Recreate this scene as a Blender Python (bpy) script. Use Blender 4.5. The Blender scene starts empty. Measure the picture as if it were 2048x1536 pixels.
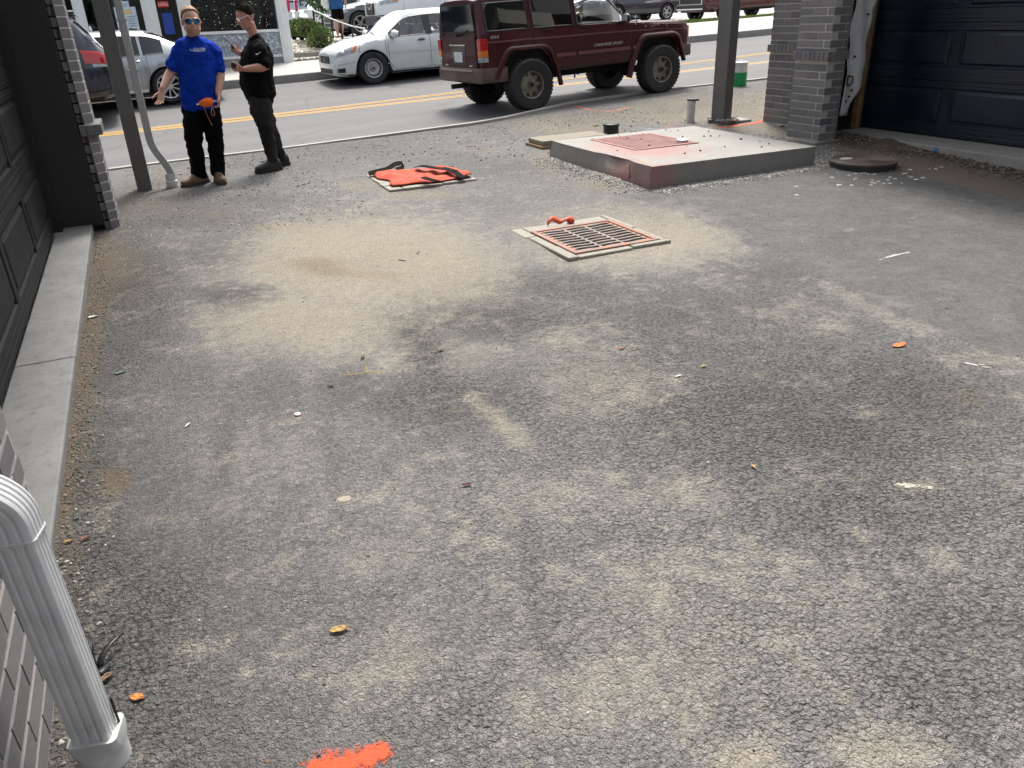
import bpy, math, random
import numpy as np
from mathutils import Vector, Matrix
random.seed(7)
rng = np.random.default_rng(11)
SC = bpy.context.scene
COL = SC.collection
# ---------------------------------------------------------------- camera
cam_d = bpy.data.cameras.new('camera'); cam = bpy.data.objects.new('camera', cam_d); COL.objects.link(cam)
CR = [[0.905915, 0.211871, -0.366644], [-0.421973, 0.379198, -0.823497], [-0.035444, 0.900733, 0.432926]]
M4 = Matrix(CR).to_4x4(); M4.translation = (0, 0, 1.6)
cam.matrix_world = M4
cam_d.sensor_width = 36; cam_d.lens = 36 * 1539 / 2048; cam_d.clip_start = .05; cam_d.clip_end = 3000
SC.camera = cam
# ---------------------------------------------------------------- world, sun, exposure
SUN_AZ, SUN_EL = math.radians(28), math.radians(62)
w = bpy.data.worlds.new("World"); SC.world = w; w.use_nodes = True
nt = w.node_tree; nt.nodes.clear()
sky = nt.nodes.new('ShaderNodeTexSky'); sky.sky_type = 'NISHITA'; sky.sun_disc = False
sky.sun_elevation = SUN_EL; sky.sun_rotation = SUN_AZ; sky.air_density = 1.0; sky.dust_density = 5.0; sky.ozone_density = 1.0
hs = nt.nodes.new('ShaderNodeHueSaturation'); hs.inputs['Saturation'].default_value = .38
bg = nt.nodes.new('ShaderNodeBackground'); bg.inputs['Strength'].default_value = .15
wo = nt.nodes.new('ShaderNodeOutputWorld')
nt.links.new(sky.outputs[0], hs.inputs['Color']); nt.links.new(hs.outputs[0], bg.inputs[0]); nt.links.new(bg.outputs[0], wo.inputs[0])
sd = bpy.data.lights.new('sun', 'SUN'); sd.energy = 2.3; sd.angle = math.radians(11); sd.color = (1, .95, .875)
so = bpy.data.objects.new('sun', sd); COL.objects.link(so)
dv = Vector((math.cos(SUN_EL) * math.sin(SUN_AZ), math.cos(SUN_EL) * math.cos(SUN_AZ), math.sin(SUN_EL)))
so.rotation_euler = dv.to_track_quat('Z', 'Y').to_euler(); so.location = (10, 20, 30)
vs = SC.view_settings; vs.view_transform = 'Standard'; vs.look = 'None'; vs.gamma = 1; vs.use_curve_mapping = False
vs.exposure = 1.0
SC.render.engine = 'CYCLES'
# ---------------------------------------------------------------- object helpers
def tag(o, label=None, cat=None, group=None, kind=None):
    if label: o['label'] = label
    if cat: o['category'] = cat
    if group: o['group'] = group
    if kind: o['kind'] = kind
    return o
def thing(name, label, cat, loc=(0, 0, 0), rz=0, group=None):
    o = bpy.data.objects.new(name, None); COL.objects.link(o)
    o.location = loc; o.rotation_euler = (0, 0, rz); o.empty_display_size = .1
    return tag(o, label, cat, group)
def copy_tree(o, parent=None):
    c = o.copy(); COL.objects.link(c)
    if parent: c.parent = parent
    for ch in [x for x in KIDS.get(o.name, [])]:
        copy_child(ch, c)
    return c
KIDS = {}
def reg(ch, parent):
    KIDS.setdefault(parent.name, []).append(ch)
def copy_child(o, parent):
    c = o.copy(); COL.objects.link(c); c.parent = parent; reg(c, parent)
    for ch in list(KIDS.get(o.name, [])): copy_child(ch, c)
    return c
def pchip(xk, yk, x):
    xk = np.asarray(xk, float); yk = np.asarray(yk, float); x = np.asarray(x, float)
    h = np.diff(xk); d = np.diff(yk) / h; m = np.zeros(len(xk)); m[0] = d[0]; m[-1] = d[-1]
    for i in range(1, len(xk) - 1):
        if d[i - 1] * d[i] > 0:
            w1 = 2 * h[i] + h[i - 1]; w2 = h[i] + 2 * h[i - 1]; m[i] = (w1 + w2) / (w1 / d[i - 1] + w2 / d[i])
    i = np.clip(np.searchsorted(xk, x) - 1, 0, len(h) - 1); t = np.clip((x - xk[i]) / h[i], 0, 1)
    return yk[i] * (1 + 2 * t) * (1 - t) ** 2 + h[i] * m[i] * t * (1 - t) ** 2 + yk[i + 1] * t * t * (3 - 2 * t) + h[i] * m[i + 1] * t * t * (t - 1)
V = Vector
class MB:
    """collects shapes and links them as one mesh object"""
    def __init__(s): s.v = []; s.f = []
    def add(s, vs, fs):
        b = len(s.v); s.v += [tuple(p) for p in vs]; s.f += [tuple(i + b for i in q) for q in fs]; return s
    def box(s, lo, hi, M=None):
        x0, y0, z0 = lo; x1, y1, z1 = hi
        vs = [V(p) for p in ((x0, y0, z0), (x1, y0, z0), (x1, y1, z0), (x0, y1, z0), (x0, y0, z1), (x1, y0, z1), (x1, y1, z1), (x0, y1, z1))]
        if M is not None: vs = [M @ p for p in vs]
        return s.add(vs, [(3, 2, 1, 0), (4, 5, 6, 7), (0, 1, 5, 4), (1, 2, 6, 5), (2, 3, 7, 6), (3, 0, 4, 7)])
    def cbox(s, c, d, rz=0, M=None):
        m = Matrix.Translation(c) @ Matrix.Rotation(rz, 4, 'Z')
        if M is not None: m = M @ m
        return s.box((-d[0] / 2, -d[1] / 2, -d[2] / 2), (d[0] / 2, d[1] / 2, d[2] / 2), m)
    def beam(s, p0, p1, w, h):
        p0, p1 = V(p0), V(p1); d = p1 - p0; q = d.to_track_quat('X', 'Z').to_matrix().to_4x4()
        return s.box((0, -w / 2, -h / 2), (d.length, w / 2, h / 2), Matrix.Translation(p0) @ q)
    def loft(s, rings, closed=True, cap=True):
        n = len(rings[0]); vs = [p for r in rings for p in r]; fs = []
        for i in range(len(rings) - 1):
            for j in range(n if closed else n - 1):
                k = (j + 1) % n; fs.append((i * n + j, i * n + k, (i + 1) * n + k, (i + 1) * n + j))
        if cap and closed:
            fs.append(tuple(range(n - 1, -1, -1))); fs.append(tuple((len(rings) - 1) * n + j for j in range(n)))
        return s.add(vs, fs)
    def tube(s, pts, r, n=8, ry=None, up=(0, 0, 1), cap=True):
        pts = [V(p) for p in pts]; L = len(pts)
        rr = list(r) if hasattr(r, '__len__') else [r] * L
        r2 = (list(ry) if hasattr(ry, '__len__') else [ry] * L) if ry is not None else rr
        rings = []; u0 = V(up)
        for i, p in enumerate(pts):
            t = (pts[min(i + 1, L - 1)] - pts[max(i - 1, 0)])
            t = t.normalized() if t.length > 1e-9 else V((0, 0, 1))
            a = u0 - t * u0.dot(t)
            if a.length < 1e-3: a = V((1, 0, 0)) - t * t.x
            if a.length < 1e-3: a = V((0, 1, 0)) - t * t.y
            a.normalize(); b = t.cross(a); u0 = a
            rings.append([p + a * (math.cos(2 * math.pi * k / n) * rr[i]) + b * (math.sin(2 * math.pi * k / n) * r2[i]) for k in range(n)])
        return s.loft(rings, True, cap)
    def lathe(s, prof, n=24, M=None, cap=True, a0=0.0, a1=2 * math.pi):
        rings = []
        for r, z in prof:
            ring = [V((r * math.cos(2 * math.pi * k / n), r * math.sin(2 * math.pi * k / n), z)) for k in range(n)]
            rings.append([M @ p for p in ring] if M is not None else ring)
        return s.loft(rings, True, cap)
    def cyl(s, p0, p1, r, r1=None, n=16):
        return s.tube([p0, p1], [r, r if r1 is None else r1], n)
    def ball(s, c, r, nu=12, nv=8, M=None):
        r = r if hasattr(r, '__len__') else (r, r, r); c = V(c); rings = []
        for i in range(nv + 1):
            th = math.pi * (i + .0) / nv; sr = max(math.sin(th), .02); z = -math.cos(th)
            ring = [V((r[0] * sr * math.cos(2 * math.pi * k / nu), r[1] * sr * math.sin(2 * math.pi * k / nu), r[2] * z)) for k in range(nu)]
            if M is not None: ring = [M @ p for p in ring]
            rings.append([c + p for p in ring])
        return s.loft(rings, True, True)
    def prism(s, poly, z0, z1, M=None):
        n = len(poly); vs = [V((x, y, z0)) for x, y in poly] + [V((x, y, z1)) for x, y in poly]
        if M is not None: vs = [M @ p for p in vs]
        return s.add(vs, [tuple(range(n - 1, -1, -1)), tuple(range(n, 2 * n))] + [(i, (i + 1) % n, n + (i + 1) % n, n + i) for i in range(n)])
    def grid(s, P):
        a, b = len(P), len(P[0])
        return s.add([p for r in P for p in r], [(i * b + j, i * b + j + 1, (i + 1) * b + j + 1, (i + 1) * b + j) for i in range(a - 1) for j in range(b - 1)])
    def mesh(s, name, mat, smooth=0):
        me = bpy.data.meshes.new(name); me.from_pydata([tuple(p) for p in s.v], [], s.f); me.validate()
        if mat: me.materials.append(mat)
        if smooth:
            me.polygons.foreach_set('use_smooth', [True] * len(me.polygons))
            if smooth < 179: me.set_sharp_from_angle(angle=math.radians(smooth))
        return me
    def build(s, name, mat, parent=None, smooth=0, bevel=0, world=False, kind=None, seg=2):
        if world and parent:
            L = parent.location; R = Matrix.Rotation(-parent.rotation_euler.z, 3, 'Z')
            s.v = [tuple(R @ (V(p) - L)) for p in s.v]
        o = bpy.data.objects.new(name, s.mesh(name, mat, smooth)); COL.objects.link(o)
        if parent: o.parent = parent; reg(o, parent)
        if bevel:
            m = o.modifiers.new('bevel', 'BEVEL'); m.width = bevel; m.segments = seg; m.limit_method = 'ANGLE'; m.angle_limit = math.radians(35)
        if kind: o['kind'] = kind
        return o
def inst(me, name, parent, loc, rz=0, scale=None, rot=None):
    o = bpy.data.objects.new(name, me); COL.objects.link(o); o.location = loc
    o.rotation_euler = rot if rot else (0, 0, rz)
    if scale: o.scale = scale
    if parent: o.parent = parent; reg(o, parent)
    return o
def text(name, body, size, loc, rot, mat, parent=None, ext=.0015, shear=0, sx=1):
    c = bpy.data.curves.new(name, 'FONT'); c.body = body; c.size = size; c.extrude = ext; c.align_x = 'CENTER'; c.align_y = 'CENTER'; c.shear = shear
    c.materials.append(mat); c.resolution_u = 3
    o = bpy.data.objects.new(name, c); me = bpy.data.meshes.new_from_object(o); bpy.data.objects.remove(o)
    o = bpy.data.objects.new(name, me); COL.objects.link(o); o.location = loc; o.rotation_euler = rot; o.scale = (sx, 1, 1)
    if parent: o.parent = parent; reg(o, parent)
    return o
# ---------------------------------------------------------------- materials
def new_mat(name):
    m = bpy.data.materials.new(name); m.use_nodes = True; n = m.node_tree; b = n.nodes['Principled BSDF']
    return m, n, b
def N(n, t, **kw):
    x = n.nodes.new(t)
    for k, v in kw.items():
        if k in x.inputs: x.inputs[k].default_value = v
        else: setattr(x, k, v)
    return x
def math_n(n, op, a, b=None, c=None, clamp=False):
    x = n.nodes.new('ShaderNodeMath'); x.operation = op; x.use_clamp = clamp
    for i, q in enumerate((a, b, c)):
        if q is None: continue
        if isinstance(q, (int, float)): x.inputs[i].default_value = q
        else: n.links.new(q, x.inputs[i])
    return x.outputs[0]
def ramp(n, f, stops, interp='LINEAR'):
    x = n.nodes.new('ShaderNodeValToRGB'); cr = x.color_ramp; cr.interpolation = interp
    while len(cr.elements) < len(stops): cr.elements.new(.5)
    for e, (p, c) in zip(cr.elements, stops):
        e.position = p; e.color = (c, c, c, 1) if isinstance(c, (int, float)) else (*c, 1)
    n.links.new(f, x.inputs[0]); return x.outputs[0]
def mixc(n, f, a, b, mode='MIX'):
    x = n.nodes.new('ShaderNodeMix'); x.data_type = 'RGBA'; x.blend_type = mode
    if isinstance(f, (int, float)): x.inputs[0].default_value = f
    else: n.links.new(f, x.inputs[0])
    for i, q in ((6, a), (7, b)):
        if isinstance(q, (tuple, list)): x.inputs[i].default_value = (*q, 1) if len(q) == 3 else q
        else: n.links.new(q, x.inputs[i])
    return x.outputs[2]
def pos(n, kind='Object'):
    return n.nodes.new('ShaderNodeTexCoord').outputs[kind]
def noise(n, co, scale, detail=4, rough=.55):
    x = N(n, 'ShaderNodeTexNoise', Scale=scale, Detail=detail, Roughness=rough); n.links.new(co, x.inputs['Vector']); return x.outputs['Fac']
def bump(n, b, h, strength=.5, dist=.01):
    x = N(n, 'ShaderNodeBump', Strength=strength, Distance=dist); n.links.new(h, x.inputs['Height']); n.links.new(x.outputs[0], b.inputs['Normal']); return x
def mat(name, col, rough=.6, metal=0, spec=.5, var=0.0, vscale=8, bmp=0, bscale=60, coat=0, rvar=.1):
    m, n, b = new_mat(name)
    b.inputs['Base Color'].default_value = (*col, 1); b.inputs['Roughness'].default_value = rough
    b.inputs['Metallic'].default_value = metal; b.inputs['Specular IOR Level'].default_value = spec
    if coat: b.inputs['Coat Weight'].default_value = coat; b.inputs['Coat Roughness'].default_value = .06
    co = pos(n)
    if var:
        f = noise(n, co, vscale, 5, .6)
        d = tuple(max(0, c * (1 - var)) for c in col); l = tuple(min(1, c * (1 + var)) for c in col)
        n.links.new(ramp(n, f, [(.3, d), (.7, l)]), b.inputs['Base Color'])
        if rvar: n.links.new(ramp(n, f, [(.3, max(0, rough - rvar)), (.7, min(1, rough + rvar))]), b.inputs['Roughness'])
    if bmp: bump(n, b, noise(n, co, bscale, 4, .6), bmp, .01)
    return m
def emit(name, col, s):
    m, n, b = new_mat(name); b.inputs['Base Color'].default_value = (*col, 1)
    b.inputs['Emission Color'].default_value = (*col, 1); b.inputs['Emission Strength'].default_value = s; return m
def glass(name, tint, refl=.9, rough=.02):
    m, n, b = new_mat(name); n.nodes.remove(b)
    t = N(n, 'ShaderNodeBsdfTransparent'); t.inputs[0].default_value = (*tint, 1)
    g = N(n, 'ShaderNodeBsdfGlossy'); g.inputs['Roughness'].default_value = rough; g.inputs[0].default_value = (refl, refl, refl, 1)
    fr = N(n, 'ShaderNodeFresnel', IOR=1.5); mx = N(n, 'ShaderNodeMixShader')
    f2 = math_n(n, 'MULTIPLY', fr.outputs[0], 1.6, clamp=True)
    n.links.new(f2, mx.inputs[0]); n.links.new(t.outputs[0], mx.inputs[1]); n.links.new(g.outputs[0], mx.inputs[2])
    n.links.new(mx.outputs[0], n.nodes['Material Output'].inputs[0]); return m
def carpaint(name, col, rough=.28, metal=0.0, dirt=.15, coat=.6, spec=.5):
    m, n, b = new_mat(name); co = pos(n); b.inputs['Specular IOR Level'].default_value = spec
    f = noise(n, co, 3.5, 6, .62)
    sp = n.nodes.new('ShaderNodeSeparateXYZ'); n.links.new(co, sp.inputs[0])
    low = ramp(n, sp.outputs[2], [(.25, 1.0), (.8, 0.0)])
    dm = math_n(n, 'MULTIPLY', ramp(n, f, [(.35, .2), (.7, 1)]), math_n(n, 'MULTIPLY_ADD', low, dirt * 2.2, dirt * .4), clamp=True)
    n.links.new(mixc(n, dm, col, (.20, .17, .14)), b.inputs['Base Color'])
    n.links.new(math_n(n, 'MULTIPLY_ADD', dm, .6, rough, clamp=True), b.inputs['Roughness'])
    b.inputs['Metallic'].default_value = metal; b.inputs['Coat Weight'].default_value = coat; b.inputs['Coat Roughness'].default_value = .04
    return m
MT = {}
MT['rubber'] = mat('tyre_rubber', (.018, .018, .018), .75, var=.4, vscale=20, bmp=.2, bscale=80)
MT['black'] = mat('black_plastic', (.012, .012, .013), .45)
MT['chrome'] = mat('chrome', (.75, .75, .76), .15, metal=1)
MT['alloy'] = mat('alloy', (.55, .56, .58), .3, metal=.8, var=.1)
MT['oldalloy'] = mat('old_alloy', (.22, .205, .18), .5, metal=.7, var=.3, vscale=14)
MT['steelrim'] = mat('steel_rim', (.42, .43, .44), .4, metal=.6, var=.15)
MT['glass'] = glass('clear_glass', (.93, .96, .95))
MT['tint'] = glass('tinted_glass', (.10, .11, .115))
MT['midtint'] = glass('mid_tinted_glass', (.30, .32, .32))
MT['lens'] = mat('lamp_lens', (.30, .32, .34), .10, var=.5, vscale=22, coat=.8)
MT['redlens'] = mat('red_lens', (.42, .008, .012), .15, coat=.8)
MT['amber'] = mat('amber_lens', (.62, .16, .02), .2, coat=.5)
MT['interior'] = mat('car_interior', (.03, .03, .032), .8)
MT['greyseat'] = mat('grey_seat', (.11, .11, .11), .9)
MT['plate'] = mat('number_plate', (.55, .58, .62), .4, var=.2, vscale=30)
MT['under'] = mat('underbody', (.01, .01, .01), .9)

# ================================================================ terrain
def sm(a, b, x):
    t = np.clip((x - a) / (b - a), 0, 1); return t * t * (3 - 2 * t)
def terr(x, y):
    x = np.clip(np.asarray(x, float), -25., 40.); y = np.asarray(y, float)
    return .03 * sm(3, 10, y) * (x - .5) + .018 * np.maximum(0, y - 9.6) + .03 * np.maximum(0, y - 14.5) - .03 * np.maximum(0, y - 21)
def wob(x, y):
    return .004 * np.sin(1.9 * x + .7 * y + 1) + .0035 * np.sin(1.1 * x - 2.3 * y) + .002 * np.sin(5.1 * x + 3.3 * y + 2) + .0018 * np.sin(4.3 * y - 3.7 * x)
def T(x, y): return float(terr(x, y))
def TG(x, y): return float(terr(x, y) + wob(x, y))
CURB = [(-40, 11.25), (.25, 11.2), (1.64, 11.1), (3.06, 11.12), (4.37, 11.15), (5.0, 11.25), (5.8, 11.6), (6.58, 11.95), (8.06, 12.12), (9.3, 12.05), (10.5, 11.95), (60, 11.95)]
CX, CY = [p[0] for p in CURB], [p[1] for p in CURB]
def yc(x): return np.interp(x, CX, CY)
# soil, dust, wear and painted left-wall shade on the driveway: ellipses (x, y, inverse axes, amount) in metres
DUST = [(1.311,5.687,0.951,-0.253,-0.436,-0.667,1.000), (0.645,4.446,1.402,-0.280,-1.029,-1.735,0.800), (0.650,5.331,1.957,-0.335,-0.980,-1.551,0.550), (1.638,4.718,1.858,-0.695,-0.899,-1.473,0.750), (3.279,4.993,0.948,-0.611,-0.500,-0.797,0.800), (1.145,2.825,2.152,-2.315,-15.880,-0.770,0.750), (1.242,3.583,5.496,-0.588,1.169,-1.512,0.350), (1.764,2.772,2.427,-1.508,-1.293,-2.320,0.500), (3.125,3.091,2.263,-2.104,-1.141,-1.951,0.400), (3.448,2.183,2.554,-3.419,-2.052,-3.620,0.550),
  (1.052,6.276,3.081,-0.636,-1.753,-2.559,0.600), (1.792,5.454,2.264,-0.803,-1.029,-1.601,0.600), (3.636,4.770,2.368,-1.743,-0.941,-1.517,0.600), (0.931,3.840,1.366,-0.396,-1.424,-2.480,0.450), (0.729,2.233,1.978,-0.752,-1.230,-2.322,0.200), (0.419,2.071,5.312,-1.539,-3.930,-7.531,0.400), (0.368,1.644,9.645,-3.099,-2.632,-5.156,0.450), (1.101,1.645,13.378,-8.524,-9.398,-18.073,0.550), (1.178,1.485,2.088,-1.504,-1.264,-2.445,0.300), (1.920,3.274,2.178,-1.267,-1.453,-2.544,0.420),
  (0.956,1.222,2.085,-1.466,-1.542,-3.038,0.250), (0.676,1.236,4.061,-2.238,-3.605,-7.148,0.350), (1.285,0.814,4.379,-4.890,-5.367,-10.703,0.600), (0.963,0.929,7.529,-6.289,-8.306,-16.603,0.800), (2.046,1.222,3.651,-4.664,-2.301,-4.410,0.300), (2.279,1.548,6.534,-7.809,-10.216,-19.154,0.700), (3.487,3.852,1.483,-1.264,-1.357,-2.265,0.220), (3.697,3.047,1.333,-1.913,-6.293,1.037,0.500), (0.091,3.023,3.304,-0.418,-1.661,-3.070,0.280), (0.127,1.643,3.668,-0.796,-2.340,-4.610,0.250), (1.752,6.991,1.507,-0.420,-1.775,-2.424,0.500), (1.479,1.280,1.436,-1.364,-0.954,-1.850,0.250), (1.420,1.976,1.518,-1.029,-2.367,-4.445,0.420)]
TAN = [(8.169,10.296,0.649,-0.504,-0.634,-0.564,0.800), (6.059,10.390,1.174,-0.683,-1.123,-1.089,0.700), (3.761,9.143,1.850,-0.781,-1.494,-1.586,0.400), (2.830,7.749,2.961,-1.131,-1.871,-2.366,0.400), (7.234,10.040,0.926,-0.656,-0.631,-0.598,1.000), (8.438,9.249,1.189,-1.052,-0.338,-0.317,0.950), (5.352,10.473,1.357,-0.698,-0.904,-0.901,0.750), (4.193,7.968,2.593,-1.372,-0.758,-0.933,0.700), (4.113,6.650,1.571,-0.962,-1.327,-1.880,0.700), (2.375,7.392,1.737,-0.595,-2.036,-2.672,0.600), (0.910,6.849,3.344,-0.574,-2.970,-4.124,0.750), (1.965,8.142,3.087,-0.824,-1.687,-2.060,0.550), (0.209,10.475,2.486,-0.141,-1.160,-1.401,0.500), (1.639,11.064,0.937,-0.164,-1.390,-1.560,0.250), (0.593,5.853,4.585,-0.682,-2.762,-4.192,0.400), (5.463,9.778,1.147,-0.641,-1.246,-1.283,0.700), (7.183,8.400,1.729,-1.434,-1.250,-1.444,0.700), (4.305,10.079,1.115,-0.487,-1.817,-1.928,0.350), (6.374,10.065,1.952,-1.226,-1.595,-1.551,0.600), (1.035,5.492,3.031,-0.696,-2.250,-3.506,0.400), (1.068,6.355,4.062,-0.838,-1.899,-2.753,0.500)]
DARK = [(0.149,7.741,1.524,-0.095,-1.533,-1.979,0.700), (0.931,8.122,1.697,-0.254,-2.121,-2.627,0.500), (1.660,9.807,1.373,-0.271,-2.293,-2.692,0.350), (3.574,8.122,1.348,-0.607,-1.685,-2.039,0.350), (5.733,5.442,1.148,-1.140,-1.210,-1.900,0.700), (6.028,4.588,0.630,-0.762,-0.421,-0.681,0.850), (5.127,3.400,1.398,-1.886,-0.849,-1.385,0.500), (4.677,4.131,1.235,-1.295,-1.263,-2.067,0.400), (-0.364,5.986,2.775,-0.003,-0.368,-0.556,0.900), (0.336,5.219,3.465,-0.419,-2.025,-3.243,0.900), (0.046,8.309,1.549,-0.073,-0.784,-0.969,0.600), (-0.529,4.155,7.912,0.257,-0.634,-1.111,0.800), (-0.524,2.934,9.798,0.402,-1.170,-2.204,0.850), (-0.404,2.129,6.133,0.061,-1.281,-2.498,0.700), (1.124,3.730,8.723,-0.308,1.885,-1.909,0.750), (0.990,3.052,2.703,-0.992,-1.891,-3.416,0.750), (3.543,3.819,1.476,-1.286,-1.188,-1.983,0.500), (2.762,3.211,1.095,-0.884,-0.580,-0.998,0.420), (2.238,2.197,1.092,-0.995,-0.870,-1.583,0.600), (3.055,2.143,1.525,-1.858,-1.126,-2.011,0.550), (2.006,1.591,1.610,-1.694,-1.361,-2.564,0.400), (1.529,3.927,1.980,-0.820,-1.566,-2.686,0.550), (2.412,4.250,1.394,-0.790,-1.665,-2.776,0.550), (0.637,3.432,6.736,-1.663,-2.179,-3.898,0.500), (1.776,1.011,3.082,-3.937,-1.438,-2.804,0.300), (0.255,3.582,4.696,-0.697,-1.476,-2.640,0.350), (1.594,7.107,1.413,-0.359,-1.996,-2.698,0.300), (0.049,3.190,21.217,-3.342,-1.125,-1.371,0.500), (0.281,3.445,23.617,-4.476,-1.363,-1.800,0.400), (0.428,2.840,24.540,-3.919,-0.449,-2.085,0.300), (0.812,1.674,23.424,-7.930,-0.379,-2.194,0.250), (0.329,6.427,3.290,-0.327,-1.020,-1.476,0.500), (-0.142,3.804,3.632,-0.189,-0.974,-1.734,0.300), (-0.547,1.985,6.790,0.437,-1.261,-2.484,0.600)]
BROWN = [(-0.082,8.624,1.929,-0.061,-1.524,-1.844,0.600), (0.455,7.690,2.789,-0.278,-2.747,-3.550,0.500), (-0.363,6.577,4.668,-0.005,-0.717,-1.029,0.500), (0.121,9.875,3.077,-0.158,-2.536,-3.150,0.500), (0.929,5.589,3.900,-0.815,-2.794,-4.323,0.620), (0.994,5.311,4.685,-1.075,-3.924,-6.202,0.550), (1.249,5.058,3.513,-0.998,-4.820,-7.745,0.450), (-0.386,2.997,15.506,0.041,-4.396,-8.231,0.900), (-0.233,5.900,3.378,-0.071,-0.809,-1.231,0.350), (3.094,1.943,6.177,-8.193,-4.062,-7.314,0.500), (7.134,5.446,0.660,-0.871,-2.360,-0.034,0.900), (6.982,4.780,1.236,-1.823,-3.367,0.378,0.900), (7.287,6.705,2.176,-2.240,-0.909,-1.332,0.700), (-0.311,9.156,3.417,-0.023,-1.448,-1.704,0.600), (-0.534,5.157,11.261,-0.357,-0.650,-0.480,0.500), (-0.588,3.167,17.355,-0.637,-1.493,-1.480,0.600), (7.666,7.478,2.037,-1.993,-0.908,-1.224,0.600)]
GRAV = [(0.084,9.117,1.529,-0.073,-0.709,-0.828,0.900), (2.013,10.295,0.407,-0.090,-0.580,-0.658,0.600), (4.810,6.708,0.620,-0.435,-0.617,-0.874,0.900), (6.584,6.373,2.012,-1.972,-0.730,-1.090,1.000), (6.960,10.852,0.258,-0.164,-0.392,-0.361,0.700), (0.787,8.521,1.653,-0.210,-0.712,-0.854,0.600)]
COARSE = [(2.222,2.369,0.569,-0.486,-0.283,-0.511,1.000), (1.591,1.106,1.075,-1.188,-0.685,-1.335,0.950), (-0.364,5.986,1.908,-0.002,-0.296,-0.448,0.900), (1.171,3.702,4.981,-1.763,-0.647,-1.130,0.800), (0.990,3.052,2.253,-0.826,-1.350,-2.437,0.700), (-0.542,2.943,6.544,0.300,-0.457,-0.861,0.800), (-0.357,1.992,3.809,-0.027,-0.977,-1.915,0.800), (1.891,4.007,0.985,-0.477,-0.823,-1.398,0.800), (2.155,3.563,1.075,-0.642,-0.701,-1.209,0.800), (0.453,1.330,3.636,-1.506,-3.230,-6.410,0.600), (1.819,1.522,0.891,-0.892,-0.814,-1.547,0.900)]
def field(bl, x, y):
    out = np.zeros_like(x)
    for cx, cy, a, b, c, d, amt in bl:
        dx, dy = x - cx, y - cy
        q = np.sqrt((a * dx + b * dy) ** 2 + (c * dx + d * dy) ** 2)
        out = np.maximum(out, amt * np.exp(-q ** 2.6 * .9)) + .25 * np.minimum(out, amt * np.exp(-q ** 2.6 * .9))
    return np.clip(out, 0, 1)
def sheet(name, xs, rows, zf, m, attrs=None, kind='structure', smooth=True):
    """rows: list of y lines as functions of x"""
    X = np.array([xs for _ in rows]); Y = np.array([[r(x) if callable(r) else r for x in xs] for r in rows], float)
    Z = zf(X, Y); a, b = X.shape
    me = bpy.data.meshes.new(name)
    vs = np.stack([X, Y, Z], -1).reshape(-1, 3)
    i = np.arange((a - 1) * b).reshape(a - 1, b)[:, :-1].ravel()
    fs = np.stack([i, i + 1, i + b + 1, i + b], -1)
    me.vertices.add(len(vs)); me.vertices.foreach_set('co', vs.ravel().astype(np.float32))
    me.loops.add(fs.size); me.loops.foreach_set('vertex_index', fs.ravel().astype(np.int32))
    me.polygons.add(len(fs)); me.polygons.foreach_set('loop_start', np.arange(0, fs.size, 4, dtype=np.int32)); me.polygons.foreach_set('loop_total', np.full(len(fs), 4, np.int32))
    me.update(); me.validate()
    if attrs:
        for k, fn in attrs.items():
            at = me.attributes.new(k, 'FLOAT', 'POINT'); at.data.foreach_set('value', fn(X.ravel(), Y.ravel()).astype(np.float32))
    me.polygons.foreach_set('use_smooth', [smooth] * len(me.polygons)); me.materials.append(m)
    o = bpy.data.objects.new(name, me); COL.objects.link(o)
    if kind: o['kind'] = kind
    return o
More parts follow.
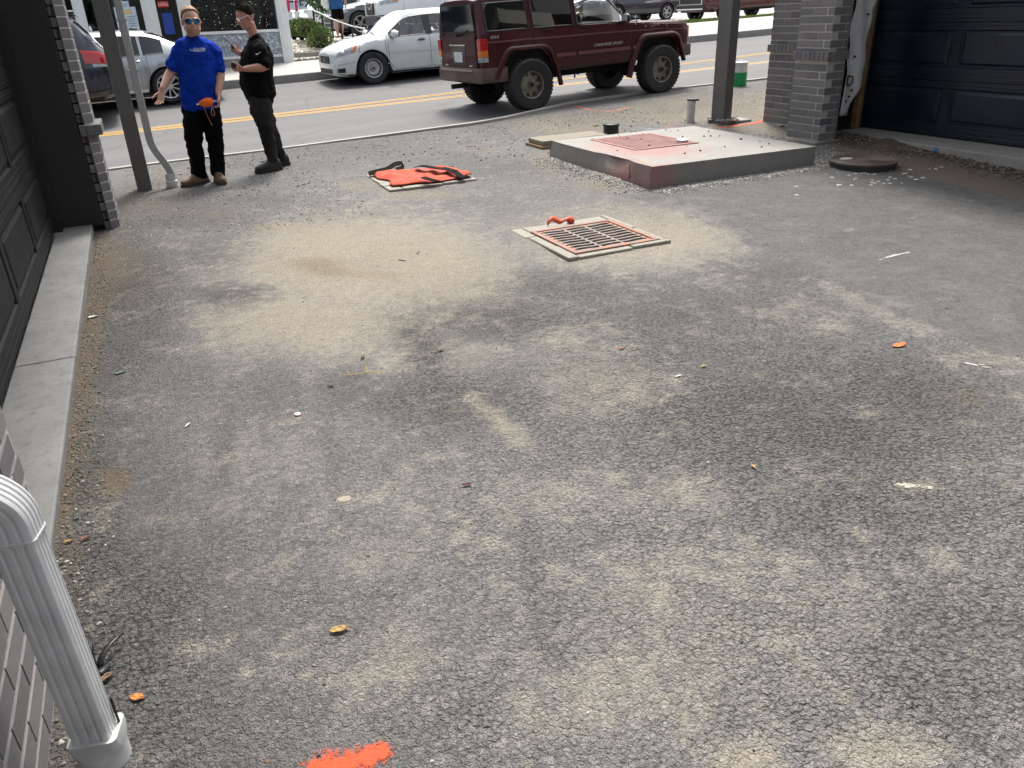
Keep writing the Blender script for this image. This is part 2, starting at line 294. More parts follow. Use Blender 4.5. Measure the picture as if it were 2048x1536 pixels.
# ---- driveway material
def ground_material():
    m, n, b = new_mat('driveway_asphalt'); L = n.links
    g = N(n, 'ShaderNodeNewGeometry'); P = g.outputs['Position']
    def attr(k):
        a = N(n, 'ShaderNodeAttribute'); a.attribute_name = k; return a.outputs['Fac']
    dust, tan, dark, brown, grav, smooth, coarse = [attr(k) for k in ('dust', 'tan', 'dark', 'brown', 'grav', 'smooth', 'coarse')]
    wn = N(n, 'ShaderNodeTexNoise', Scale=38., Detail=3.); L.new(P, wn.inputs['Vector'])
    wv = N(n, 'ShaderNodeVectorMath', operation='MULTIPLY_ADD'); L.new(wn.outputs['Color'], wv.inputs[0]); wv.inputs[1].default_value = (.022, .022, .022); L.new(P, wv.inputs[2])
    def vor(scale, feat='F1', det=0., sm_=None):
        x = N(n, 'ShaderNodeTexVoronoi', Scale=scale); x.feature = feat; L.new(wv.outputs[0], x.inputs['Vector'])
        if det: x.inputs['Detail'].default_value = det; x.inputs['Roughness'].default_value = .55; x.inputs['Lacunarity'].default_value = 2.1; x.normalize = True
        return x
    v1 = vor(66); v2 = vor(150); v3 = vor(280)
    n_big = noise(n, P, .8, 7, .66); n_mid = noise(n, P, 3.6, 7, .7); n_sm = noise(n, P, 13, 6, .7); n_fine = noise(n, P, 55, 5, .72); n_gr = noise(n, P, 300, 3, .7)
    sep = N(n, 'ShaderNodeSeparateColor'); L.new(v1.outputs['Color'], sep.inputs[0])
    sep2 = N(n, 'ShaderNodeSeparateColor'); L.new(v2.outputs['Color'], sep2.inputs[0])
    inv = math_n(n, 'SUBTRACT', 1.0, smooth)
    stone = mixc(n, sep.outputs[0], (.100, .101, .105), (.205, .206, .209))
    stone = mixc(n, math_n(n, 'MULTIPLY', sep2.outputs[0], .6), stone, (.150, .151, .155))
    stone = mixc(n, ramp(n, sep.outputs[1], [(.92, 0), (.98, .55)]), stone, (.29, .28, .26))
    stone = mixc(n, ramp(n, sep2.outputs[1], [(.90, 0), (.97, .5)]), stone, (.30, .285, .26))
    stone = mixc(n, ramp(n, n_gr, [(.38, 0), (.72, .5)]), stone, (.235, .228, .22))
    stone = mixc(n, ramp(n, n_sm, [(.45, 0), (.65, .35)]), stone, (.185, .176, .178))
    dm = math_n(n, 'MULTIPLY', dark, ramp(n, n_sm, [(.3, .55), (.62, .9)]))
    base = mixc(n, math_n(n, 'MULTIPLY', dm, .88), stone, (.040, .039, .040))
    sm_c = mixc(n, ramp(n, math_n(n, 'ADD', math_n(n, 'MULTIPLY', n_fine, .5), math_n(n, 'MULTIPLY', n_sm, .5)), [(.35, 0), (.65, 1)]), (.030, .030, .032), (.105, .105, .107)); sm_c = mixc(n, ramp(n, n_gr, [(.55, 0), (.7, .7)]), sm_c, (.24, .235, .225)); sm_c = mixc(n, ramp(n, n_mid, [(.46, 0), (.70, .55)]), sm_c, (.17, .166, .158))
    base = mixc(n, math_n(n, 'MULTIPLY', smooth, .88), base, sm_c)
    # hollows between the stones
    d1 = v1.outputs['Distance']; d2 = v2.outputs['Distance']
    hol = math_n(n, 'MULTIPLY', math_n(n, 'MULTIPLY_ADD', coarse, .90, .25, clamp=True), ramp(n, math_n(n, 'ADD', d1, math_n(n, 'MULTIPLY_ADD', n_fine, .5, -.25)), [(.46, 0), (.72, 1)]))
    hol = math_n(n, 'MULTIPLY', hol, inv)
    base = mixc(n, math_n(n, 'MULTIPLY', hol, math_n(n, 'MULTIPLY_ADD', dark, .5, .5, clamp=True)), base, (.024, .0235, .024))
    sand = mixc(n, n_fine, (.27, .25, .205), (.43, .40, .33))
    where = ramp(n, math_n(n, 'ADD', math_n(n, 'ADD', math_n(n, 'MULTIPLY', n_sm, .7), math_n(n, 'MULTIPLY', n_mid, .8)), math_n(n, 'MULTIPLY', dust, .12)), [(.785, 0), (.97, .88)])
    base = mixc(n, math_n(n, 'MULTIPLY', math_n(n, 'MULTIPLY', ramp(n, math_n(n, 'ADD', d1, math_n(n, 'MULTIPLY_ADD', n_fine, .6, -.3)), [(.30, 0), (.55, 1)]), where), inv), base, sand)
    # film of dust
    dsum = math_n(n, 'ADD', dust, math_n(n, 'MULTIPLY_ADD', n_mid, .9, -.47))
    dsum = math_n(n, 'ADD', dsum, math_n(n, 'MULTIPLY_ADD', n_sm, .8, -.40))
    dsum = math_n(n, 'ADD', dsum, math_n(n, 'MULTIPLY_ADD', n_fine, .7, -.35))
    dsum = math_n(n, 'ADD', dsum, math_n(n, 'MULTIPLY_ADD', n_big, .7, -.36))
    dsum = math_n(n, 'SUBTRACT', dsum, math_n(n, 'MULTIPLY', dark, .6))
    df = ramp(n, dsum, [(.0, .12), (.8, .9)])
    dcol = mixc(n, n_sm, (.215, .207, .19), (.30, .283, .25)); dcol = mixc(n, math_n(n, 'MULTIPLY', dust, .8), dcol, mixc(n, n_sm, (.245, .212, .155), (.34, .30, .225)))
    base = mixc(n, df, base, dcol)
    tf = ramp(n, math_n(n, 'ADD', tan, math_n(n, 'ADD', math_n(n, 'MULTIPLY_ADD', n_sm, 1.2, -.6), math_n(n, 'MULTIPLY_ADD', n_fine, .9, -.45))), [(.25, 0), (.8, .85)])
    base = mixc(n, tf, base, mixc(n, n_fine, (.20, .17, .12), (.33, .29, .215)))
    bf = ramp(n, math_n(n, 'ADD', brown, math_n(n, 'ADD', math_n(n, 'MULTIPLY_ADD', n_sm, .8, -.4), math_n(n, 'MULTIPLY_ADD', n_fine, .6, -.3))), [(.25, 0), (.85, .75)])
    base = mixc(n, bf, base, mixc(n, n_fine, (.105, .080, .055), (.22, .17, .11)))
    gf = math_n(n, 'MULTIPLY', grav, ramp(n, n_fine, [(.35, .15), (.65, .8)]))
    grit = mixc(n, sep2.outputs[0], (.07, .069, .068), (.22, .21, .195))
    base = mixc(n, math_n(n, 'MULTIPLY', gf, .55), base, grit)
    sc = N(n, 'ShaderNodeMapping'); sc.inputs['Scale'].default_value = (1.2, 3.0, 1); sc.inputs['Rotation'].default_value = (0, 0, .5); L.new(P, sc.inputs[0])
    smear = ramp(n, noise(n, sc.outputs[0], 2.2, 8, .72), [(.60, 0), (.76, .5)])
    base = mixc(n, math_n(n, 'MULTIPLY', smear, ramp(n, n_gr, [(.4, .25), (.6, 1)])), base, (.38, .37, .35))
    base = mixc(n, math_n(n, 'MULTIPLY', grav, .30), base, (.075, .074, .073))
    # every grain has its own tone
    sep3 = N(n, 'ShaderNodeSeparateColor'); L.new(v3.outputs['Color'], sep3.inputs[0])
    gr_ = math_n(n, 'ADD', math_n(n, 'MULTIPLY', sep2.outputs[2], .30), math_n(n, 'ADD', math_n(n, 'MULTIPLY', sep3.outputs[0], .40), math_n(n, 'MULTIPLY', sep.outputs[0], .18)))
    gr_ = math_n(n, 'ADD', gr_, .58)
    hv = N(n, 'ShaderNodeHueSaturation'); L.new(gr_, hv.inputs['Value']); L.new(base, hv.inputs['Color']); base = hv.outputs[0]
    L.new(base, b.inputs['Base Color'])
    L.new(math_n(n, 'MULTIPLY_ADD', n_fine, .25, .70), b.inputs['Roughness']); b.inputs['Specular IOR Level'].default_value = .3
    rough = math_n(n, 'MULTIPLY_ADD', df, -.55, 1.05, clamp=True)
    rough = math_n(n, 'MULTIPLY', rough, math_n(n, 'MULTIPLY_ADD', smooth, -.75, 1.0))
    rough = math_n(n, 'MULTIPLY', rough, math_n(n, 'MULTIPLY_ADD', ramp(n, n_big, [(.38, 0), (.62, 1)]), .5, .7))
    h1 = math_n(n, 'MULTIPLY', math_n(n, 'MULTIPLY_ADD', math_n(n, 'MULTIPLY', d1, d1), -1.5, 1.0, clamp=True), math_n(n, 'MULTIPLY_ADD', sep.outputs[2], 1.3, .45))
    h2 = math_n(n, 'MULTIPLY', math_n(n, 'MULTIPLY_ADD', math_n(n, 'MULTIPLY', d2, d2), -1.5, 1.0, clamp=True), math_n(n, 'MULTIPLY_ADD', sep2.outputs[2], .55, .15))
    h3 = math_n(n, 'MULTIPLY', ramp(n, v3.outputs['Distance'], [(.1, 1), (.8, 0)]), .16)
    cz = math_n(n, 'MULTIPLY_ADD', coarse, .85, .16, clamp=True)
    h1 = math_n(n, 'MULTIPLY', h1, cz)
    h = math_n(n, 'ADD', math_n(n, 'ADD', h1, h2), math_n(n, 'MULTIPLY', n_fine, 1.0))
    h = math_n(n, 'ADD', math_n(n, 'MULTIPLY', h, rough), math_n(n, 'ADD', h3, math_n(n, 'MULTIPLY', n_gr, .18)))
    bump(n, b, h, 1.0, .0155)
    return m
MG = ground_material()
SEAM = [(3.979,4.811,0.017), (3.847,3.965,0.005), (3.701,3.202,0.000), (3.632,2.616,0.000), (3.645,2.071,0.000)]
def smoothf(x, y):
    # newer, finer asphalt to the right of the paving joint
    sx = np.array([p[0] for p in SEAM]); sy = np.array([p[1] for p in SEAM])
    o = np.argsort(sy); lx = np.interp(y, sy[o], sx[o])
    return sm(-.03, .05, x - lx + .03 * np.sin(9 * y) + .02 * np.sin(23 * y + 1)) * sm(1.5, 2.2, x) * (1 - sm(5.9, 6.2, y))
AT = dict(dust=lambda x, y: field(DUST, x, y) * (1 - .5 * smoothf(x, y)), tan=lambda x, y: field(TAN, x, y), dark=lambda x, y: np.clip(np.maximum(field(DARK, x, y), .95 * np.exp(-((x + .55) / (.34 + .2 * (1 - sm(1.5, 4, y)))) ** 2) * sm(.2, 1., y) * (1 - sm(7.7, 8.6, y))) + .25 * smoothf(x, y), 0, 1), brown=lambda x, y: np.clip(field(BROWN, x, y) + .42 * np.exp(-((x + .55) / .16) ** 2) * (1 - sm(7.7, 8.2, y)), 0, 1),  # left-wall strip: building shade put into dark, with brown edge dirt
          grav=lambda x, y: np.clip(field(GRAV, x, y) + .5 * sm(9.4, 10.6, y), 0, 1), smooth=smoothf, coarse=lambda x, y: field(COARSE, x, y))
xs = np.concatenate([np.linspace(-40, -2, 20), np.arange(-1.5, 10.01, .035), np.linspace(10.5, 60, 40)])
ys = [(lambda v: v)(v) for v in np.concatenate([np.linspace(-25, .2, 22), np.arange(.5, 10.8, .035)])]
rows = list(ys) + [(lambda x, k=k: 10.85 + (float(yc(x)) - 10.85) * k) for k in np.linspace(0, 1, 16)]
def GZ(x, y): return float(zdrive(np.array([float(x)]), np.array([float(y)]))[0])
def zdrive(X, Y):
    z = terr(X, Y) + wob(X, Y)
    return z - .012 * (1 - smoothf(X, Y)) * sm(2, 2.5, X) * sm(1.5, 2.2, Y)
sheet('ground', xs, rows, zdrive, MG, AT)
# ---- road
def road_material():
    m, n, b = new_mat('road_asphalt'); P = N(n, 'ShaderNodeNewGeometry').outputs['Position']; L = n.links
    nf = noise(n, P, 120, 4, .75); nm = noise(n, P, 3, 6, .65)
    mp = N(n, 'ShaderNodeMapping'); mp.inputs['Scale'].default_value = (.05, 1.3, 1); L.new(P, mp.inputs[0])
    nt_ = noise(n, mp.outputs[0], 1.0, 3, .5)
    c = mixc(n, nf, (.062, .062, .063), (.142, .141, .141))
    c = mixc(n, ramp(n, nt_, [(.4, 0), (.62, .5)]), c, (.072, .072, .075))
    c = mixc(n, ramp(n, nm, [(.5, 0), (.75, .35)]), c, (.135, .133, .13))
    v = N(n, 'ShaderNodeTexVoronoi', Scale=.35); v.feature = 'DISTANCE_TO_EDGE'
    wn = N(n, 'ShaderNodeTexNoise', Scale=1.5, Detail=4.); L.new(P, wn.inputs['Vector'])
    wv = N(n, 'ShaderNodeVectorMath', operation='MULTIPLY_ADD'); L.new(wn.outputs['Color'], wv.inputs[0]); wv.inputs[1].default_value = (.9, .9, 0); L.new(P, wv.inputs[2]); L.new(wv.outputs[0], v.inputs['Vector'])
    c = mixc(n, ramp(n, v.outputs['Distance'], [(.004, .55), (.011, 0)]), c, (.06, .06, .06))
    L.new(c, b.inputs['Base Color']); b.inputs['Roughness'].default_value = .8
    bump(n, b, nf, .5, .004); return m
MR = road_material()
xr = np.concatenate([np.linspace(-40, -6, 12), np.arange(-5, 30, .5), np.linspace(31, 60, 12)])
KY = 19.35
sheet('road', xr, [(lambda x, k=k: float(yc(x)) + .06 + (KY + .05 - float(yc(x)) - .06) * k) for k in np.linspace(0, 1, 14)], lambda X, Y: terr(X, Y) - .045, MR)
def concrete(name, a, b_, wear=.5, scale=3, joints=None):
    m, n, b = new_mat(name); P = N(n, 'ShaderNodeNewGeometry').outputs['Position']; L = n.links
    f1 = noise(n, P, scale, 7, .65); f2 = noise(n, P, 60, 4, .7); f3 = noise(n, P, scale * 5, 5, .7)
    c = mixc(n, f1, a, b_); c = mixc(n, ramp(n, f3, [(.5, 0), (.72, wear)]), c, tuple(x * .6 for x in a)); c = mixc(n, ramp(n, f2, [(.55, 0), (.75, .35)]), c, tuple(x * .55 for x in a))
    L.new(c, b.inputs['Base Color']); b.inputs['Roughness'].default_value = .85
    bump(n, b, math_n(n, 'ADD', f2, f3), .35, .006); return m
MC = concrete('pale_concrete', (.25, .24, .22), (.42, .405, .375), .4)
MCS = concrete('sidewalk_concrete', (.29, .28, .255), (.41, .395, .365), .2)
MCK = concrete('kerb_concrete', (.20, .195, .185), (.33, .32, .30), .5, 6)
MCP = concrete('slab_concrete', (.105, .108, .108), (.235, .235, .23), .5, 3)
MCD = concrete('dark_concrete', (.13, .125, .115), (.27, .255, .23), .5, 5)
# near ribbon kerb
def strip(name, line, w, z0, z1, m, kind='structure', parent=None, bev=.008):
    mb = MB(); rings = []
    for i, (x, y) in enumerate(line):
        a = V(line[max(i - 1, 0)]); c = V(line[min(i + 1, len(line) - 1)]); d = (c - a).normalized(); nn = V((-d.y, d.x))
        p0, p1 = V((x, y)) - nn * w / 2, V((x, y)) + nn * w / 2; t = T(x, y)
        rings.append([V((p0.x, p0.y, t + z0)), V((p1.x, p1.y, t + z0)), V((p1.x, p1.y, t + z1)), V((p0.x, p0.y, t + z1))])
    mb.loft(rings); return mb.build(name, m, parent, bevel=bev, kind=kind)
cl = [(x, float(yc(x)) + .03) for x in np.concatenate([np.linspace(-30, -1, 12), np.arange(-.5, 12, .35), np.linspace(12.5, 50, 12)])]
strip('kerb', cl, .085, -.12, .02, MC)
fl = [(x, KY + .08) for x in np.concatenate([np.linspace(-30, 0, 8), np.arange(1, 30, 2.0), np.linspace(32, 55, 6)])]
strip('kerb', fl, .16, -.15, .125, MCK, bev=.02)
# double yellow centre lines
def yellow_material():
    m, n, b = new_mat('yellow_paint'); P = N(n, 'ShaderNodeNewGeometry').outputs['Position']
    f = noise(n, P, 30, 6, .75); c = mixc(n, ramp(n, f, [(.44, 0), (.66, .75)]), (.43, .25, .055), (.20, .16, .09)); n.links.new(c, b.inputs['Base Color']); b.inputs['Roughness'].default_value = .7; return m
MY = yellow_material()
def flat_line(pts, w, m, name, dz):
    mb = MB(); P = []
    xs_ = np.arange(pts[0][0], pts[-1][0], .5)
    yy = pchip([p[0] for p in pts], [p[1] for p in pts], xs_)
    P = [[(x, y - w / 2, T(x, y - w / 2) - .045 + dz), (x, y + w / 2, T(x, y + w / 2) - .045 + dz)] for x, y in zip(xs_, yy)]
    mb.grid(P); o = mb.build(name, m, kind='structure'); return o
A_ = [(-40, 14.85), (-2, 14.9), (2, 14.80), (5.5, 14.72), (9, 14.65), (12, 14.6), (16, 14.6), (45, 14.6)]
B_ = [(-40, 15.06), (-2, 15.10), (2, 15.06), (5.5, 15.2), (9, 15.45), (12, 15.7), (16, 15.95), (45, 16.3)]
for base_, off in ((A_, -.07), (A_, .07), (B_, -.07), (B_, .07)):
    flat_line([(x, y + off * (1 if x > 3 else .65)) for x, y in base_], .07, MY, 'road_marking', .005)
# far pavement, lot, grass, planting bed ------------------------------------------------
def lotz(x): return 1.13 + .02 * np.maximum(0, np.asarray(x, float) - 20)
sheet('sidewalk', np.arange(-30, 55, 1.), [KY + .16, 20.5, 21.6, 22.72], lambda X, Y: terr(X, Y) + .12, MCS)
sheet('sidewalk', np.arange(12, 55, 1.), [22.73, 23.3, 23.9], lambda X, Y: terr(X, 22.72) + .12 + (Y - 22.72) * .03, MCS)
def z_edge(x): return terr(x, 22.72) + .12
MGR = mat('soil_under_grass', (.05, .075, .02), .95, var=.5, vscale=20)
sheet('grass_verge', np.arange(12, 55, .5), [23.91, 24.2, 24.5, 24.9], lambda X, Y: (terr(X, 22.72) + .155) + (lotz(X) - terr(X, 22.72) - .15) * sm(23.9, 24.9, Y) + .01, MGR)
ML = concrete('lot_asphalt', (.24, .235, .225), (.36, .35, .335), .3, 2)
sheet('parking_lot', np.concatenate([np.arange(4.1, 13, 1.), np.arange(13, 60, 3.)]), [24.9, 27, 30, 36, 45, 60, 95], lambda X, Y: lotz(X) + 0 * Y, ML)
sheet('terrain', np.linspace(-400, 400, 9), [-300, -60, -26, 100, 300, 600], lambda X, Y: -1.9 + 0 * X, ML)
sheet('terrain', np.linspace(-400, 400, 9), [96, 150, 300, 600], lambda X, Y: 1.10 + 0 * X, ML)
# grass blades on the verge
mb = MB(); r = np.random.default_rng(3)
for i in range(9000):
    x = r.uniform(14, 27); y = r.uniform(23.9, 24.95)
    zz = float((terr(x, 22.72) + .155) + (lotz(x) - terr(x, 22.72) - .15) * sm(23.9, 24.9, y)) + .005
    a = r.uniform(0, 6.28); h = r.uniform(.04, .11); wd = .012; dx, dy = math.cos(a), math.sin(a); ln = r.uniform(-.04, .04)
    mb.add([(x - dx * wd, y - dy * wd, zz), (x + dx * wd, y + dy * wd, zz), (x + ln, y + ln * .6, zz + h)], [(0, 1, 2)])
mb.build('grass', mat('grass_blades', (.16, .22, .05), .8, var=.4, vscale=6), kind='stuff')

# ================================================================ garage buildings
def brick_material():
    m, n, b = new_mat('grey_brick'); L = n.links
    oi = N(n, 'ShaderNodeObjectInfo'); co = pos(n); P = N(n, 'ShaderNodeNewGeometry').outputs['Position']
    c = ramp(n, oi.outputs['Random'], [(0, (.115, .113, .119)), (.35, (.155, .152, .158)), (.7, (.19, .181, .182)), (1, (.14, .127, .127))])
    f = noise(n, P, 45, 5, .7); g = noise(n, P, 7, 5, .65)
    c = mixc(n, ramp(n, f, [(.4, 0), (.75, .5)]), c, (.17, .165, .16))
    c = mixc(n, ramp(n, g, [(.56, 0), (.8, .45)]), c, (.24, .23, .215))
    L.new(c, b.inputs['Base Color']); b.inputs['Roughness'].default_value = .8
    bump(n, b, f, .35, .006); return m
MB_ = brick_material()
MMO = concrete('mortar', (.36, .35, .315), (.50, .48, .43), .2, 12)
CO, BL_ = .083, .203
BRM = {}
def brick_mesh(ln, dp=.092, h=.073):
    k = (round(ln, 3), round(dp, 3), round(h, 3))
    if k not in BRM:
        a, d, z = ln / 2, dp / 2, h / 2; e = .004
        rings = []
        for zz, s in ((-z, e), (-z + e, 0), (z - e, 0), (z, e)):
            rings.append([(-a + s, -d + s, zz), (a - s, -d + s, zz), (a - s, d - s, zz), (-a + s, d - s, zz)])
        q = MB().loft(rings); BRM[k] = q.mesh('brick', MB_)
    return BRM[k]
def brick_face(pier, p0, p1, z0, z1, nrm, off=0, corner0=0, corner1=0, skip=()):
    """courses of bricks on a face that runs p0->p1 (plan points), outward normal nrm; corners alternate"""
    p0, p1, nrm = V(p0), V(p1), V(nrm); L = (p1 - p0).length; d = (p1 - p0) / L; rz = math.atan2(d.y, d.x)
    n = int((z1 - z0) / CO)
    for c in range(n):
        z = z0 + (c + .5) * CO
        if any(a <= z <= b for a, b in skip): continue
        par = (c + off) % 2
        s = .102 if (corner0 and par) else 0; e = L - (.102 if (corner1 and not par) else 0)
        x = s; first = True
        while x < e - .03:
            ln = BL_ - .010
            if first and par and not corner0: ln = .0915
            ln = min(ln, e - x - .001); first = False
            j = abs(rng.normal(0, .0009))
            q = p0 + d * (x + ln / 2) - nrm * (.046 - j)
            inst(brick_mesh(ln), 'brick', pier, (q.x - pier_off(pier)[0], q.y - pier_off(pier)[1], z - pier_off(pier)[2]), rz + rng.normal(0, .0015))
            x += ln + .010
def pier_off(p):
    o = V((0, 0, 0))
    while p is not None: o += p.location; p = p.parent
    return o
def ledge(pier, p0, p1, z, nrm, out=.05, w=.068):
    p0, p1, nrm = V(p0), V(p1), V(nrm); L = (p1 - p0).length; d = (p1 - p0) / L; rz = math.atan2(d.y, d.x); n = max(1, int(round(L / w))); s = L / n
    for i in range(n):
        q = p0 + d * (s * (i + .5)) + nrm * (out - .06) ; o = pier_off(pier)
        inst(brick_mesh(s - .010, .12, .088), 'brick', pier, (q.x - o[0], q.y - o[1], z - o[2]), rz)
def garage_door(bld, x, y0, y1, z0, face, m, ncol=4, nsec=4, hs=.592):
    """sectional door in the plane X=x facing +-X"""
    o = pier_off(bld); W = y1 - y0; pw = W / ncol
    def P(d, y, z): return V((x + face * d - o[0], y - o[1], z - o[2]))
    slab = MB().box((min(x - face * .05, x - face * .015) - o[0], y0 - o[1], z0 - o[2]), (max(x - face * .05, x - face * .015) - o[0], y1 - o[1], z0 + nsec * hs - o[2]))
    door = slab.build('garage_door', m, bld)
    for k in range(nsec):
        a = z0 + k * hs + .004; b = a + hs - .008; zl, zh = a + .135, b - .075
        sec = MB()
        def bar(ya, yb, za, zb, d=.0):
            p, q = P(-.016, ya, za), P(d, yb, zb)
            sec.box((min(p.x, q.x), p.y, p.z), (max(p.x, q.x), q.y, q.z))
        bar(y0, y1, a, zl); bar(y0, y1, zh, b)
        for zz in (a + .03, a + .075, b - .035): bar(y0, y1, zz, zz + .012, .003)
        ye = []
        for c in range(ncol):
            ye += [(y0 + c * pw + .055, y0 + (c + 1) * pw - .055)]
        st = [y0] + [v for e in ye for v in e] + [y1]
        for i in range(0, len(st), 2): bar(st[i], st[i + 1], zl, zh)
        so_ = sec.build('door_section', m, door, bevel=.005, seg=2)
        for (ya, yb) in ye:
            rings = []
            for ins, d in ((0, 0.0), (.008, -.014), (.026, -.014), (.05, -.002), (.053, .0)):
                rings.append([P(d, ya + ins, zl + ins), P(d, yb - ins, zl + ins), P(d, yb - ins, zh - ins), P(d, ya + ins, zh - ins)])
            q = MB().loft(rings, True, False); q.add(rings[-1], [(0, 1, 2, 3)]); pn = q.build('door_panel', m, door)
    return door
MD = mat('navy_door_paint', (.0065, .0125, .0235), .36, spec=.5, var=.45, vscale=3, bmp=.08, bscale=500)
MDL = mat('charcoal_door_paint', (.011, .012, .0135), .55, spec=.15, var=.5, vscale=3, bmp=.1, bscale=400)
MST = mat('grey_steel_paint', (.105, .101, .095), .42, var=.12, vscale=4, bmp=.05)
MTR = mat('brown_grey_trim', (.022, .021, .020), .6, var=.15, vscale=5)
MSO = mat('soffit_board', (.30, .29, .27), .8, var=.1)
MSD = mat('siding', (.11, .11, .113), .8, var=.1)
# ---- left building
LB = thing('garage_building', 'dark garage building with charcoal sectional door and grey brick piers beside the white downspouts', 'building', (-.9, 4.5, 0))
garage_door(LB, -.86, 2.62, 7.62, .045, 1, MDL)
for ya, yb in ((2.3, 4.415), (4.421, 7.80)): MB().box((-.86, ya, -.3), (-.575, yb, .040)).build('threshold', MCP, LB, world=True, bevel=.009)
MB().box((-.868, 7.63, .04), (-.80, 7.81, 2.6)).build('door_jamb', MT['black'], LB, world=True)
MB().box((-.82, 7.785, .03), (-.484, 8.25, 2.62)).build('trim_panel', MTR, LB, world=True, bevel=.004)
pr = MB().box((-.480, 7.875, -.2), (-.364, 8.299, 3.4)).build('brick_pier', MMO, LB, world=True)
pr2 = MB().prism([(-.428, 7.8045), (-.3635, 7.8645), (-.3635, 7.95), (-.428, 7.95)], -.2, 3.4).build('mortar_joint', MMO, LB, world=True)
brick_face(pr, (-.36, 7.87), (-.36, 8.30), -.03, 2.6, (1, 0), 0, 0, 0, [(.79, .875)])
q_ = 1 / math.hypot(.07, .065)
for c in range(31):
    z = -.03 + (c + .5) * CO
    if .79 <= z <= .875: continue
    inst(brick_mesh(.0945, .06), 'brick', pr, (-.395 - .065 * q_ * .029 - pier_off(pr)[0], 7.8325 + .07 * q_ * .029 - pier_off(pr)[1], z - pier_off(pr)[2]), math.atan2(.065, .07))
for c in range(31):
    z = -.03 + (c + .5) * CO
    if .79 <= z <= .875: continue
    inst(brick_mesh(.048 if c % 2 else .044, .08), 'brick', pr, (-.456 - pier_off(pr)[0], (7.848 if c % 2 == 0 else 7.872) - pier_off(pr)[1], z - pier_off(pr)[2]))
ledge(pr, (-.36, 7.76), (-.36, 8.30), .833, (1, 0), .055); ledge(pr, (-.48, 7.80), (-.362, 7.80), .833, (0, -1), .045, .06)
pr = MB().box((-.95, .30, -.2), (-.528, 2.368, 2.62)).build('brick_pier', MMO, LB, world=True)
brick_face(pr, (-.525, .32), (-.525, 2.37), .01, 2.2, (1, 0))
MB().box((-.86, .30, 3.4), (.05, 9.78, 3.7)).build('overhang', MSO, LB, world=True)
MB().box((-6, .30, 3.7), (-.7, 9.6, 6.2)).build('upper_wall', MSD, LB, world=True)
MB().box((-6, .35, -.2), (-.96, 8.25, 3.69)).build('wall', MSD, LB, world=True)
MB().box((-6, -5.6, -.2), (14, -5.1, 4.2)).build('unseen_rear_wall', MSD, LB, world=True)  # added wall behind the camera, unseen, holds back sky light from behind
# ---- right building
RB = thing('garage_building', 'garage building with navy blue panelled door, wide grey brick piers and torn white house wrap', 'building', (8.3, 5, 0))
garage_door(RB, 8.25, 2.60, 7.50, .165, -1, MD)
MB().box((7.72, .8, -.3), (8.30, 7.36, .155)).build('threshold', concrete('dusty_threshold', (.22, .21, .19), (.38, .36, .325), .5, 4), RB, world=True, bevel=.012)
MB().box((7.42, 7.44, .1), (8.34, 7.60, 3.4)).build('sheathing', MT['black'], RB, world=True)
MWD = mat('raw_wood', (.20, .12, .055), .7, var=.35, vscale=9)
MB().box((8.125, 7.36, .156), (8.195, 7.439, 3.39)).build('door_jamb', MWD, RB, world=True, bevel=.003)
MB().box((8.201, 7.37, .156), (8.235, 7.439, 2.6)).build('door_trim', MTR, RB, world=True)
p1 = MB().box((7.1535, 6.9935, .0), (7.41, 7.498, 3.4)).build('brick_pier', MMO, RB, world=True)
Z1 = .135
brick_face(p1, (7.15, 7.50), (7.15, 6.99), Z1, 2.6, (-1, 0), 0, 0, 1, [(1.0, 1.083)])
brick_face(p1, (7.15, 6.99), (7.42, 6.99), Z1, 2.6, (0, -1), 0, 1, 0, [(1.0, 1.083)])
ledge(p1, (7.15, 7.50), (7.15, 6.95), 1.05, (-1, 0)); ledge(p1, (7.16, 6.99), (7.42, 6.99), 1.05, (0, -1), .045)
MB().box((7.07, 6.93, -.1), (7.48, 7.53, .13)).build('footing', MCD, RB, world=True, bevel=.015)
p2 = MB().box((7.6035, 7.60, .0), (8.30, 8.437, 3.4)).build('brick_pier', MMO, RB, world=True)
brick_face(p2, (7.60, 8.44), (7.60, 7.60), .185, 2.6, (-1, 0), 0, 0, 0, [(1.05, 1.13)])
ledge(p2, (7.60, 8.44), (7.60, 7.62), 1.09, (-1, 0))
MB().box((7.53, 7.6, -.1), (8.3, 8.50, .178)).build('footing', MCD, RB, world=True, bevel=.015)
MB().box((7.49, 7.565, .42), (7.58, 7.635, 2.6)).build('shadow_gap', MT['black'], RB, world=True)  # black box stands in for the shadow in the gap between the piers
MB().box((7.0, .3, 3.4), (8.6, 8.95, 3.7)).build('overhang', MSO, RB, world=True)
MB().box((8.3, .3, 3.7), (14, 8.9, 6.2)).build('upper_wall', MSD, RB, world=True)
MB().box((8.31, .3, -.2), (14, 8.4, 3.69)).build('wall', MSD, RB, world=True)
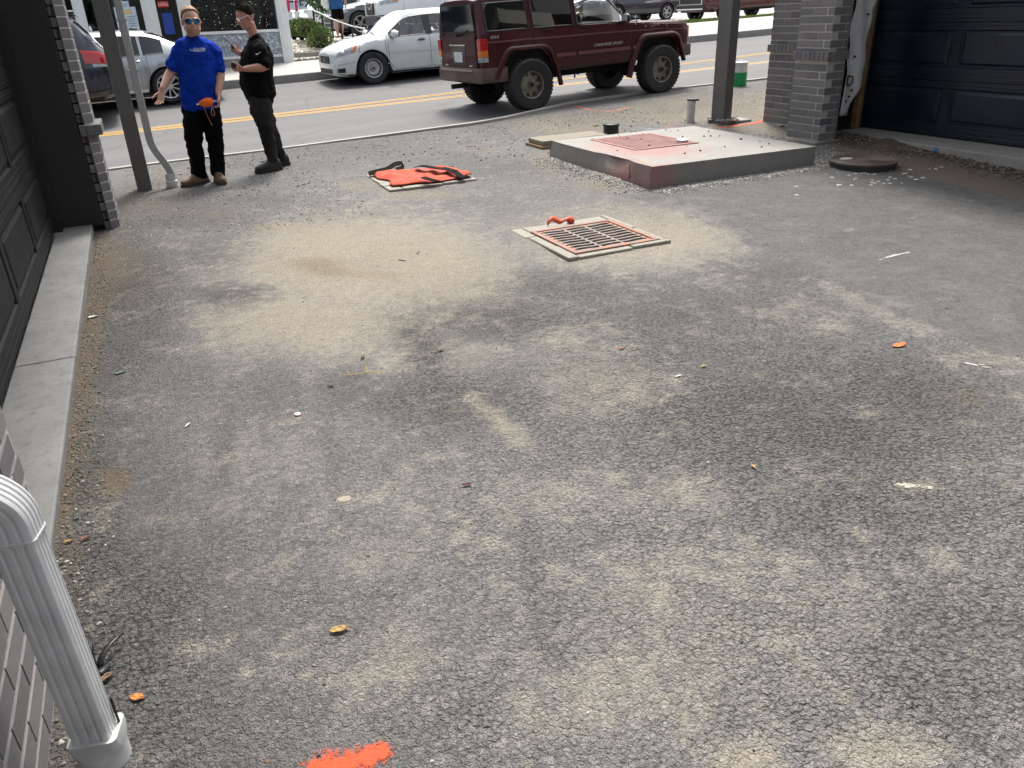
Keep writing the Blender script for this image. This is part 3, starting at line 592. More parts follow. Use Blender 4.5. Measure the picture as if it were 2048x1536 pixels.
# torn house wrap
def wrap():
    P = []; nz, nx = 40, 12; r = np.random.default_rng(5)
    rag = np.cumsum(r.normal(0, .006, nz + 1)); rag -= np.linspace(rag[0], rag[-1], nz + 1)
    for i in range(nz + 1):
        z = .33 + i * (2.27 / nz); row = []
        k = min(1, (z - .33) / .5)
        x1 = 8.135 - .19 * (1 - k) ** 1.5 + .012 * math.sin(z * 9); x0 = 7.80 + rag[i] * 1.2 + .02 * math.sin(z * 5) - .02 * (1 - k)
        x0 = min(x0, x1 - .03)
        for j in range(nx + 1):
            x = x0 + (x1 - x0) * j / nx
            row.append((x, 7.355 - .018 * math.sin(x * 24 + z * 4) - .01 * math.sin(z * 17 + x * 9) - .03 * (1 - j / nx) * abs(math.sin(z * 2.2)), z))
        P.append(row)
    q = MB().grid(P); o = q.build('house_wrap', None, RB, world=True, smooth=180)
    m, n, b = new_mat('white_house_wrap'); b.inputs['Base Color'].default_value = (.74, .73, .70, 1); b.inputs['Roughness'].default_value = .7
    b.inputs['Transmission Weight'].default_value = 0; bump(n, b, noise(n, pos(n), 22, 4, .6), .5, .02); o.data.materials.append(m); return o
WR = wrap(); md = WR.modifiers.new('t', 'SOLIDIFY'); md.thickness = .002
o = text('printed_letter', 'D', .17, (7.85 - 8.3, 7.29 - 5, .73), (math.pi / 2, 0, 0), MT['black'], RB)
for x, z in ((7.93, .62), (7.86, .5), (7.90, .55), (8.02, 1.45), (7.9, 1.0)):
    MB().cyl((x, 7.31, z), (x, 7.325, z), .012, n=8).build('cap_nail', MT['black'], RB, world=True)
# blue chalk spot on the threshold
q = MB(); r = np.random.default_rng(8)
for i in range(60):
    y, z = 5.86 + r.normal(0, .018), .098 + r.normal(0, .02)
    q.cbox((7.7175, y, z), (.002, .012, .010))
tag(q.build('chalk_mark', mat('blue_chalk', (.10, .28, .62), .9)), 'small blue paint spot on the concrete threshold below the navy garage door', 'paint mark')
# ---- steel posts
def post(lo, hi, label, plate=True):
    t = thing('steel_post', label, 'post', ((lo[0] + hi[0]) / 2, (lo[1] + hi[1]) / 2, T(lo[0], lo[1])), group='grey steel posts holding the overhangs')
    MB().box((lo[0], lo[1], T(*lo) - .1), (hi[0], hi[1], 3.4)).build('shaft', MST, t, world=True, bevel=.012, seg=3)
    return t
post((-.175, 9.50), (-.025, 9.70), 'tall grey steel post beside the ribbed downspout and the man in blue')
pt = post((7.08, 8.62), (7.215, 8.885), 'grey steel post on a concrete footing behind the concrete pad and cleanout pipe')
q = MB().box((7.10, 8.54, T(7.1, 8.6) - .1), (7.50, 8.98, T(7.1, 8.7) + .03)); q.build('footing', MCK, pt, world=True, bevel=.015)
r = np.random.default_rng(21)
q = MB()
for i in range(40):
    a = r.uniform(0, 6.28); q.ball((7.15 + .16 * math.cos(a), 8.72 + .2 * math.sin(a), T(7.1, 8.7) + .04), (r.uniform(.015, .05), r.uniform(.015, .05), r.uniform(.01, .03)), 6, 4)
q.build('mortar_lumps', MCD, pt, world=True, kind='stuff')
# ---- downspouts
MAL = mat('white_aluminium', (.60, .61, .615), .36, spec=.5, var=.13, vscale=9)
MPVC = mat('white_pvc', (.55, .55, .535), .4, var=.12, vscale=14)
MGAL = mat('grey_aluminium', (.36, .365, .36), .38, var=.08, vscale=5)
def rib_profile(w, d, nw, nd, g):
    """closed rectangle outline with grooves; w along x, d along y"""
    pts = []
    def side(L, n):
        o = [(-L / 2 + .01, 0)]
        for k in range(n):
            c = -L / 2 + L * (k + 1) / (n + 1); h = L / (n + 1) * .24
            o += [(c - h, 0), (c - h * .4, -g), (c + h * .4, -g), (c + h, 0)]
        o += [(L / 2 - .01, 0), (L / 2 - .003, -.003)]; return o
    for k, (L, n, off) in enumerate(((w, nw, d / 2), (d, nd, w / 2), (w, nw, d / 2), (d, nd, w / 2))):
        a = math.pi / 2 * k
        for s, dd in side(L, n):
            x, y = s, -off - dd
            pts.append((x * math.cos(a) - y * math.sin(a), x * math.sin(a) + y * math.cos(a)))
    return pts
def sweep(prof, path, up):
    path = [V(p) for p in path]; rings = []; L = len(path)
    for i, p in enumerate(path):
        t = (path[min(i + 1, L - 1)] - path[max(i - 1, 0)]).normalized(); x = V(up) - t * V(up).dot(t); x.normalize(); y = t.cross(x)
        rings.append([p + x * a + y * b for a, b in prof])
    return rings
def bend(path, r=.08, n=6):
    path = [V(p) for p in path]; out = [path[0]]
    for i in range(1, len(path) - 1):
        a, b, c = path[i - 1], path[i], path[i + 1]; u = (a - b).normalized(); v = (c - b).normalized(); k = min(r, (a - b).length * .45, (c - b).length * .45)
        for j in range(n + 1):
            s = j / n; out.append((b + u * k) * (1 - s) ** 2 + b * 2 * s * (1 - s) + (b + v * k) * s * s)
    out.append(path[-1]); return out
DS = thing('downspout', 'white ribbed downspout close up at the lower left corner', 'downspout', (-.40, 1.62, 0), group='downspouts')
pf = rib_profile(.086, .066, 3, 4, .004)
rz0 = math.radians(-14)
upv = (math.cos(rz0), math.sin(rz0), 0)
q = MB(); q.loft(sweep(pf, [(-.402, 1.61, .045), (-.408, 1.61, .70)], upv)); q.build('pipe', MAL, DS, world=True, smooth=25)
pf2 = rib_profile(.092, .072, 3, 4, .004)
q = MB(); q.loft(sweep(pf2, bend([(-.408, 1.61, .665), (-.408, 1.61, .74), (-.565, 1.63, .90)], .07, 7), upv)); q.build('elbow', MAL, DS, world=True, smooth=25)
q = MB(); q.loft(sweep(rib_profile(.095, .075, 0, 0, 0), [(-.408, 1.61, .672), (-.408, 1.61, .676)], upv)); q.build('crimp', MAL, DS, world=True)
q = MB()
def rr(cx, cy, z, w, d, r, n=5, rz=rz0):
    pts = []
    for k, (sx, sy) in enumerate(((1, 1), (-1, 1), (-1, -1), (1, -1))):
        for j in range(n + 1):
            a = math.pi / 2 * k + math.pi / 2 * j / n; x = sx * (w / 2 - r) + r * math.cos(a); y = sy * (d / 2 - r) + r * math.sin(a)
            pts.append(V((cx + x * math.cos(rz) - y * math.sin(rz), cy + x * math.sin(rz) + y * math.cos(rz), z)))
    return pts
rings = [rr(-.40, 1.61, z, w_, d_, r_) for z, w_, d_, r_ in ((.10, .098, .078, .012), (.102, .110, .090, .015), (.085, .112, .092, .016), (.062, .112, .096, .03), (.052, .112, .106, .048), (.03, .114, .114, .056), (-.05, .114, .114, .056))]
q.loft(rings[::-1]); q.build('drain_adapter', MPVC, DS, world=True, smooth=40)
q = MB(); q.beam((-.352, 1.625, .17), (-.350, 1.615, .085), .006, .005); q.build('sealant', MT['black'], DS, world=True)
q = MB(); q.lathe([(.0605, -.06), (.0605, .0), (.058, .003), (.052, .003)], 24, Matrix.Translation((-.395, 1.605, 0))); q.build('drain_collar', MPVC, DS, world=True, smooth=40)
DF = thing('downspout', 'ribbed grey downspout running down the left steel post beside the boots', 'downspout', (.15, 9.5, 0), group='downspouts')
pf = rib_profile(.075, .06, 2, 3, .003)
P0, P1, P2, P3 = (0.043,9.550,1.870), (0.060,9.500,0.451), (0.174,9.500,0.227), (0.202,9.500,0.116)
path = bend([(P1[0], 9.55, 3.38), (P1[0], 9.53, P1[2]), P2, P3], .10, 7)
q = MB(); q.loft(sweep(pf, path, (1, .0, .2))); q.build('pipe', MGAL, DF, world=True, smooth=25)
zc = (0.096,9.550,1.556)[2]
q = MB(); q.loft(sweep(rib_profile(.083, .068, 2, 3, .003), [(P1[0], 9.55, zc - .07), (P1[0], 9.55, zc + .07)], (1, 0, 0))); q.build('coupling', MGAL, DF, world=True, smooth=25)
P4 = (0.184,9.500,0.008)
q = MB(); q.lathe([(.048, .16), (.052, .14), (.052, .085), (.062, .08), (.062, .035), (.056, .03)], 20, Matrix.Translation((P4[0], P4[1], T(P4[0], P4[1]) - .005))); q.build('drain_adapter', MPVC, DF, world=True, smooth=40)
q = MB(); q.lathe([(.066, -.1), (.066, .028), (.056, .032)], 20, Matrix.Translation((P4[0], P4[1], T(P4[0], P4[1]) - .005))); q.build('drain_collar', mat('dirty_pvc', (.40, .38, .34), .6, var=.2, vscale=20), DF, world=True, smooth=40)
for z in (1.2, zc + .12):
    q = MB(); q.box((P1[0] - .055, 9.50, z), (P1[0] + .045, 9.59, z + .02)); q.build('bracket', MGAL, DF, world=True)

# ================================================================ shop across the road
MWH = mat('white_trim', (.66, .68, .67), .5, var=.06)
MSH = mat('shop_dark', (.012, .013, .013), .9)
SY = 22.78
zs = lambda x: T(x, SY) + .10
SHOP = thing('shop_building', 'shop with large dark windows, white posts and grey mosaic panel across the road', 'building', (0, SY, zs(0)))
MB().box((-9, SY + .02, .2), (4.10, SY + .30, .86)).build('plinth', MCK, SHOP, world=True, bevel=.01)
mk, n_, b_ = new_mat('mosaic_panel')
v_ = N(n_, 'ShaderNodeTexVoronoi', Scale=22.); n_.links.new(pos(n_), v_.inputs['Vector']); s_ = N(n_, 'ShaderNodeSeparateColor'); n_.links.new(v_.outputs['Color'], s_.inputs[0])
n_.links.new(ramp(n_, s_.outputs[0], [(0, (.16, .19, .24)), (.5, (.27, .31, .37)), (.85, (.36, .40, .45)), (1, (.70, .72, .74))]), b_.inputs['Base Color']); b_.inputs['Roughness'].default_value = .35
MB().box((1.8, SY + .02, .862), (3.84, SY + .2, 1.40)).build('mosaic_panel', mk, SHOP, world=True)
MB().box((1.78, SY - .04, 1.402), (3.84, SY + .2, 1.47)).build('window_sill', MWH, SHOP, world=True, bevel=.01)
MB().box((1.78, SY - .005, .80), (3.86, SY + .1, .861)).build('panel_rail', MWH, SHOP, world=True)
for x0, x1 in ((-.86, -.62), (.64, .97), (1.46, 1.78), (3.84, 4.12)):
    MB().box((x0, SY - .06, zs(x0) if x0 < 1 or x0 > 3 else .5), (x1, SY + .22, 4.2)).build('window_post', MWH, SHOP, world=True, bevel=.012)
    MB().box((x0 + .07, SY - .075, 1.0), (x1 - .07, SY - .062, 4.2)).build('post_strip', MWH, SHOP, world=True)
SG = glass('shop_glass', (.55, .6, .6), .75)
for x0, x1, z0 in ((-.62, .64, .9), (.97, 1.46, .45), (1.78, 3.84, 1.47), (-9, -.86, 1.2)):
    MB().box((x0, SY + .08, z0), (x1, SY + .092, 4.2)).build('window_pane', SG, SHOP, world=True)
MB().box((-9, SY + .3, 4.2), (4.12, SY + .5, 5.6)).build('fascia', MWH, SHOP, world=True)
MB().box((-9, SY - .05, 4.2), (4.12, SY + 5, 4.3)).build('ceiling', MSH, SHOP, world=True)
MB().box((-9, SY + 2.6, .3), (4.1, SY + 2.7, 4.2)).build('back_wall', mat('shop_back', (.020, .022, .020), .9, var=.6, vscale=2), SHOP, world=True)
MB().box((4.02, SY + .22, .3), (4.10, SY + 5, 4.6)).build('side_wall', MWH, SHOP, world=True)
MB().box((-9, SY + .22, .2), (4.0, SY + 2.6, .45)).build('floor', MSH, SHOP, world=True)
mbw = mat('brown_frame', (.06, .05, .04), .6)
MB().box((-9, SY - .02, 1.2), (-.87, SY + .07, 1.62)).build('lower_panel', mbw, SHOP, world=True)
for z in (1.66, 2.02): MB().box((-9, SY - .04, z), (-.87, SY + .05, z + .035)).build('window_rail', MWH, SHOP, world=True)
for x in (-1.35, -2.4, -3.5): MB().box((x, SY - .03, 1.2), (x + .12, SY + .05, 4.2)).build('mullion', mbw, SHOP, world=True)
MGP = mat('grey_display_panel', (.16, .175, .175), .6, var=.3, vscale=14)
for i in range(6): MB().box((3.12 + i * .075, SY + .55, 1.3), (3.12 + i * .075 + .06, SY + .6, 4.1)).build('display_panel', MGP, SHOP, world=True)
MB().box((2.35, SY + .9, 1.3), (2.62, SY + .95, 4.1)).build('curtain', mat('green_curtain', (.035, .05, .045), .9), SHOP, world=True)
MB().box((2.9, SY + .9, 1.3), (3.08, SY + .95, 4.1)).build('curtain', MT['black'], SHOP, world=True)
# goods in the window
rk = thing('display_rack', 'dark rack of small bottles standing inside the shop window', 'rack', (2.0, SY + .5, 1.3))
q = MB()
for z in (1.5, 1.72, 1.94): q.box((1.82, SY + .45, z), (2.75, SY + .62, z + .015))
for x in (1.83, 2.2, 2.74): q.box((x, SY + .6, 1.3), (x + .02, SY + .62, 2.3))
q.build('shelf', MT['black'], rk, world=True)
r = np.random.default_rng(4); q1 = MB(); q2 = MB()
for z in (1.515, 1.735, 1.955):
    for k in range(22):
        x = 1.86 + k * .041 + r.normal(0, .005); h = r.uniform(.07, .15); d = q1 if r.random() < .72 else q2
        d.tube([(x, SY + .5, z), (x, SY + .5, z + h * .65), (x, SY + .5, z + h * .75), (x, SY + .5, z + h)], [.015, .015, .006, .006], 6)
o = q1.build('bottle', mat('dark_bottles', (.05, .05, .055), .15), rk, world=True, kind='stuff'); o = q2.build('bottle', mat('pale_bottles', (.6, .6, .56), .3), rk, world=True, kind='stuff')
q = MB()
for k in range(70):
    x, z = r.uniform(1.8, 3.8), 0
    z = r.uniform(1.5, 2.3); q.ball((x, SY + .3 + r.uniform(0, .2), z), .007, 5, 3)
tag(q.build('string_lights', emit('fairy_bulbs', (1, .95, .85), 2.0)), 'strings of tiny white bulbs hanging in the dark shop window', 'string lights')
pl = thing('window_plant', 'round grey green plant in the shop window behind the man in blue', 'plant', (1.98, SY + .4, 2.0))
q = MB()
for k in range(160):
    d = V(r.normal(0, 1, 3)); d.normalize(); c = V((2.0, SY + .42, 2.12)) + d * .11 * r.uniform(.6, 1.1); a = V(r.normal(0, .03, 3)); b = V(r.normal(0, .03, 3))
    q.add([c, c + a, c + b], [(0, 1, 2)])
q.build('leaves', mat('sage_leaf', (.13, .15, .10), .8), pl, world=True); MB().cyl((2.0, SY + .42, 1.75), (2.0, SY + .42, 2.1), .012).build('stem', MT['black'], pl, world=True)
lan = thing('window_lantern', 'small red and white lantern hanging in the right end of the shop window', 'lantern', (3.66, SY + .4, 1.9))
MB().lathe([(.03, 0), (.07, .03), (.07, .2), (.03, .24)], 10, Matrix.Translation((3.70, SY + .4, 1.84))).build('body', mat('red_lantern', (.35, .02, .03), .4), lan, world=True, smooth=40)
MB().ball((3.68, SY + .32, 1.96), .025, 8, 6).build('globe', MWH, lan, world=True)
MB().cyl((3.70, SY + .4, 2.08), (3.70, SY + .4, 2.6), .006, n=6).build('cord', MT['black'], lan, world=True)
# posters and the open sign
def poster():
    t = thing('paper_notice', 'pale blue paper notice with yellow bars taped inside the shop window by the steel post', 'notice', (.25, SY + .06, 1.8))
    MB().box((.02, SY + .06, 1.50), (.50, SY + .066, 2.09)).build('sheet', mat('pale_paper', (.50, .60, .68), .6), t, world=True)
    MB().box((.10, SY + .06, 2.093), (.38, SY + .066, 2.22)).build('top_sheet', mat('pale_paper_2', (.46, .56, .64), .6), t, world=True)
    y = mat('yellow_print', (.62, .44, .08), .6); g = mat('grey_print', (.16, .22, .28), .6)
    for k in range(2): MB().box((.17 + .01 * k, SY + .054, 2.0 - .06 * k), (.40 + .01 * k, SY + .059, 2.035 - .06 * k)).build('print_bar', y, t, world=True)
    for k in range(7):
        q = MB()
        for a, b in ((.06, .20), (.27, .46)): q.box((a, SY + .055, 1.87 - .052 * k), (b - .02 * (k % 3), SY + .059, 1.885 - .052 * k))
        q.build('print_line', g, t, world=True)
    q = MB().box((.13, SY + .055, 2.14), (.35, SY + .059, 2.152)); q.box((.16, SY + .055, 2.11), (.30, SY + .059, 2.12)); q.build('print_line', g, t, world=True)
poster()
t = thing('open_sign', 'small red open sign hanging in the shop door glass above the man in blue', 'sign', (1.13, SY + .05, 2.1))
MB().box((1.02, SY + .045, 2.06), (1.27, SY + .065, 2.19)).build('panel', mat('red_sign', (.55, .02, .015), .4), t, world=True, bevel=.01)
text('lettering', 'OPEN', .075, (1.145 - 1.13, -.01, .012), (math.pi / 2, 0, 0), MWH, t, sx=1.2)
text('lettering', 'WE ARE', .028, (1.145 - 1.13, -.01, .062), (math.pi / 2, 0, 0), MWH, t)
MB().box((1.06, SY + .05, 1.45), (1.30, SY + .06, 1.93)).build('blue_poster', mat('blue_poster', (.01, .04, .28), .5), SHOP, world=True)

# ================================================================ vehicles
# local frame: +x forward, +y left, z up, origin on the ground under the middle of the wheelbase
class Body:
    def __init__(s, keys, R, arches, sc=(1, 1, 1)):
        s.sc = sc; s.kx = [k[0] * sc[0] for k in keys]; o = np.argsort(s.kx); s.kx = [s.kx[i] for i in o]
        K = [keys[i] for i in o]; s.R = R; s.arches = arches
        s.Y = [[k[1][r][0] * sc[1] for k in K] for r in range(R)]; s.Z = [[k[1][r][1] * sc[2] for k in K] for r in range(R)]
    def sec(s, x):
        y = np.array([float(pchip(s.kx, s.Y[r], [x])[0]) for r in range(s.R)]); z = np.array([float(pchip(s.kx, s.Z[r], [x])[0]) for r in range(s.R)])
        for ax, ar, az in s.arches:
            d = abs(x - ax)
            if d < ar:
                za = az + math.sqrt(ar * ar - d * d)
                for r in range(s.R - 3):
                    if z[r] < za:
                        # stay on the side surface at that height
                        k = min([i for i in range(s.R) if z[i] > za] or [s.R - 1])
                        y[r] = y[k] - .002 * (k - r); z[r] = za + .002 * r
        return y, z
    def pt(s, x, r, side=1, off=0):
        y, z = s.sec(x); i = int(min(max(math.floor(r), 0), s.R - 2)); t = r - i
        yy, zz = y[i] * (1 - t) + y[i + 1] * t, z[i] * (1 - t) + z[i + 1] * t
        if off:
            dy, dz = z[i + 1] - z[i], -(y[i + 1] - y[i]); l = math.hypot(dy, dz) or 1
            yy += off * dy / l; zz += off * dz / l
        return V((x, side * yy, zz))
    def patch(s, x0, x1, r0, r1, side=1, off=.006, nx=8, nr=4, skew=0.0, mb=None):
        mb = mb or MB(); P = []
        for i in range(nx + 1):
            row = []
            for j in range(nr + 1):
                r = r0 + (r1 - r0) * j / nr; x = x0 + (x1 - x0) * i / nx + skew * (j / nr)
                row.append(s.pt(x, r, side, off))
            P.append(row)
        if side > 0: P = P[::-1]
        return mb.grid(P)
def rim_and_tyre(car, x, y, side, r, w, style, rimr, mr, tread=False):
    """side=+1: outer face towards +y"""
    M = Matrix.Translation((x, y, r)) @ Matrix.Rotation(-math.pi / 2 * side, 4, 'X')   # local z -> outwards
    wh = thing_part('wheel', car)
    q = MB(); h = w / 2
    prof = [(rimr * .97, -h * .9), (r * .93, -h), (r * .985, -h * .82), (r, -h * .6), (r, h * .6), (r * .985, h * .82), (r * .93, h), (rimr * 1.12, h * .98), (rimr * .99, h * .86)]
    q.lathe(prof, 36, M, cap=False); 
    if tread:
        for k in range(44):
            a = 2 * math.pi * k / 44
            for zz, wz in ((-h * .62, h * .36), (0, h * .4), (h * .62, h * .36)):
                a2 = a + (.07 if zz == 0 else 0)
                m2 = M @ Matrix.Rotation(a2, 4, 'Z'); q.box((r - .005, -.016, zz - wz / 2), (r + .009, .016, zz + wz / 2), m2)
    ty = q.build('tyre', MT['rubber'], wh, smooth=35)
    q = MB()
    q.lathe([(rimr, -h * .8), (rimr, h * .85), (rimr * .97, h * .93), (rimr * .90, h * .86), (rimr * .86, h * .3), (rimr * .86, -h * .1)], 32, M, cap=False)
    d = h * .45
    if style == 'steel':
        q.lathe([(rimr * .87, h * .2), (rimr * .74, h * .52), (rimr * .62, h * .58), (rimr * .34, h * .36), (rimr * .30, h * .62), (rimr * .12, h * .68), (.001, h * .68)], 32, M, cap=False)
    elif style == 'jeep':
        q.lathe([(rimr * .87, h * .1), (rimr * .62, h * .34)], 32, M, cap=False); q.lathe([(rimr * .62, h * .1), (rimr * .62, h * .34), (rimr * .40, h * .44), (rimr * .26, h * .46), (rimr * .22, h * .78), (.001, h * .8)], 24, M, cap=False)
        for k in range(8):
            m2 = M @ Matrix.Rotation(2 * math.pi * k / 8, 4, 'Z'); q.box((rimr * .25, -.028, h * .05), (rimr * .9, .028, h * .38), m2)
    else:
        n, wd = {'five': (5, .042), 'star': (5, .034), 'multi': (10, .018), 'double': (5, .05)}[style]
        for k in range(n):
            m2 = M @ Matrix.Rotation(2 * math.pi * (k + .3) / n, 4, 'Z')
            rings = []
            for t, ww, zz in ((.12, 1.15, .62), (.5, .9, .60), (.95, 1.25, .66)):
                xx = rimr * t; ww *= wd; rings.append([m2 @ V((xx, -ww, h * zz - .05)), m2 @ V((xx, ww, h * zz - .05)), m2 @ V((xx, ww * .8, h * zz)), m2 @ V((xx, -ww * .8, h * zz))])
            q.loft(rings)
        q.lathe([(rimr * .22, h * .3), (rimr * .2, h * .66), (.001, h * .7)], 16, M, cap=False)
    q.build('rim', mr, wh, smooth=40)
    q = MB(); q.lathe([(rimr * .86, -h * .15), (rimr * .3, -h * .05), (.001, -h * .05)], 20, M, cap=False); q.build('brake_disc', MT['under'], wh)
    if style == 'steel':
        q = MB()
        for k in range(12):
            m2 = M @ Matrix.Rotation(2 * math.pi * k / 12, 4, 'Z'); q.cyl(m2 @ V((rimr * .70, 0, h * .52)), m2 @ V((rimr * .70, 0, h * .575)), .013, n=8)
        for k in range(5):
            m2 = M @ Matrix.Rotation(2 * math.pi * k / 5, 4, 'Z'); q.cyl(m2 @ V((rimr * .22, 0, h * .3)), m2 @ V((rimr * .22, 0, h * .66)), .012, n=6)
        q.lathe([(rimr * .14, h * .66), (rimr * .12, h * .72), (.001, h * .72)], 12, M, cap=False)
        q.build('wheel_hole', MT['black'], wh)
    if style == 'jeep':
        q = MB(); q.lathe([(rimr * .20, h * .5), (rimr * .18, h * .84), (.001, h * .86)], 12, M, cap=False)
        q.build('hub_cap', MT['under'], wh)
    return wh
def thing_part(name, parent):
    o = bpy.data.objects.new(name, None); COL.objects.link(o); o.parent = parent; o.empty_display_size = .1; reg(o, parent); return o
def seam(car, body, pts, side, m=None, r=.0045):
    P = [body.pt(x, rr_, side, .001) for x, rr_ in pts]
    q = MB(); q.tube(P, r, 5); return q.build('door_seam', m or MT['black'], car)
def car_body(car, B, paint, xs, wins, screens, doors, R, mglass, mscreen=None, trim=True):
    """wins: [(x0,x1)] side window ranges (rows R-5..R-4); screens: [(x0,x1,name)] over rows R-3..R-1; doors: [(x0,x1)]"""
    mscreen = mscreen or mglass
    wr = R - 5
    S = {}
    secs = [B.sec(x) for x in xs]
    body, side_w, scr, drs = MB(), {}, {}, {}
    n = len(xs)
    def P(i, r, sd): y, z = secs[i]; return V((xs[i], sd * y[r], z[r]))
    for i in range(n - 1):
        xm = (xs[i] + xs[i + 1]) / 2
        for r in range(R - 1):
            for sd in (1, -1):
                q = [P(i, r, sd), P(i + 1, r, sd), P(i + 1, r + 1, sd), P(i, r + 1, sd)]
                if sd < 0: q = q[::-1]
                tgt = body
                if r == wr:
                    for k, (a, b) in enumerate(wins):
                        if a < xm < b: tgt = side_w.setdefault((k, sd), MB())
                if r >= R - 3:
                    for (a, b, nm) in screens:
                        if a < xm < b: tgt = scr.setdefault(nm, MB())
                if tgt is body and r < R - 4:
                    for k, (a, b) in enumerate(doors):
                        if a < xm < b: tgt = drs.setdefault((k, sd), MB())
                tgt.add(q, [(0, 1, 2, 3)])
    for i, fl in ((0, 1), (n - 1, 0)):
        ring = [P(i, r, 1) for r in range(R)] + [P(i, r, -1) for r in range(R - 1, -1, -1)]
        for r in range(R - 1):
            q = [P(i, r, 1), P(i, r + 1, 1), P(i, r + 1, -1), P(i, r, -1)]
            body.add(q if fl else q[::-1], [(0, 1, 2, 3)])
    def fin(mb, name, m, par=car):
        o = mb.build(name, m, par); me = o.data
        import bmesh
        bm = bmesh.new(); bm.from_mesh(me); bmesh.ops.remove_doubles(bm, verts=bm.verts, dist=.0008); bm.to_mesh(me); bm.free()
        me.polygons.foreach_set('use_smooth', [True] * len(me.polygons)); me.set_sharp_from_angle(angle=math.radians(38)); return o
    fin(body, 'body', paint)
    out = {}
    for k, mb in drs.items(): out[k] = fin(mb, 'door', paint)
    for k, mb in side_w.items(): fin(mb, 'side_window', mglass)
    for k, mb in scr.items(): fin(mb, k, mscreen)
    # underbody
    z0 = min(float(s_[1][0]) for s_ in secs); wv = max(float(s_[0][0]) for s_ in secs) - .08
    MB().box((xs[0] + .25, -wv, z0 + .02), (xs[-1] - .25, wv, z0 + .16)).build('underbody', MT['under'], car)
    # wheel wells
    for ax, ar, az in B.arches:
        MB().box((ax - ar * .96, -wv + .03, z0 + .1), (ax + ar * .96, wv - .03, az + ar * .98)).build('wheel_well', MT['under'], car)
    return out
def stations(B, x0, x1, extra, step=.07):
    xs = list(np.arange(x0, x1, step)) + [x0, x1] + list(extra)
    for ax, ar, az in B.arches:
        xs += [ax + ar * math.cos(a) * .9995 for a in np.linspace(0, math.pi, 19)]
    xs = sorted(x for x in set(np.round(xs, 4)) if x0 - 1e-6 <= x <= x1 + 1e-6)
    out = [xs[0]]
    ex = set(np.round(extra, 4))
    for x in xs[1:]:
        if x - out[-1] > .012: out.append(x)
        elif x in ex: out[-1] = x
    return out
def scale_keys(keys): return keys
# rows: 0 sill, 1 sill side, 2 lower door, 3 widest, 4 shoulder, 5 window foot, 6 window head, 7 roof edge, 8 roof, 9 centre
SEDAN = [
 (2.17, [(.50, .24), (.56, .28), (.60, .38), (.60, .50), (.56, .60), (.52, .635), (.45, .66), (.38, .67), (.2, .685), (0, .69)]),
 (2.10, [(.64, .21), (.73, .26), (.78, .38), (.78, .54), (.73, .655), (.69, .69), (.6, .72), (.5, .735), (.25, .75), (0, .755)]),
 (1.88, [(.72, .19), (.84, .25), (.875, .40), (.88, .58), (.85, .73), (.80, .785), (.7, .815), (.55, .83), (.28, .85), (0, .855)]),
 (1.50, [(.74, .19), (.87, .25), (.90, .43), (.91, .62), (.88, .80), (.83, .87), (.72, .90), (.56, .92), (.28, .945), (0, .95)]),
 (1.12, [(.74, .19), (.87, .25), (.90, .45), (.915, .65), (.89, .855), (.85, .92), (.80, .945), (.72, .965), (.4, 1.0), (0, 1.02)]),
 (.38, [(.74, .19), (.87, .25), (.90, .45), (.915, .68), (.885, .89), (.86, .94), (.665, 1.33), (.62, 1.39), (.32, 1.45), (0, 1.46)]),
 (-.35, [(.74, .19), (.87, .25), (.90, .45), (.915, .69), (.885, .90), (.86, .95), (.66, 1.36), (.61, 1.415), (.3, 1.47), (0, 1.475)]),
 (-1.08, [(.74, .19), (.87, .25), (.90, .45), (.915, .70), (.885, .915), (.86, .965), (.665, 1.32), (.61, 1.38), (.3, 1.435), (0, 1.44)]),
 (-1.95, [(.73, .20), (.86, .27), (.89, .47), (.90, .71), (.87, .93), (.835, .98), (.76, 1.03), (.66, 1.05), (.35, 1.075), (0, 1.08)]),
 (-2.36, [(.68, .24), (.80, .32), (.84, .5), (.85, .7), (.82, .91), (.78, .955), (.68, .985), (.58, .995), (.3, 1.015), (0, 1.02)]),
 (-2.5, [(.58, .30), (.68, .38), (.76, .5), (.77, .68), (.73, .85), (.68, .89), (.6, .92), (.5, .93), (.25, .945), (0, .95)])]
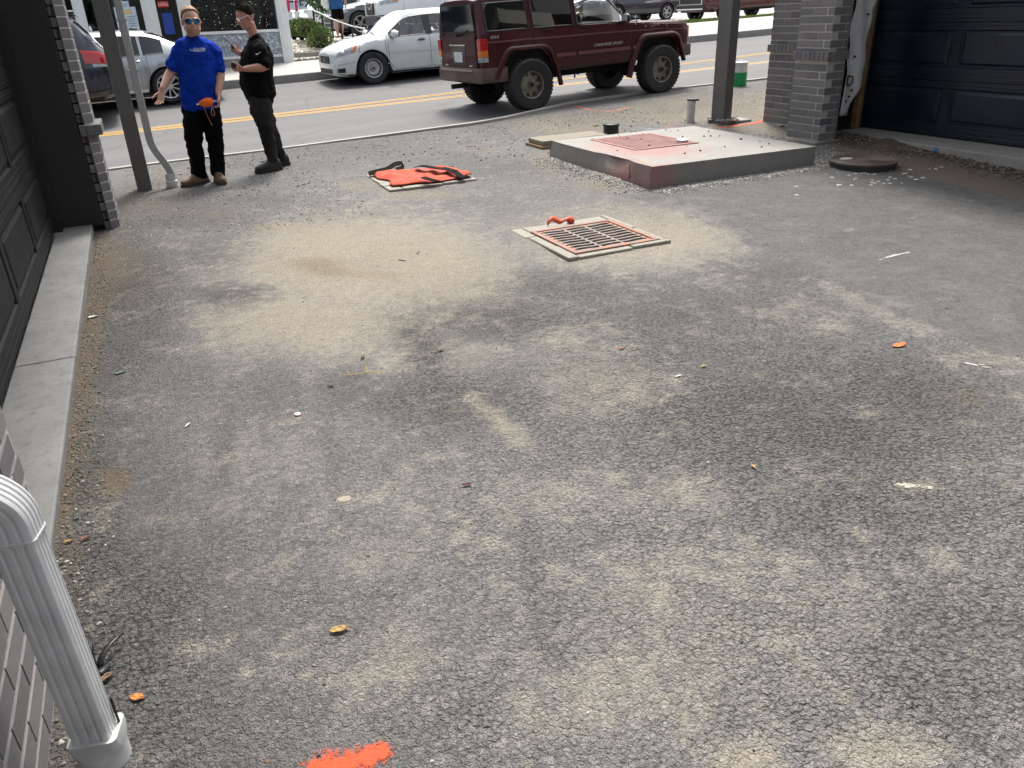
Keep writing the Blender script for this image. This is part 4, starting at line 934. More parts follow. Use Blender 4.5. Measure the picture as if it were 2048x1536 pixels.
SUV = [
 (2.28, [(.52, .34), (.62, .40), (.68, .52), (.68, .70), (.66, .86), (.62, .92), (.52, .95), (.42, .96), (.2, .975), (0, .98)]),
 (2.16, [(.66, .32), (.78, .38), (.84, .52), (.84, .72), (.80, .90), (.76, .96), (.64, .995), (.5, 1.01), (.25, 1.025), (0, 1.03)]),
 (1.50, [(.76, .30), (.90, .36), (.935, .55), (.94, .76), (.90, .99), (.86, 1.045), (.74, 1.08), (.56, 1.10), (.28, 1.12), (0, 1.125)]),
 (1.14, [(.76, .30), (.90, .36), (.935, .55), (.94, .78), (.91, 1.01), (.88, 1.06), (.82, 1.09), (.72, 1.11), (.4, 1.14), (0, 1.15)]),
 (.40, [(.76, .30), (.90, .36), (.935, .55), (.94, .80), (.90, 1.03), (.88, 1.08), (.72, 1.52), (.67, 1.60), (.34, 1.67), (0, 1.68)]),
 (-.6, [(.76, .30), (.90, .36), (.935, .55), (.94, .80), (.90, 1.05), (.88, 1.10), (.72, 1.56), (.67, 1.645), (.34, 1.715), (0, 1.72)]),
 (-1.6, [(.76, .31), (.90, .37), (.93, .55), (.94, .80), (.90, 1.08), (.88, 1.14), (.71, 1.55), (.66, 1.63), (.33, 1.69), (0, 1.695)]),
 (-1.92, [(.74, .32), (.88, .38), (.92, .56), (.92, .80), (.89, 1.08), (.86, 1.14), (.72, 1.50), (.66, 1.57), (.33, 1.62), (0, 1.625)]),
 (-2.28, [(.68, .36), (.82, .42), (.87, .58), (.88, .80), (.84, 1.04), (.80, 1.09), (.76, 1.14), (.66, 1.17), (.33, 1.19), (0, 1.20)]),
 (-2.40, [(.60, .42), (.74, .48), (.80, .6), (.80, .78), (.76, .96), (.72, 1.0), (.66, 1.04), (.56, 1.06), (.3, 1.07), (0, 1.075)])]
VAN = [
 (2.75, [(.66, .40), (.76, .46), (.82, .60), (.84, .80), (.82, 1.00), (.78, 1.06), (.66, 1.10), (.5, 1.12), (.25, 1.13), (0, 1.135)]),
 (2.60, [(.78, .36), (.90, .42), (.95, .60), (.96, .82), (.94, 1.06), (.90, 1.13), (.80, 1.17), (.62, 1.19), (.3, 1.21), (0, 1.215)]),
 (1.85, [(.86, .34), (.98, .40), (1.02, .60), (1.03, .85), (1.0, 1.16), (.96, 1.25), (.90, 1.33), (.80, 1.40), (.42, 1.46), (0, 1.48)]),
 (1.05, [(.86, .34), (.98, .40), (1.02, .60), (1.03, .88), (1.01, 1.20), (.99, 1.27), (.88, 1.95), (.80, 2.12), (.4, 2.22), (0, 2.24)]),
 (.3, [(.86, .34), (.98, .40), (1.02, .60), (1.03, .9), (1.01, 1.22), (.99, 1.29), (.90, 2.05), (.82, 2.35), (.42, 2.47), (0, 2.5)]),
 (-2.6, [(.86, .34), (.98, .40), (1.02, .60), (1.03, .9), (1.01, 1.22), (.99, 1.29), (.90, 2.05), (.82, 2.35), (.42, 2.47), (0, 2.5)]),
 (-2.8, [(.80, .38), (.92, .44), (.98, .60), (.99, .9), (.97, 1.22), (.95, 1.29), (.88, 2.0), (.80, 2.3), (.4, 2.42), (0, 2.44)])]
def mirror(car, B, x, r, side, m, d=(.12, .2, .13)):
    p = B.pt(x, r, side, 0); c = p + V((0, side * (.10 + d[1] / 2 - .05), .055)); mr = thing_part('mirror', car)
    q = MB(); q.ball(c, (d[0] / 2, d[1] / 2, d[2] / 2), 14, 8); o = q.build('housing', m, mr, smooth=180)
    q = MB(); q.beam(p, c - V((0, 0, d[2] * .3)), .06, .035); q.build('mirror_arm', MT['black'], mr)
    q = MB(); q.cbox((c.x - d[0] * .47, c.y, c.z), (.012, d[1] * .7, d[2] * .66)); q.build('mirror_glass', MT['chrome'], mr)
def handle(door, B, x, r, side, m, ln=.17):
    q = MB(); a, b = B.pt(x - ln / 2, r, side, .006), B.pt(x + ln / 2, r, side, .006); out = V((0, side * .028, 0))
    q.tube([a, a + out * .8 + V((.02, 0, 0)), b + out * .8 - V((.02, 0, 0)), b], [.008, .012, .012, .008], 8, ry=[.01, .016, .016, .01]); q.build('handle', m, door, smooth=60)
    q = MB(); B.patch(x - ln * .33, x + ln * .33, r - .10, r + .14, side, .002, 4, 2, mb=q); q.build('handle_recess', MT['black'], door)
def interior(car, zf, zb, x_front, x_rear, wd, ms, wheel_side=1, dash=True):
    q = MB()
    q.box((x_rear - 1.2, -wd, zf), (x_front + .35, wd, zf + .05)); q.build('cabin_floor', MT['interior'], car)
    for x, nm in ((x_front - .62, 'seat'), (x_rear - .35, 'seat')):
        for sd in (1, -1):
            s_ = thing_part('seat', car)
            yc_ = sd * wd * .5
            MB().box((x - .05, yc_ - .22, zf + .05), (x + .45, yc_ + .22, zf + .38)).build('cushion', ms, s_, bevel=.05)
            q = MB(); rings = []
            for t, w_ in ((0, .22), (.5, .23), (.82, .19), (.86, .10)):
                p = V((x - .02 - .22 * t, yc_, zf + .3 + .62 * t)); rings.append([p + V((-.06, -w_, 0)), p + V((.06, -w_, 0)), p + V((.06, w_, 0)), p + V((-.06, w_, 0))])
            q.loft(rings); q.build('backrest', ms, s_, bevel=.03)
            MB().cbox((x - .24, yc_, zf + .93), (.09, .24, .17)).build('headrest', ms, s_, bevel=.03)
    if dash:
        q = MB(); rings = []
        for y in np.linspace(-wd, wd, 9):
            rings.append([V((x_front + .35, y, zb - .25)), V((x_front + .35, y, zb - .02)), V((x_front + .10, y, zb + .02)), V((x_front - .08, y, zb - .03)), V((x_front - .08, y, zb - .3))])
        q.loft(rings); q.build('dashboard', MT['interior'], car, smooth=30)
        M = Matrix.Translation((x_front - .22, wheel_side * wd * .5, zb - .02)) @ Matrix.Rotation(math.radians(-62), 4, 'Y')
        q = MB(); 
        pts = [M @ V((.18 * math.cos(a), .18 * math.sin(a), 0)) for a in np.linspace(0, 2 * math.pi, 25)]
        q.tube(pts, .014, 8, cap=False); q.cbox((0, 0, 0), (.08, .32, .02), M=M); q.cbox((-.08, 0, 0), (.16, .05, .02), M=M)
        q.cyl(M @ V((0, 0, 0)), M @ V((0, 0, -.3)), .03); q.build('steering_wheel', MT['black'], car, smooth=40)
def frame_trim(car, B, a, b, r0, r1, side, m, rad=.008):
    n = 8; P = [B.pt(a + (b - a) * i / n, r0, side, .004) for i in range(n + 1)] + [B.pt(b + (a - b) * i / n, r1, side, .004) for i in range(n + 1)]
    q = MB(); q.tube(P + [P[0]], rad, 5, cap=False); return q.build('window_trim', m, car)
def make_car(name, label, cat, loc, heading, keys, sc, paint, wb, wr_, rimr, style, mr, wins, screens, doors, glassm, group=None, handles=MT['black'], arch_pad=.05, track_in=.12, lights=True, detail=2, seats=None, screen_m=None, grille=None, lx=(0, 0, 0, 0), pitch=0):
    car = thing(name, label, cat, loc, 0, group); car.rotation_euler = (0, pitch, heading)
    hw = wb / 2
    B = Body(keys, len(keys[0][1]), [(hw, wr_ + arch_pad, wr_), (-hw, wr_ + arch_pad, wr_)], sc); R = B.R
    x0, x1 = B.kx[0], B.kx[-1]
    ex = [v for a, b in wins for v in (a, b)] + [v for a, b, _ in screens for v in (a, b)] + [v for a, b in doors for v in (a, b)]
    D = car_body(car, B, paint, stations(B, x0, x1, ex), wins, screens, doors, R, glassm, screen_m)
    wmax = max(B.Y[3])
    for x in (hw, -hw):
        for sd in (1, -1): rim_and_tyre(car, x, sd * (wmax - track_in), sd, wr_, .215, style, rimr, mr)
    for sd in (1, -1):
        for a, b in wins: frame_trim(car, B, a + .005, b - .005, R - 5 + .02, R - 4 - .02, sd, MT['black'])
        if detail > 1:
            for a, b in doors:
                seam(car, B, [(a, R - 4)] + [(a, r) for r in np.linspace(R - 4.6, 1.2, 8)] + [(x, 1.1) for x in np.linspace(a, b, 8)[1:-1]] + [(b, r) for r in np.linspace(1.2, R - 4.6, 8)] + [(b, R - 4)], sd)
    for (k, sd), d in D.items():
        a, b = doors[k]; handle(d, B, a + .20, 3.78, sd, handles)
    return car, B, D
# ---- white sedan parked across the road
PW = carpaint('white_car_paint', (.64, .69, .68), .25, dirt=.10)
sx, sy_, sz_ = (4.822,17.570,0.415)
car, B, D = make_car('sedan', 'white four door sedan with plain steel wheels parked facing left across the road', 'car', (sx + 1.365, 18.50, T(sx, 18.3) - .035), math.pi + .035, SEDAN, (1, 1, 1), PW, 2.73, .335, .205, 'steel', MT['steelrim'],
    [(.07, .92), (-.96, -.06), (-1.42, -1.04)], [(.41, 1.10, 'windscreen'), (-1.92, -1.15, 'rear_screen')], [(.01, .99), (-1.06, .01)], MT['glass'], pitch=.026)
car.scale = (1.0, 1.0, .965)
interior(car, .32, .93, .85, -.35, .70, MT['greyseat'])
mirror(car, B, .86, 5.1, 1, PW, (.15, .27, .18)); mirror(car, B, .86, 5.1, -1, PW, (.15, .27, .18))
for sd in (1, -1):
    hl = B.patch(1.74, 2.15, 3.55, 4.75, sd, .010, 10, 4, skew=-.08).build('headlight', MT['lens'], car, smooth=60)
    B.patch(1.72, 1.80, 3.6, 4.7, sd, .014, 4, 4, skew=-.08).build('turn_signal', MT['amber'], hl)
    q = MB(); q.ball(B.pt(1.98, 4.1, sd, -.02), (.05, .05, .05), 10, 6); q.build('reflector', MT['chrome'], hl, smooth=180)
    B.patch(-1.0, .95, 2.72, 2.92, sd, .010, 16, 2).build('side_moulding', PW, car)
    B.patch(-.055, .065, 5.0, 5.98, sd, .010, 3, 3).build('pillar_trim', MT['black'], car)
    B.patch(-2.47, -2.2, 3.3, 4.6, sd, .008, 6, 3).build('taillight', MT['redlens'], car)
    B.patch(1.98, 2.13, 1.3, 2.0, sd, .006, 4, 2).build('fog_lamp', MT['black'], car)
    seam(car, B, [(1.62, r) for r in np.linspace(5.2, 4.0, 5)] + [(1.66, 3.4)], sd)
    seam(car, B, [(1.04, r) for r in np.linspace(4.6, 1.2, 8)], sd)
    seam(car, B, [(x, 2.45) for x in np.linspace(1.74, 2.16, 8)], sd, r=.003)
gr = thing_part('grille', car)
MB().box((2.145, -.36, .47), (2.185, .36, .63)).build('grille_surround', MT['black'], gr, bevel=.02)
for k in range(4): MB().box((2.16, -.33, .485 + k * .036), (2.192, .33, .502 + k * .036)).build('grille_bar', MT['black'], gr)
MB().box((2.15, -.48, .265), (2.185, .48, .36)).build('lower_grille', MT['black'], car, bevel=.01)
MB().cyl((2.185, 0, .555), (2.198, 0, .555), .05, n=12).build('emblem', MT['chrome'], car)
# rail of wipers
q = MB(); q.beam((1.14, .5, 1.0), (1.04, -.1, 1.06), .02, .012); q.beam((1.14, -.15, 1.02), (1.04, -.6, 1.02), .02, .012); q.build('wiper', MT['black'], car)
# ---- silver sedan and dark suv on the far side at the left
PS = carpaint('silver_car_paint', (.42, .45, .47), .25, metal=.55, dirt=.06)
car, B, D = make_car('sedan', 'silver sedan with bright multi spoke wheels behind the left steel post', 'car', (.86 + 1.42, 18.45, T(.9, 18.45) - .03), math.pi, SEDAN, (1.03, 1.0, 1.0), PS, 2.84, .335, .25, 'multi', MT['alloy'],
    [(.07, .95), (-1.0, -.06), (-1.46, -1.06)], [(.41, 1.12, 'windscreen'), (-1.97, -1.18, 'rear_screen')], [(.01, 1.0), (-1.10, .01)], MT['tint'], handles=MT['chrome'], pitch=.03)
car.location.x = .70 - 1.42 * .93; car.location.z -= .05; car.scale = (.93, .95, .93)
for sd in (1, -1):
    B.patch(-2.5, -2.2, 3.4, 4.7, sd, .008, 6, 3).build('taillight', MT['redlens'], car)
    B.patch(-1.0, .9, 1.05, 1.35, sd, .012, 12, 2).build('sill_strip', MT['chrome'], car)
    B.patch(-2.0, 1.7, 3.30, 3.34, sd, .004, 20, 1).build('side_crease', PS, car)
    B.patch(1.8, 2.2, 3.5, 4.6, sd, .008, 6, 3).build('headlight', MT['lens'], car)
interior(car, .32, .93, .75, -.35, .70, MT['interior'])
q = MB(); q.ball((-1.0, 0, 1.455), (.10, .02, .035), 8, 5); q.build('antenna', MT['black'], car, smooth=180)
PN = carpaint('dark_navy_paint', (.010, .014, .028), .2, dirt=.04)
car, B, D = make_car('suv', 'dark navy suv with red tail lamp and roof spoiler behind the left brick pier', 'suv', (-.45 - 2.4, 16.75, T(-1.5, 16.7) - .03), math.pi, SUV, (1, 1.0, 1.0), PN, 2.76, .36, .25, 'five', MT['alloy'],
    [(.07, .95), (-.98, -.06), (-1.86, -1.08)], [(.42, 1.1, 'windscreen'), (-2.24, -1.95, 'rear_screen')], [(.0, 1.05), (-1.06, .0)], MT['tint'], pitch=.02)
car.location.x = -.20 - 2.5; car.scale = (1.04, 1.04, 1.04)
car.rotation_euler.z = math.pi
for sd in (1, -1):
    tl = B.patch(-2.38, -2.02, 3.42, 4.55, sd, .012, 8, 4, skew=.05).build('taillight', MT['redlens'], car, smooth=60)
    B.patch(-2.37, -2.12, 3.22, 3.40, sd, .012, 6, 2).build('reverse_lamp', MT['lens'], tl)
    seam(car, B, [(-2.3, r) for r in np.linspace(3.0, 1.5, 5)], sd)
    B.patch(-2.38, -1.2, 1.5, 1.58, sd, .006, 10, 1).build('bumper_strip', MT['under'], car)
MB().box((-2.425, -.62, 1.02), (-2.40, .62, 1.06)).build('tailgate_trim', MT['chrome'], car)
q = MB(); P = []
for y in np.linspace(-.62, .62, 9): P.append([V((-1.72, y, 1.685 - .04 * y * y)), V((-2.02, y, 1.66 - .05 * y * y)), V((-2.05, y, 1.635 - .05 * y * y)), V((-1.78, y, 1.64 - .05 * y * y))])
q.loft(P); q.build('spoiler', PN, car, smooth=30)
interior(car, .42, 1.05, .75, -.45, .72, MT['interior'])
# ---- cars in the lot
def simple(name, label, cat, nose, heading, keys, sc, paint, wb, wr_, rimr, style, mr, wins, screens, doors, gm, z=None, group='cars parked in the lot across the road', **kw):
    L = max(k[0] for k in keys) * sc[0]
    loc = (nose[0] - math.cos(heading) * L, nose[1] - math.sin(heading) * L, float(lotz(nose[0])) if z is None else z)
    car, B, D = make_car(name, label, cat, loc, heading, keys, sc, paint, wb, wr_, rimr, style, mr, wins, screens, doors, gm, group=group, **kw)
    return car, B, D
def front_end(car, B, lens_x, lens_r, grille_box, gm=MT['black'], gw=None):
    for sd in (1, -1):
        B.patch(lens_x[0], lens_x[1], lens_r[0], lens_r[1], sd, .012, 8, 3).build('headlight', MT['lens'], car, smooth=60)
    if grille_box: MB().box(*grille_box).build('grille', gm, car, bevel=.02)
SW = dict(wins=[(.07, .92), (-.96, -.06), (-1.42, -1.04)], screens=[(.41, 1.10, 'windscreen'), (-1.92, -1.15, 'rear_screen')], doors=[(.01, .99), (-1.06, .01)])
UW = dict(wins=[(.07, .95), (-.98, -.06), (-1.86, -1.08)], screens=[(.42, 1.1, 'windscreen'), (-2.24, -1.95, 'rear_screen')], doors=[(.0, 1.05), (-1.06, .0)])
PG = carpaint('grey_car_paint', (.10, .11, .125), .25, metal=.3, dirt=.05)
nx, ny, nz = (6.358,29.147,1.216)
car, B, D = simple('sedan', 'dark grey sedan with black grille and star wheels behind the handrail', 'car', (nx + .1, ny - .75), math.pi + .05, SEDAN, (1.04, 1.05, 1.02), PG, 2.9, .36, .255, 'star', MT['alloy'], gm=MT['midtint'], **SW)
front_end(car, B, (1.85, 2.2), (3.6, 4.5), ((2.22, -.46, .30), (2.28, .46, .62)))
MB().box((2.24, -.5, .40), (2.285, .5, .43)).build('grille_bar', MT['chrome'], car)
PV = carpaint('white_van_paint', (.60, .63, .68), .28, dirt=.06)
vx, vy, vz = (7.305,26.694,1.740)
car, B, D = simple('van', 'tall white van with black oval grille behind the white sedan', 'van', (vx - .05, vy - .75), math.pi - .02, VAN, (.88, .9, .86), PV, 3.2, .33, .22, 'five', MT['alloy'], [(.40, 1.4)], [(.99, 1.66, 'windscreen')], [(.31, 1.62)], MT['tint'])
front_end(car, B, (1.80, 2.34), (3.75, 4.9), None)
MB().box((2.36, -.42, .60), (2.47, .42, .93)).build('grille', MT['black'], car, bevel=.05, seg=3)
MB().box((2.46, -.09, .74), (2.485, .09, .81)).build('emblem', MT['chrome'], car, bevel=.02)
for sd in (1, -1):
    B.patch(-2.4, 2.4, .9, 2.35, sd, .012, 40, 3).build('lower_cladding', MT['under'], car)
    B.patch(1.76, 1.92, 3.9, 4.7, sd, .016, 3, 3).build('turn_signal', MT['amber'], car)
MB().box((2.28, -.76, .31), (2.45, .76, .58)).build('bumper', mat('grey_bumper', (.05, .052, .055), .6), car, bevel=.05)
PR = carpaint('wine_suv_paint', (.085, .010, .016), .22, dirt=.06)
rx = (21.000,26.923,1.122); 
car, B, D = simple('suv', 'wine red suv with bright five spoke wheels at the right end of the lot', 'suv', (20.15, 26.95), math.pi + .06, SUV, (1.08, 1.03, 1.04), PR, 2.98, .39, .275, 'five', MT['alloy'], gm=MT['tint'], z=1.12, pitch=.022, **UW)
front_end(car, B, (2.05, 2.40), (3.7, 4.8), ((2.44, -.62, .62), (2.50, .62, .98)))
MB().box((2.47, -.66, .60), (2.495, .66, 1.02)).build('grille_surround', MT['chrome'], car, bevel=.02)
MB().box((2.40, -.80, .40), (2.52, .80, .60)).build('lower_bumper', MT['black'], car, bevel=.03)
MB().box((2.46, -.76, .43), (2.545, .76, .475)).build('skid_strip', MT['chrome'], car, bevel=.01)
for sd in (1, -1): B.patch(-1.2, 1.15, .75, 1.15, sd, .012, 12, 2).build('sill_trim', MT['black'], car)
PD = carpaint('charcoal_hatch_paint', (.045, .05, .06), .22, metal=.3, dirt=.05)
car, B, D = simple('hatchback', 'charcoal hatchback parked left of the wine red suv', 'car', (17.9, 30.7), math.pi + .03, SUV, (.88, .93, .86), PD, 2.5, .32, .22, 'five', MT['alloy'], gm=MT['tint'], **{k: ([(a * .88, b * .88) for a, b in v] if k != 'screens' else [(a * .88, b * .88, c) for a, b, c in v]) for k, v in UW.items()})
front_end(car, B, (1.5, 1.98), (3.7, 4.9), None); mirror(car, B, .72, 5.1, 1, PD)
PB = carpaint('black_car_paint', (.014, .015, .018), .2, dirt=.04)
car, B, D = simple('sedan', 'black car mostly hidden behind the charcoal hatchback', 'car', (18.2, 34.0), math.pi + .03, SEDAN, (1, 1, 1.05), PB, 2.73, .335, .22, 'five', MT['alloy'], gm=MT['tint'], **SW)
front_end(car, B, (1.72, 2.12), (3.5, 4.7), None)
PWF = carpaint('plain_white_paint', (.62, .63, .62), .3, dirt=.05); PBG = carpaint('beige_white_paint', (.52, .51, .47), .3, dirt=.05)
nx = (9.241,49.254,1.481)
car, B, D = simple('suv', 'pale beige suv far off in the lot between the white poles', 'suv', (nx[0] - .4, nx[1]), math.pi + .25, SUV, (.95, 1, 1), PBG, 2.62, .36, .25, 'five', MT['alloy'], gm=MT['tint'], **{k: ([(a * .95, b * .95) for a, b in v] if k != 'screens' else [(a * .95, b * .95, c) for a, b, c in v]) for k, v in UW.items()})
nx = (6.516,33.370,1.298)
car, B, D = simple('sedan', 'white car with dark grille standing behind the red and white poles', 'car', (nx[0], nx[1] + .3), -math.pi / 2 + .75, SEDAN, (.95, 1, 1), PWF, 2.6, .335, .22, 'five', MT['alloy'], gm=MT['tint'], **{k: ([(a * .95, b * .95) for a, b in v] if k != 'screens' else [(a * .95, b * .95, c) for a, b, c in v]) for k, v in SW.items()})
front_end(car, B, (1.65, 2.02), (3.3, 4.6), ((2.02, -.5, .32), (2.10, .5, .62)))
nx = (9.340,44.438,1.644)
car, B, D = simple('pickup_truck', 'white truck with dark steel wheels behind the handrail post', 'truck', (nx[0] - .3, nx[1]), math.pi + .1, SUV, (1.12, 1, 1.08), PWF, 3.1, .42, .22, 'steel', MT['steelrim'], gm=MT['tint'], **{k: ([(a * 1.12, b * 1.12) for a, b in v] if k != 'screens' else [(a * 1.12, b * 1.12, c) for a, b, c in v]) for k, v in UW.items()})
nx = (13.154,50.294,2.154)
car, B, D = simple('suv', 'white vehicle beyond the dark grey sedan, its windscreen pale', 'suv', (nx[0] - 1, nx[1]), math.pi, SUV, (1, 1, 1), PWF, 2.76, .36, .25, 'five', MT['alloy'], gm=MT['glass'], **UW)
# ---- the maroon off-road vehicle on the near lane
PJ = carpaint('maroon_paint', (.044, .0024, .0062), .32, dirt=.05, coat=.22, spec=.25)
PJM = carpaint('highlight_moulding', (.13, .035, .035), .45, dirt=.2, coat=.1)  # paler tone paints reflected highlights on belt line and moulding, with some dirt
JEEP = [  # rows: 0 sill, 1 sill side, 2 lower, 3 widest, 4 belt, 5 window foot, 6 window head, 7 gutter, 8 roof, 9 centre
 (1.96, [(.66, .62), (.70, .64), (.73, .76), (.735, .90), (.735, 1.04), (.70, 1.075), (.62, 1.085), (.5, 1.09), (.25, 1.095), (0, 1.1)]),
 (1.93, [(.68, .58), (.735, .60), (.77, .75), (.775, .92), (.765, 1.06), (.73, 1.10), (.64, 1.108), (.5, 1.112), (.25, 1.12), (0, 1.125)]),
 (1.29, [(.70, .56), (.77, .58), (.80, .75), (.805, .95), (.795, 1.11), (.76, 1.145), (.66, 1.155), (.5, 1.16), (.25, 1.175), (0, 1.18)]),
 (.72, [(.72, .55), (.79, .57), (.815, .75), (.82, .96), (.81, 1.14), (.80, 1.17), (.755, 1.185), (.66, 1.195), (.35, 1.215), (0, 1.225)]),
 (.66, [(.72, .55), (.79, .57), (.815, .75), (.82, .96), (.81, 1.145), (.80, 1.175), (.75, 1.22), (.665, 1.25), (.35, 1.28), (0, 1.29)]),
 (.18, [(.72, .55), (.79, .57), (.815, .75), (.82, .96), (.81, 1.16), (.80, 1.19), (.675, 1.61), (.655, 1.68), (.42, 1.74), (0, 1.75)]),
 (-.6, [(.72, .55), (.79, .57), (.815, .75), (.82, .96), (.81, 1.165), (.80, 1.195), (.675, 1.63), (.655, 1.695), (.42, 1.755), (0, 1.765)]),
 (-1.6, [(.72, .56), (.79, .58), (.815, .76), (.82, .97), (.81, 1.17), (.80, 1.20), (.68, 1.63), (.66, 1.69), (.42, 1.745), (0, 1.755)]),
 (-1.92, [(.71, .60), (.785, .62), (.81, .78), (.815, .97), (.80, 1.17), (.79, 1.20), (.67, 1.625), (.65, 1.68), (.42, 1.73), (0, 1.74)]),
 (-2.08, [(.70, .62), (.775, .64), (.795, .79), (.80, .97), (.79, 1.17), (.775, 1.20), (.66, 1.605), (.63, 1.65), (.40, 1.68), (0, 1.685)])]
jx, jy = 5.775, 12.16   # near rear wheel
hw = 1.288; ph = math.atan(.030)
JP = thing('off_road_vehicle', 'lifted maroon four door off-road vehicle with big muddy tyres on the near lane', 'suv', (jx + hw, jy + .62, T(jx + hw, 12.9) - .045))
JP.scale = (1.0, 1.01, .995); JP.rotation_euler = (math.radians(-.6), -ph, .05)
WR = .392
B = Body(JEEP, 10, [(hw, WR + .075, WR + .12), (-hw, WR + .075, WR + .12)]); R = 10
wins = [(-.34, .58), (-1.14, -.42), (-1.96, -1.24)]
doors = [(-.38, .70), (-1.06, -.38)]
ex = [v for a, b in wins for v in (a, b)] + [.20, .64] + [v for a, b in doors for v in (a, b)]
D = car_body(JP, B, PJ, stations(B, -2.08, 1.96, ex, .06), [wins[0]], [(.20, .64, 'windscreen')], doors, R, MT['glass'])
for sd in (1, -1):
    for a, b in wins[1:]:
        B.patch(a, b, 5.06, 5.94, sd, .006, 8, 4).build('side_window', MT['tint'], JP)
        B.patch(a, b, 5.06, 5.94, sd, .002, 8, 4).build('window_recess', MT['interior'], JP)
    for a, b in wins: frame_trim(JP, B, a, b, 5.04, 5.96, sd, MT['black'], .011)
    for a, b in doors:
        seam(JP, B, [(a, 6.6)] + [(a, r) for r in np.linspace(5.9, 1.2, 12)] + [(x, 1.1) for x in np.linspace(a, b, 10)[1:-1]] + [(b, r) for r in np.linspace(1.2, 4.9, 9)], sd, r=.006)
    for k in (0, 1):
        a, b = doors[k]; d = D[(k, sd)]
        q = MB(); B.patch(a + .10, a + .30, 4.02, 4.32, sd, .004, 4, 2, mb=q); q.build('handle', MT['black'], d)
        q = MB(); p0, p1_ = B.pt(a + .12, 4.2, sd, .016), B.pt(a + .28, 4.2, sd, .016); q.beam(p0, p1_, .02, .02); q.build('handle_bar', MT['black'], d)
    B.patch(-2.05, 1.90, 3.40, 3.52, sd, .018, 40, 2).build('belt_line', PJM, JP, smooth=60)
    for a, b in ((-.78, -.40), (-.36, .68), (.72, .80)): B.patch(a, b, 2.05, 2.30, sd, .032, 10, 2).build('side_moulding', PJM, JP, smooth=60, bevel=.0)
    # square wheel arch flares
    for ax in (hw, -hw):
        ring = []
        A = [(-.58, .02), (-.54, .10), (-.40, .36), (-.30, .425), (.30, .425), (.40, .37), (.53, .05), (.58, -.18)] if ax < 0 else [(-.62, -.20), (-.56, .0), (-.41, .36), (-.31, .425), (.30, .425), (.39, .38), (.49, .10), (.53, -.02)]
        q = MB(); rings = []
        A2 = [V((ax + x, 0, WR + .12 + z)) for x, z in A]
        P = bend(A2, .08, 3)
        for i, p in enumerate(P):
            t = (P[min(i + 1, len(P) - 1)] - P[max(i - 1, 0)]).normalized(); nn = V((-t.z, 0, t.x))
            if nn.z < -.2: nn = -nn
            ys = .80; yo = .872
            rings.append([V((p.x, sd * ys, p.z)) + nn * .06, V((p.x, sd * (yo - .02), p.z)) + nn * .042, V((p.x, sd * yo, p.z)) + nn * .015, V((p.x, sd * yo, p.z)) - nn * .02, V((p.x, sd * ys, p.z)) - nn * .02])
        q.loft(rings if sd < 0 else [r_[::-1] for r_ in rings]); q.build('wheel_flare', PJ, JP, smooth=35)
for x in (hw, -hw):
    for sd in (1, -1): rim_and_tyre(JP, x, sd * .80, sd, WR, .27, 'jeep', .215, MT['oldalloy'], tread=True)
# rear: hatch glass, hatch, lamps, bumper
xr_ = -2.08
MYZ = Matrix(((0, 0, 1, 0), (1, 0, 0, 0), (0, 1, 0, 0), (0, 0, 0, 1)))
MB().prism([(-.64, 1.215), (.64, 1.215), (.575, 1.625), (-.575, 1.625)], xr_ - .010, xr_ - .002, MYZ).build('rear_screen_surround', MT['black'], JP)
MB().prism([(-.615, 1.235), (.615, 1.235), (.555, 1.61), (-.555, 1.61)], xr_ - .018, xr_ - .0105, MYZ).build('rear_screen', mat('dark_rear_glass', (.012, .014, .016), .05, coat=1.), JP)
q = MB(); hp = [V((xr_ - .012, y, z)) for y, z in ((-.62, 1.20), (-.66, .68), (.66, .68), (.62, 1.20), (.60, 1.60), (-.60, 1.60), (-.62, 1.20))]
q.tube(hp, .007, 5); q.build('hatch_seam', MT['black'], JP)
ht = MB().box((xr_ - .028, -.64, .66), (xr_ - .005, .64, 1.17)).build('tailgate', PJ, JP, bevel=.02)
MB().box((xr_ - .034, -.26, .74), (xr_ - .027, .26, 1.02)).build('plate_recess', carpaint('dark_maroon', (.03, .008, .01), .5, dirt=.4), ht, bevel=.004)
pl_ = MB().box((xr_ - .042, -.155, .78), (xr_ - .036, .155, .935)).build('number_plate', MT['plate'], ht, bevel=.004)
MB().box((xr_ - .055, -.30, 1.025), (xr_ - .028, .30, 1.05)).build('light_bar', MT['chrome'], ht, bevel=.006)
q = MB(); q.beam((xr_ - .04, .0, 1.19), (xr_ - .03, -.38, 1.24), .02, .025); q.cyl((xr_ - .005, 0, 1.19), (xr_ - .06, 0, 1.19), .03, n=10); q.build('wiper', MT['black'], JP)
for sd in (1, -1):
    tl = thing_part('taillight', JP)
    for z0, z1, m in ((.955, 1.12, MT['redlens']), (.86, .953, MT['amber']), (.785, .858, MT['lens'])):
        MB().box((xr_ - .03, sd * .70 if sd > 0 else -.822, z0), (xr_ + .10, .822 if sd > 0 else -.70, z1)).build('lens', m, tl, bevel=.006)
    MB().box((1.85, sd * .735 - .03, .86), (1.975, sd * .735 + .03, 1.05)).build('marker_lamp', MT['amber'], JP, bevel=.008)
    MB().cyl((1.95, sd * .48, .93), (1.99, sd * .48, .93), .10, n=20).build('headlight', MT['lens'], JP)
for i in range(10): MB().box((1.95, -.30 + i * .062, .82), (1.98, -.30 + i * .062 + .03, 1.04)).build('grille_slot', MT['black'], JP)
PJB = carpaint('muddy_bumper', (.05, .010, .012), .5, dirt=.45, coat=.1)
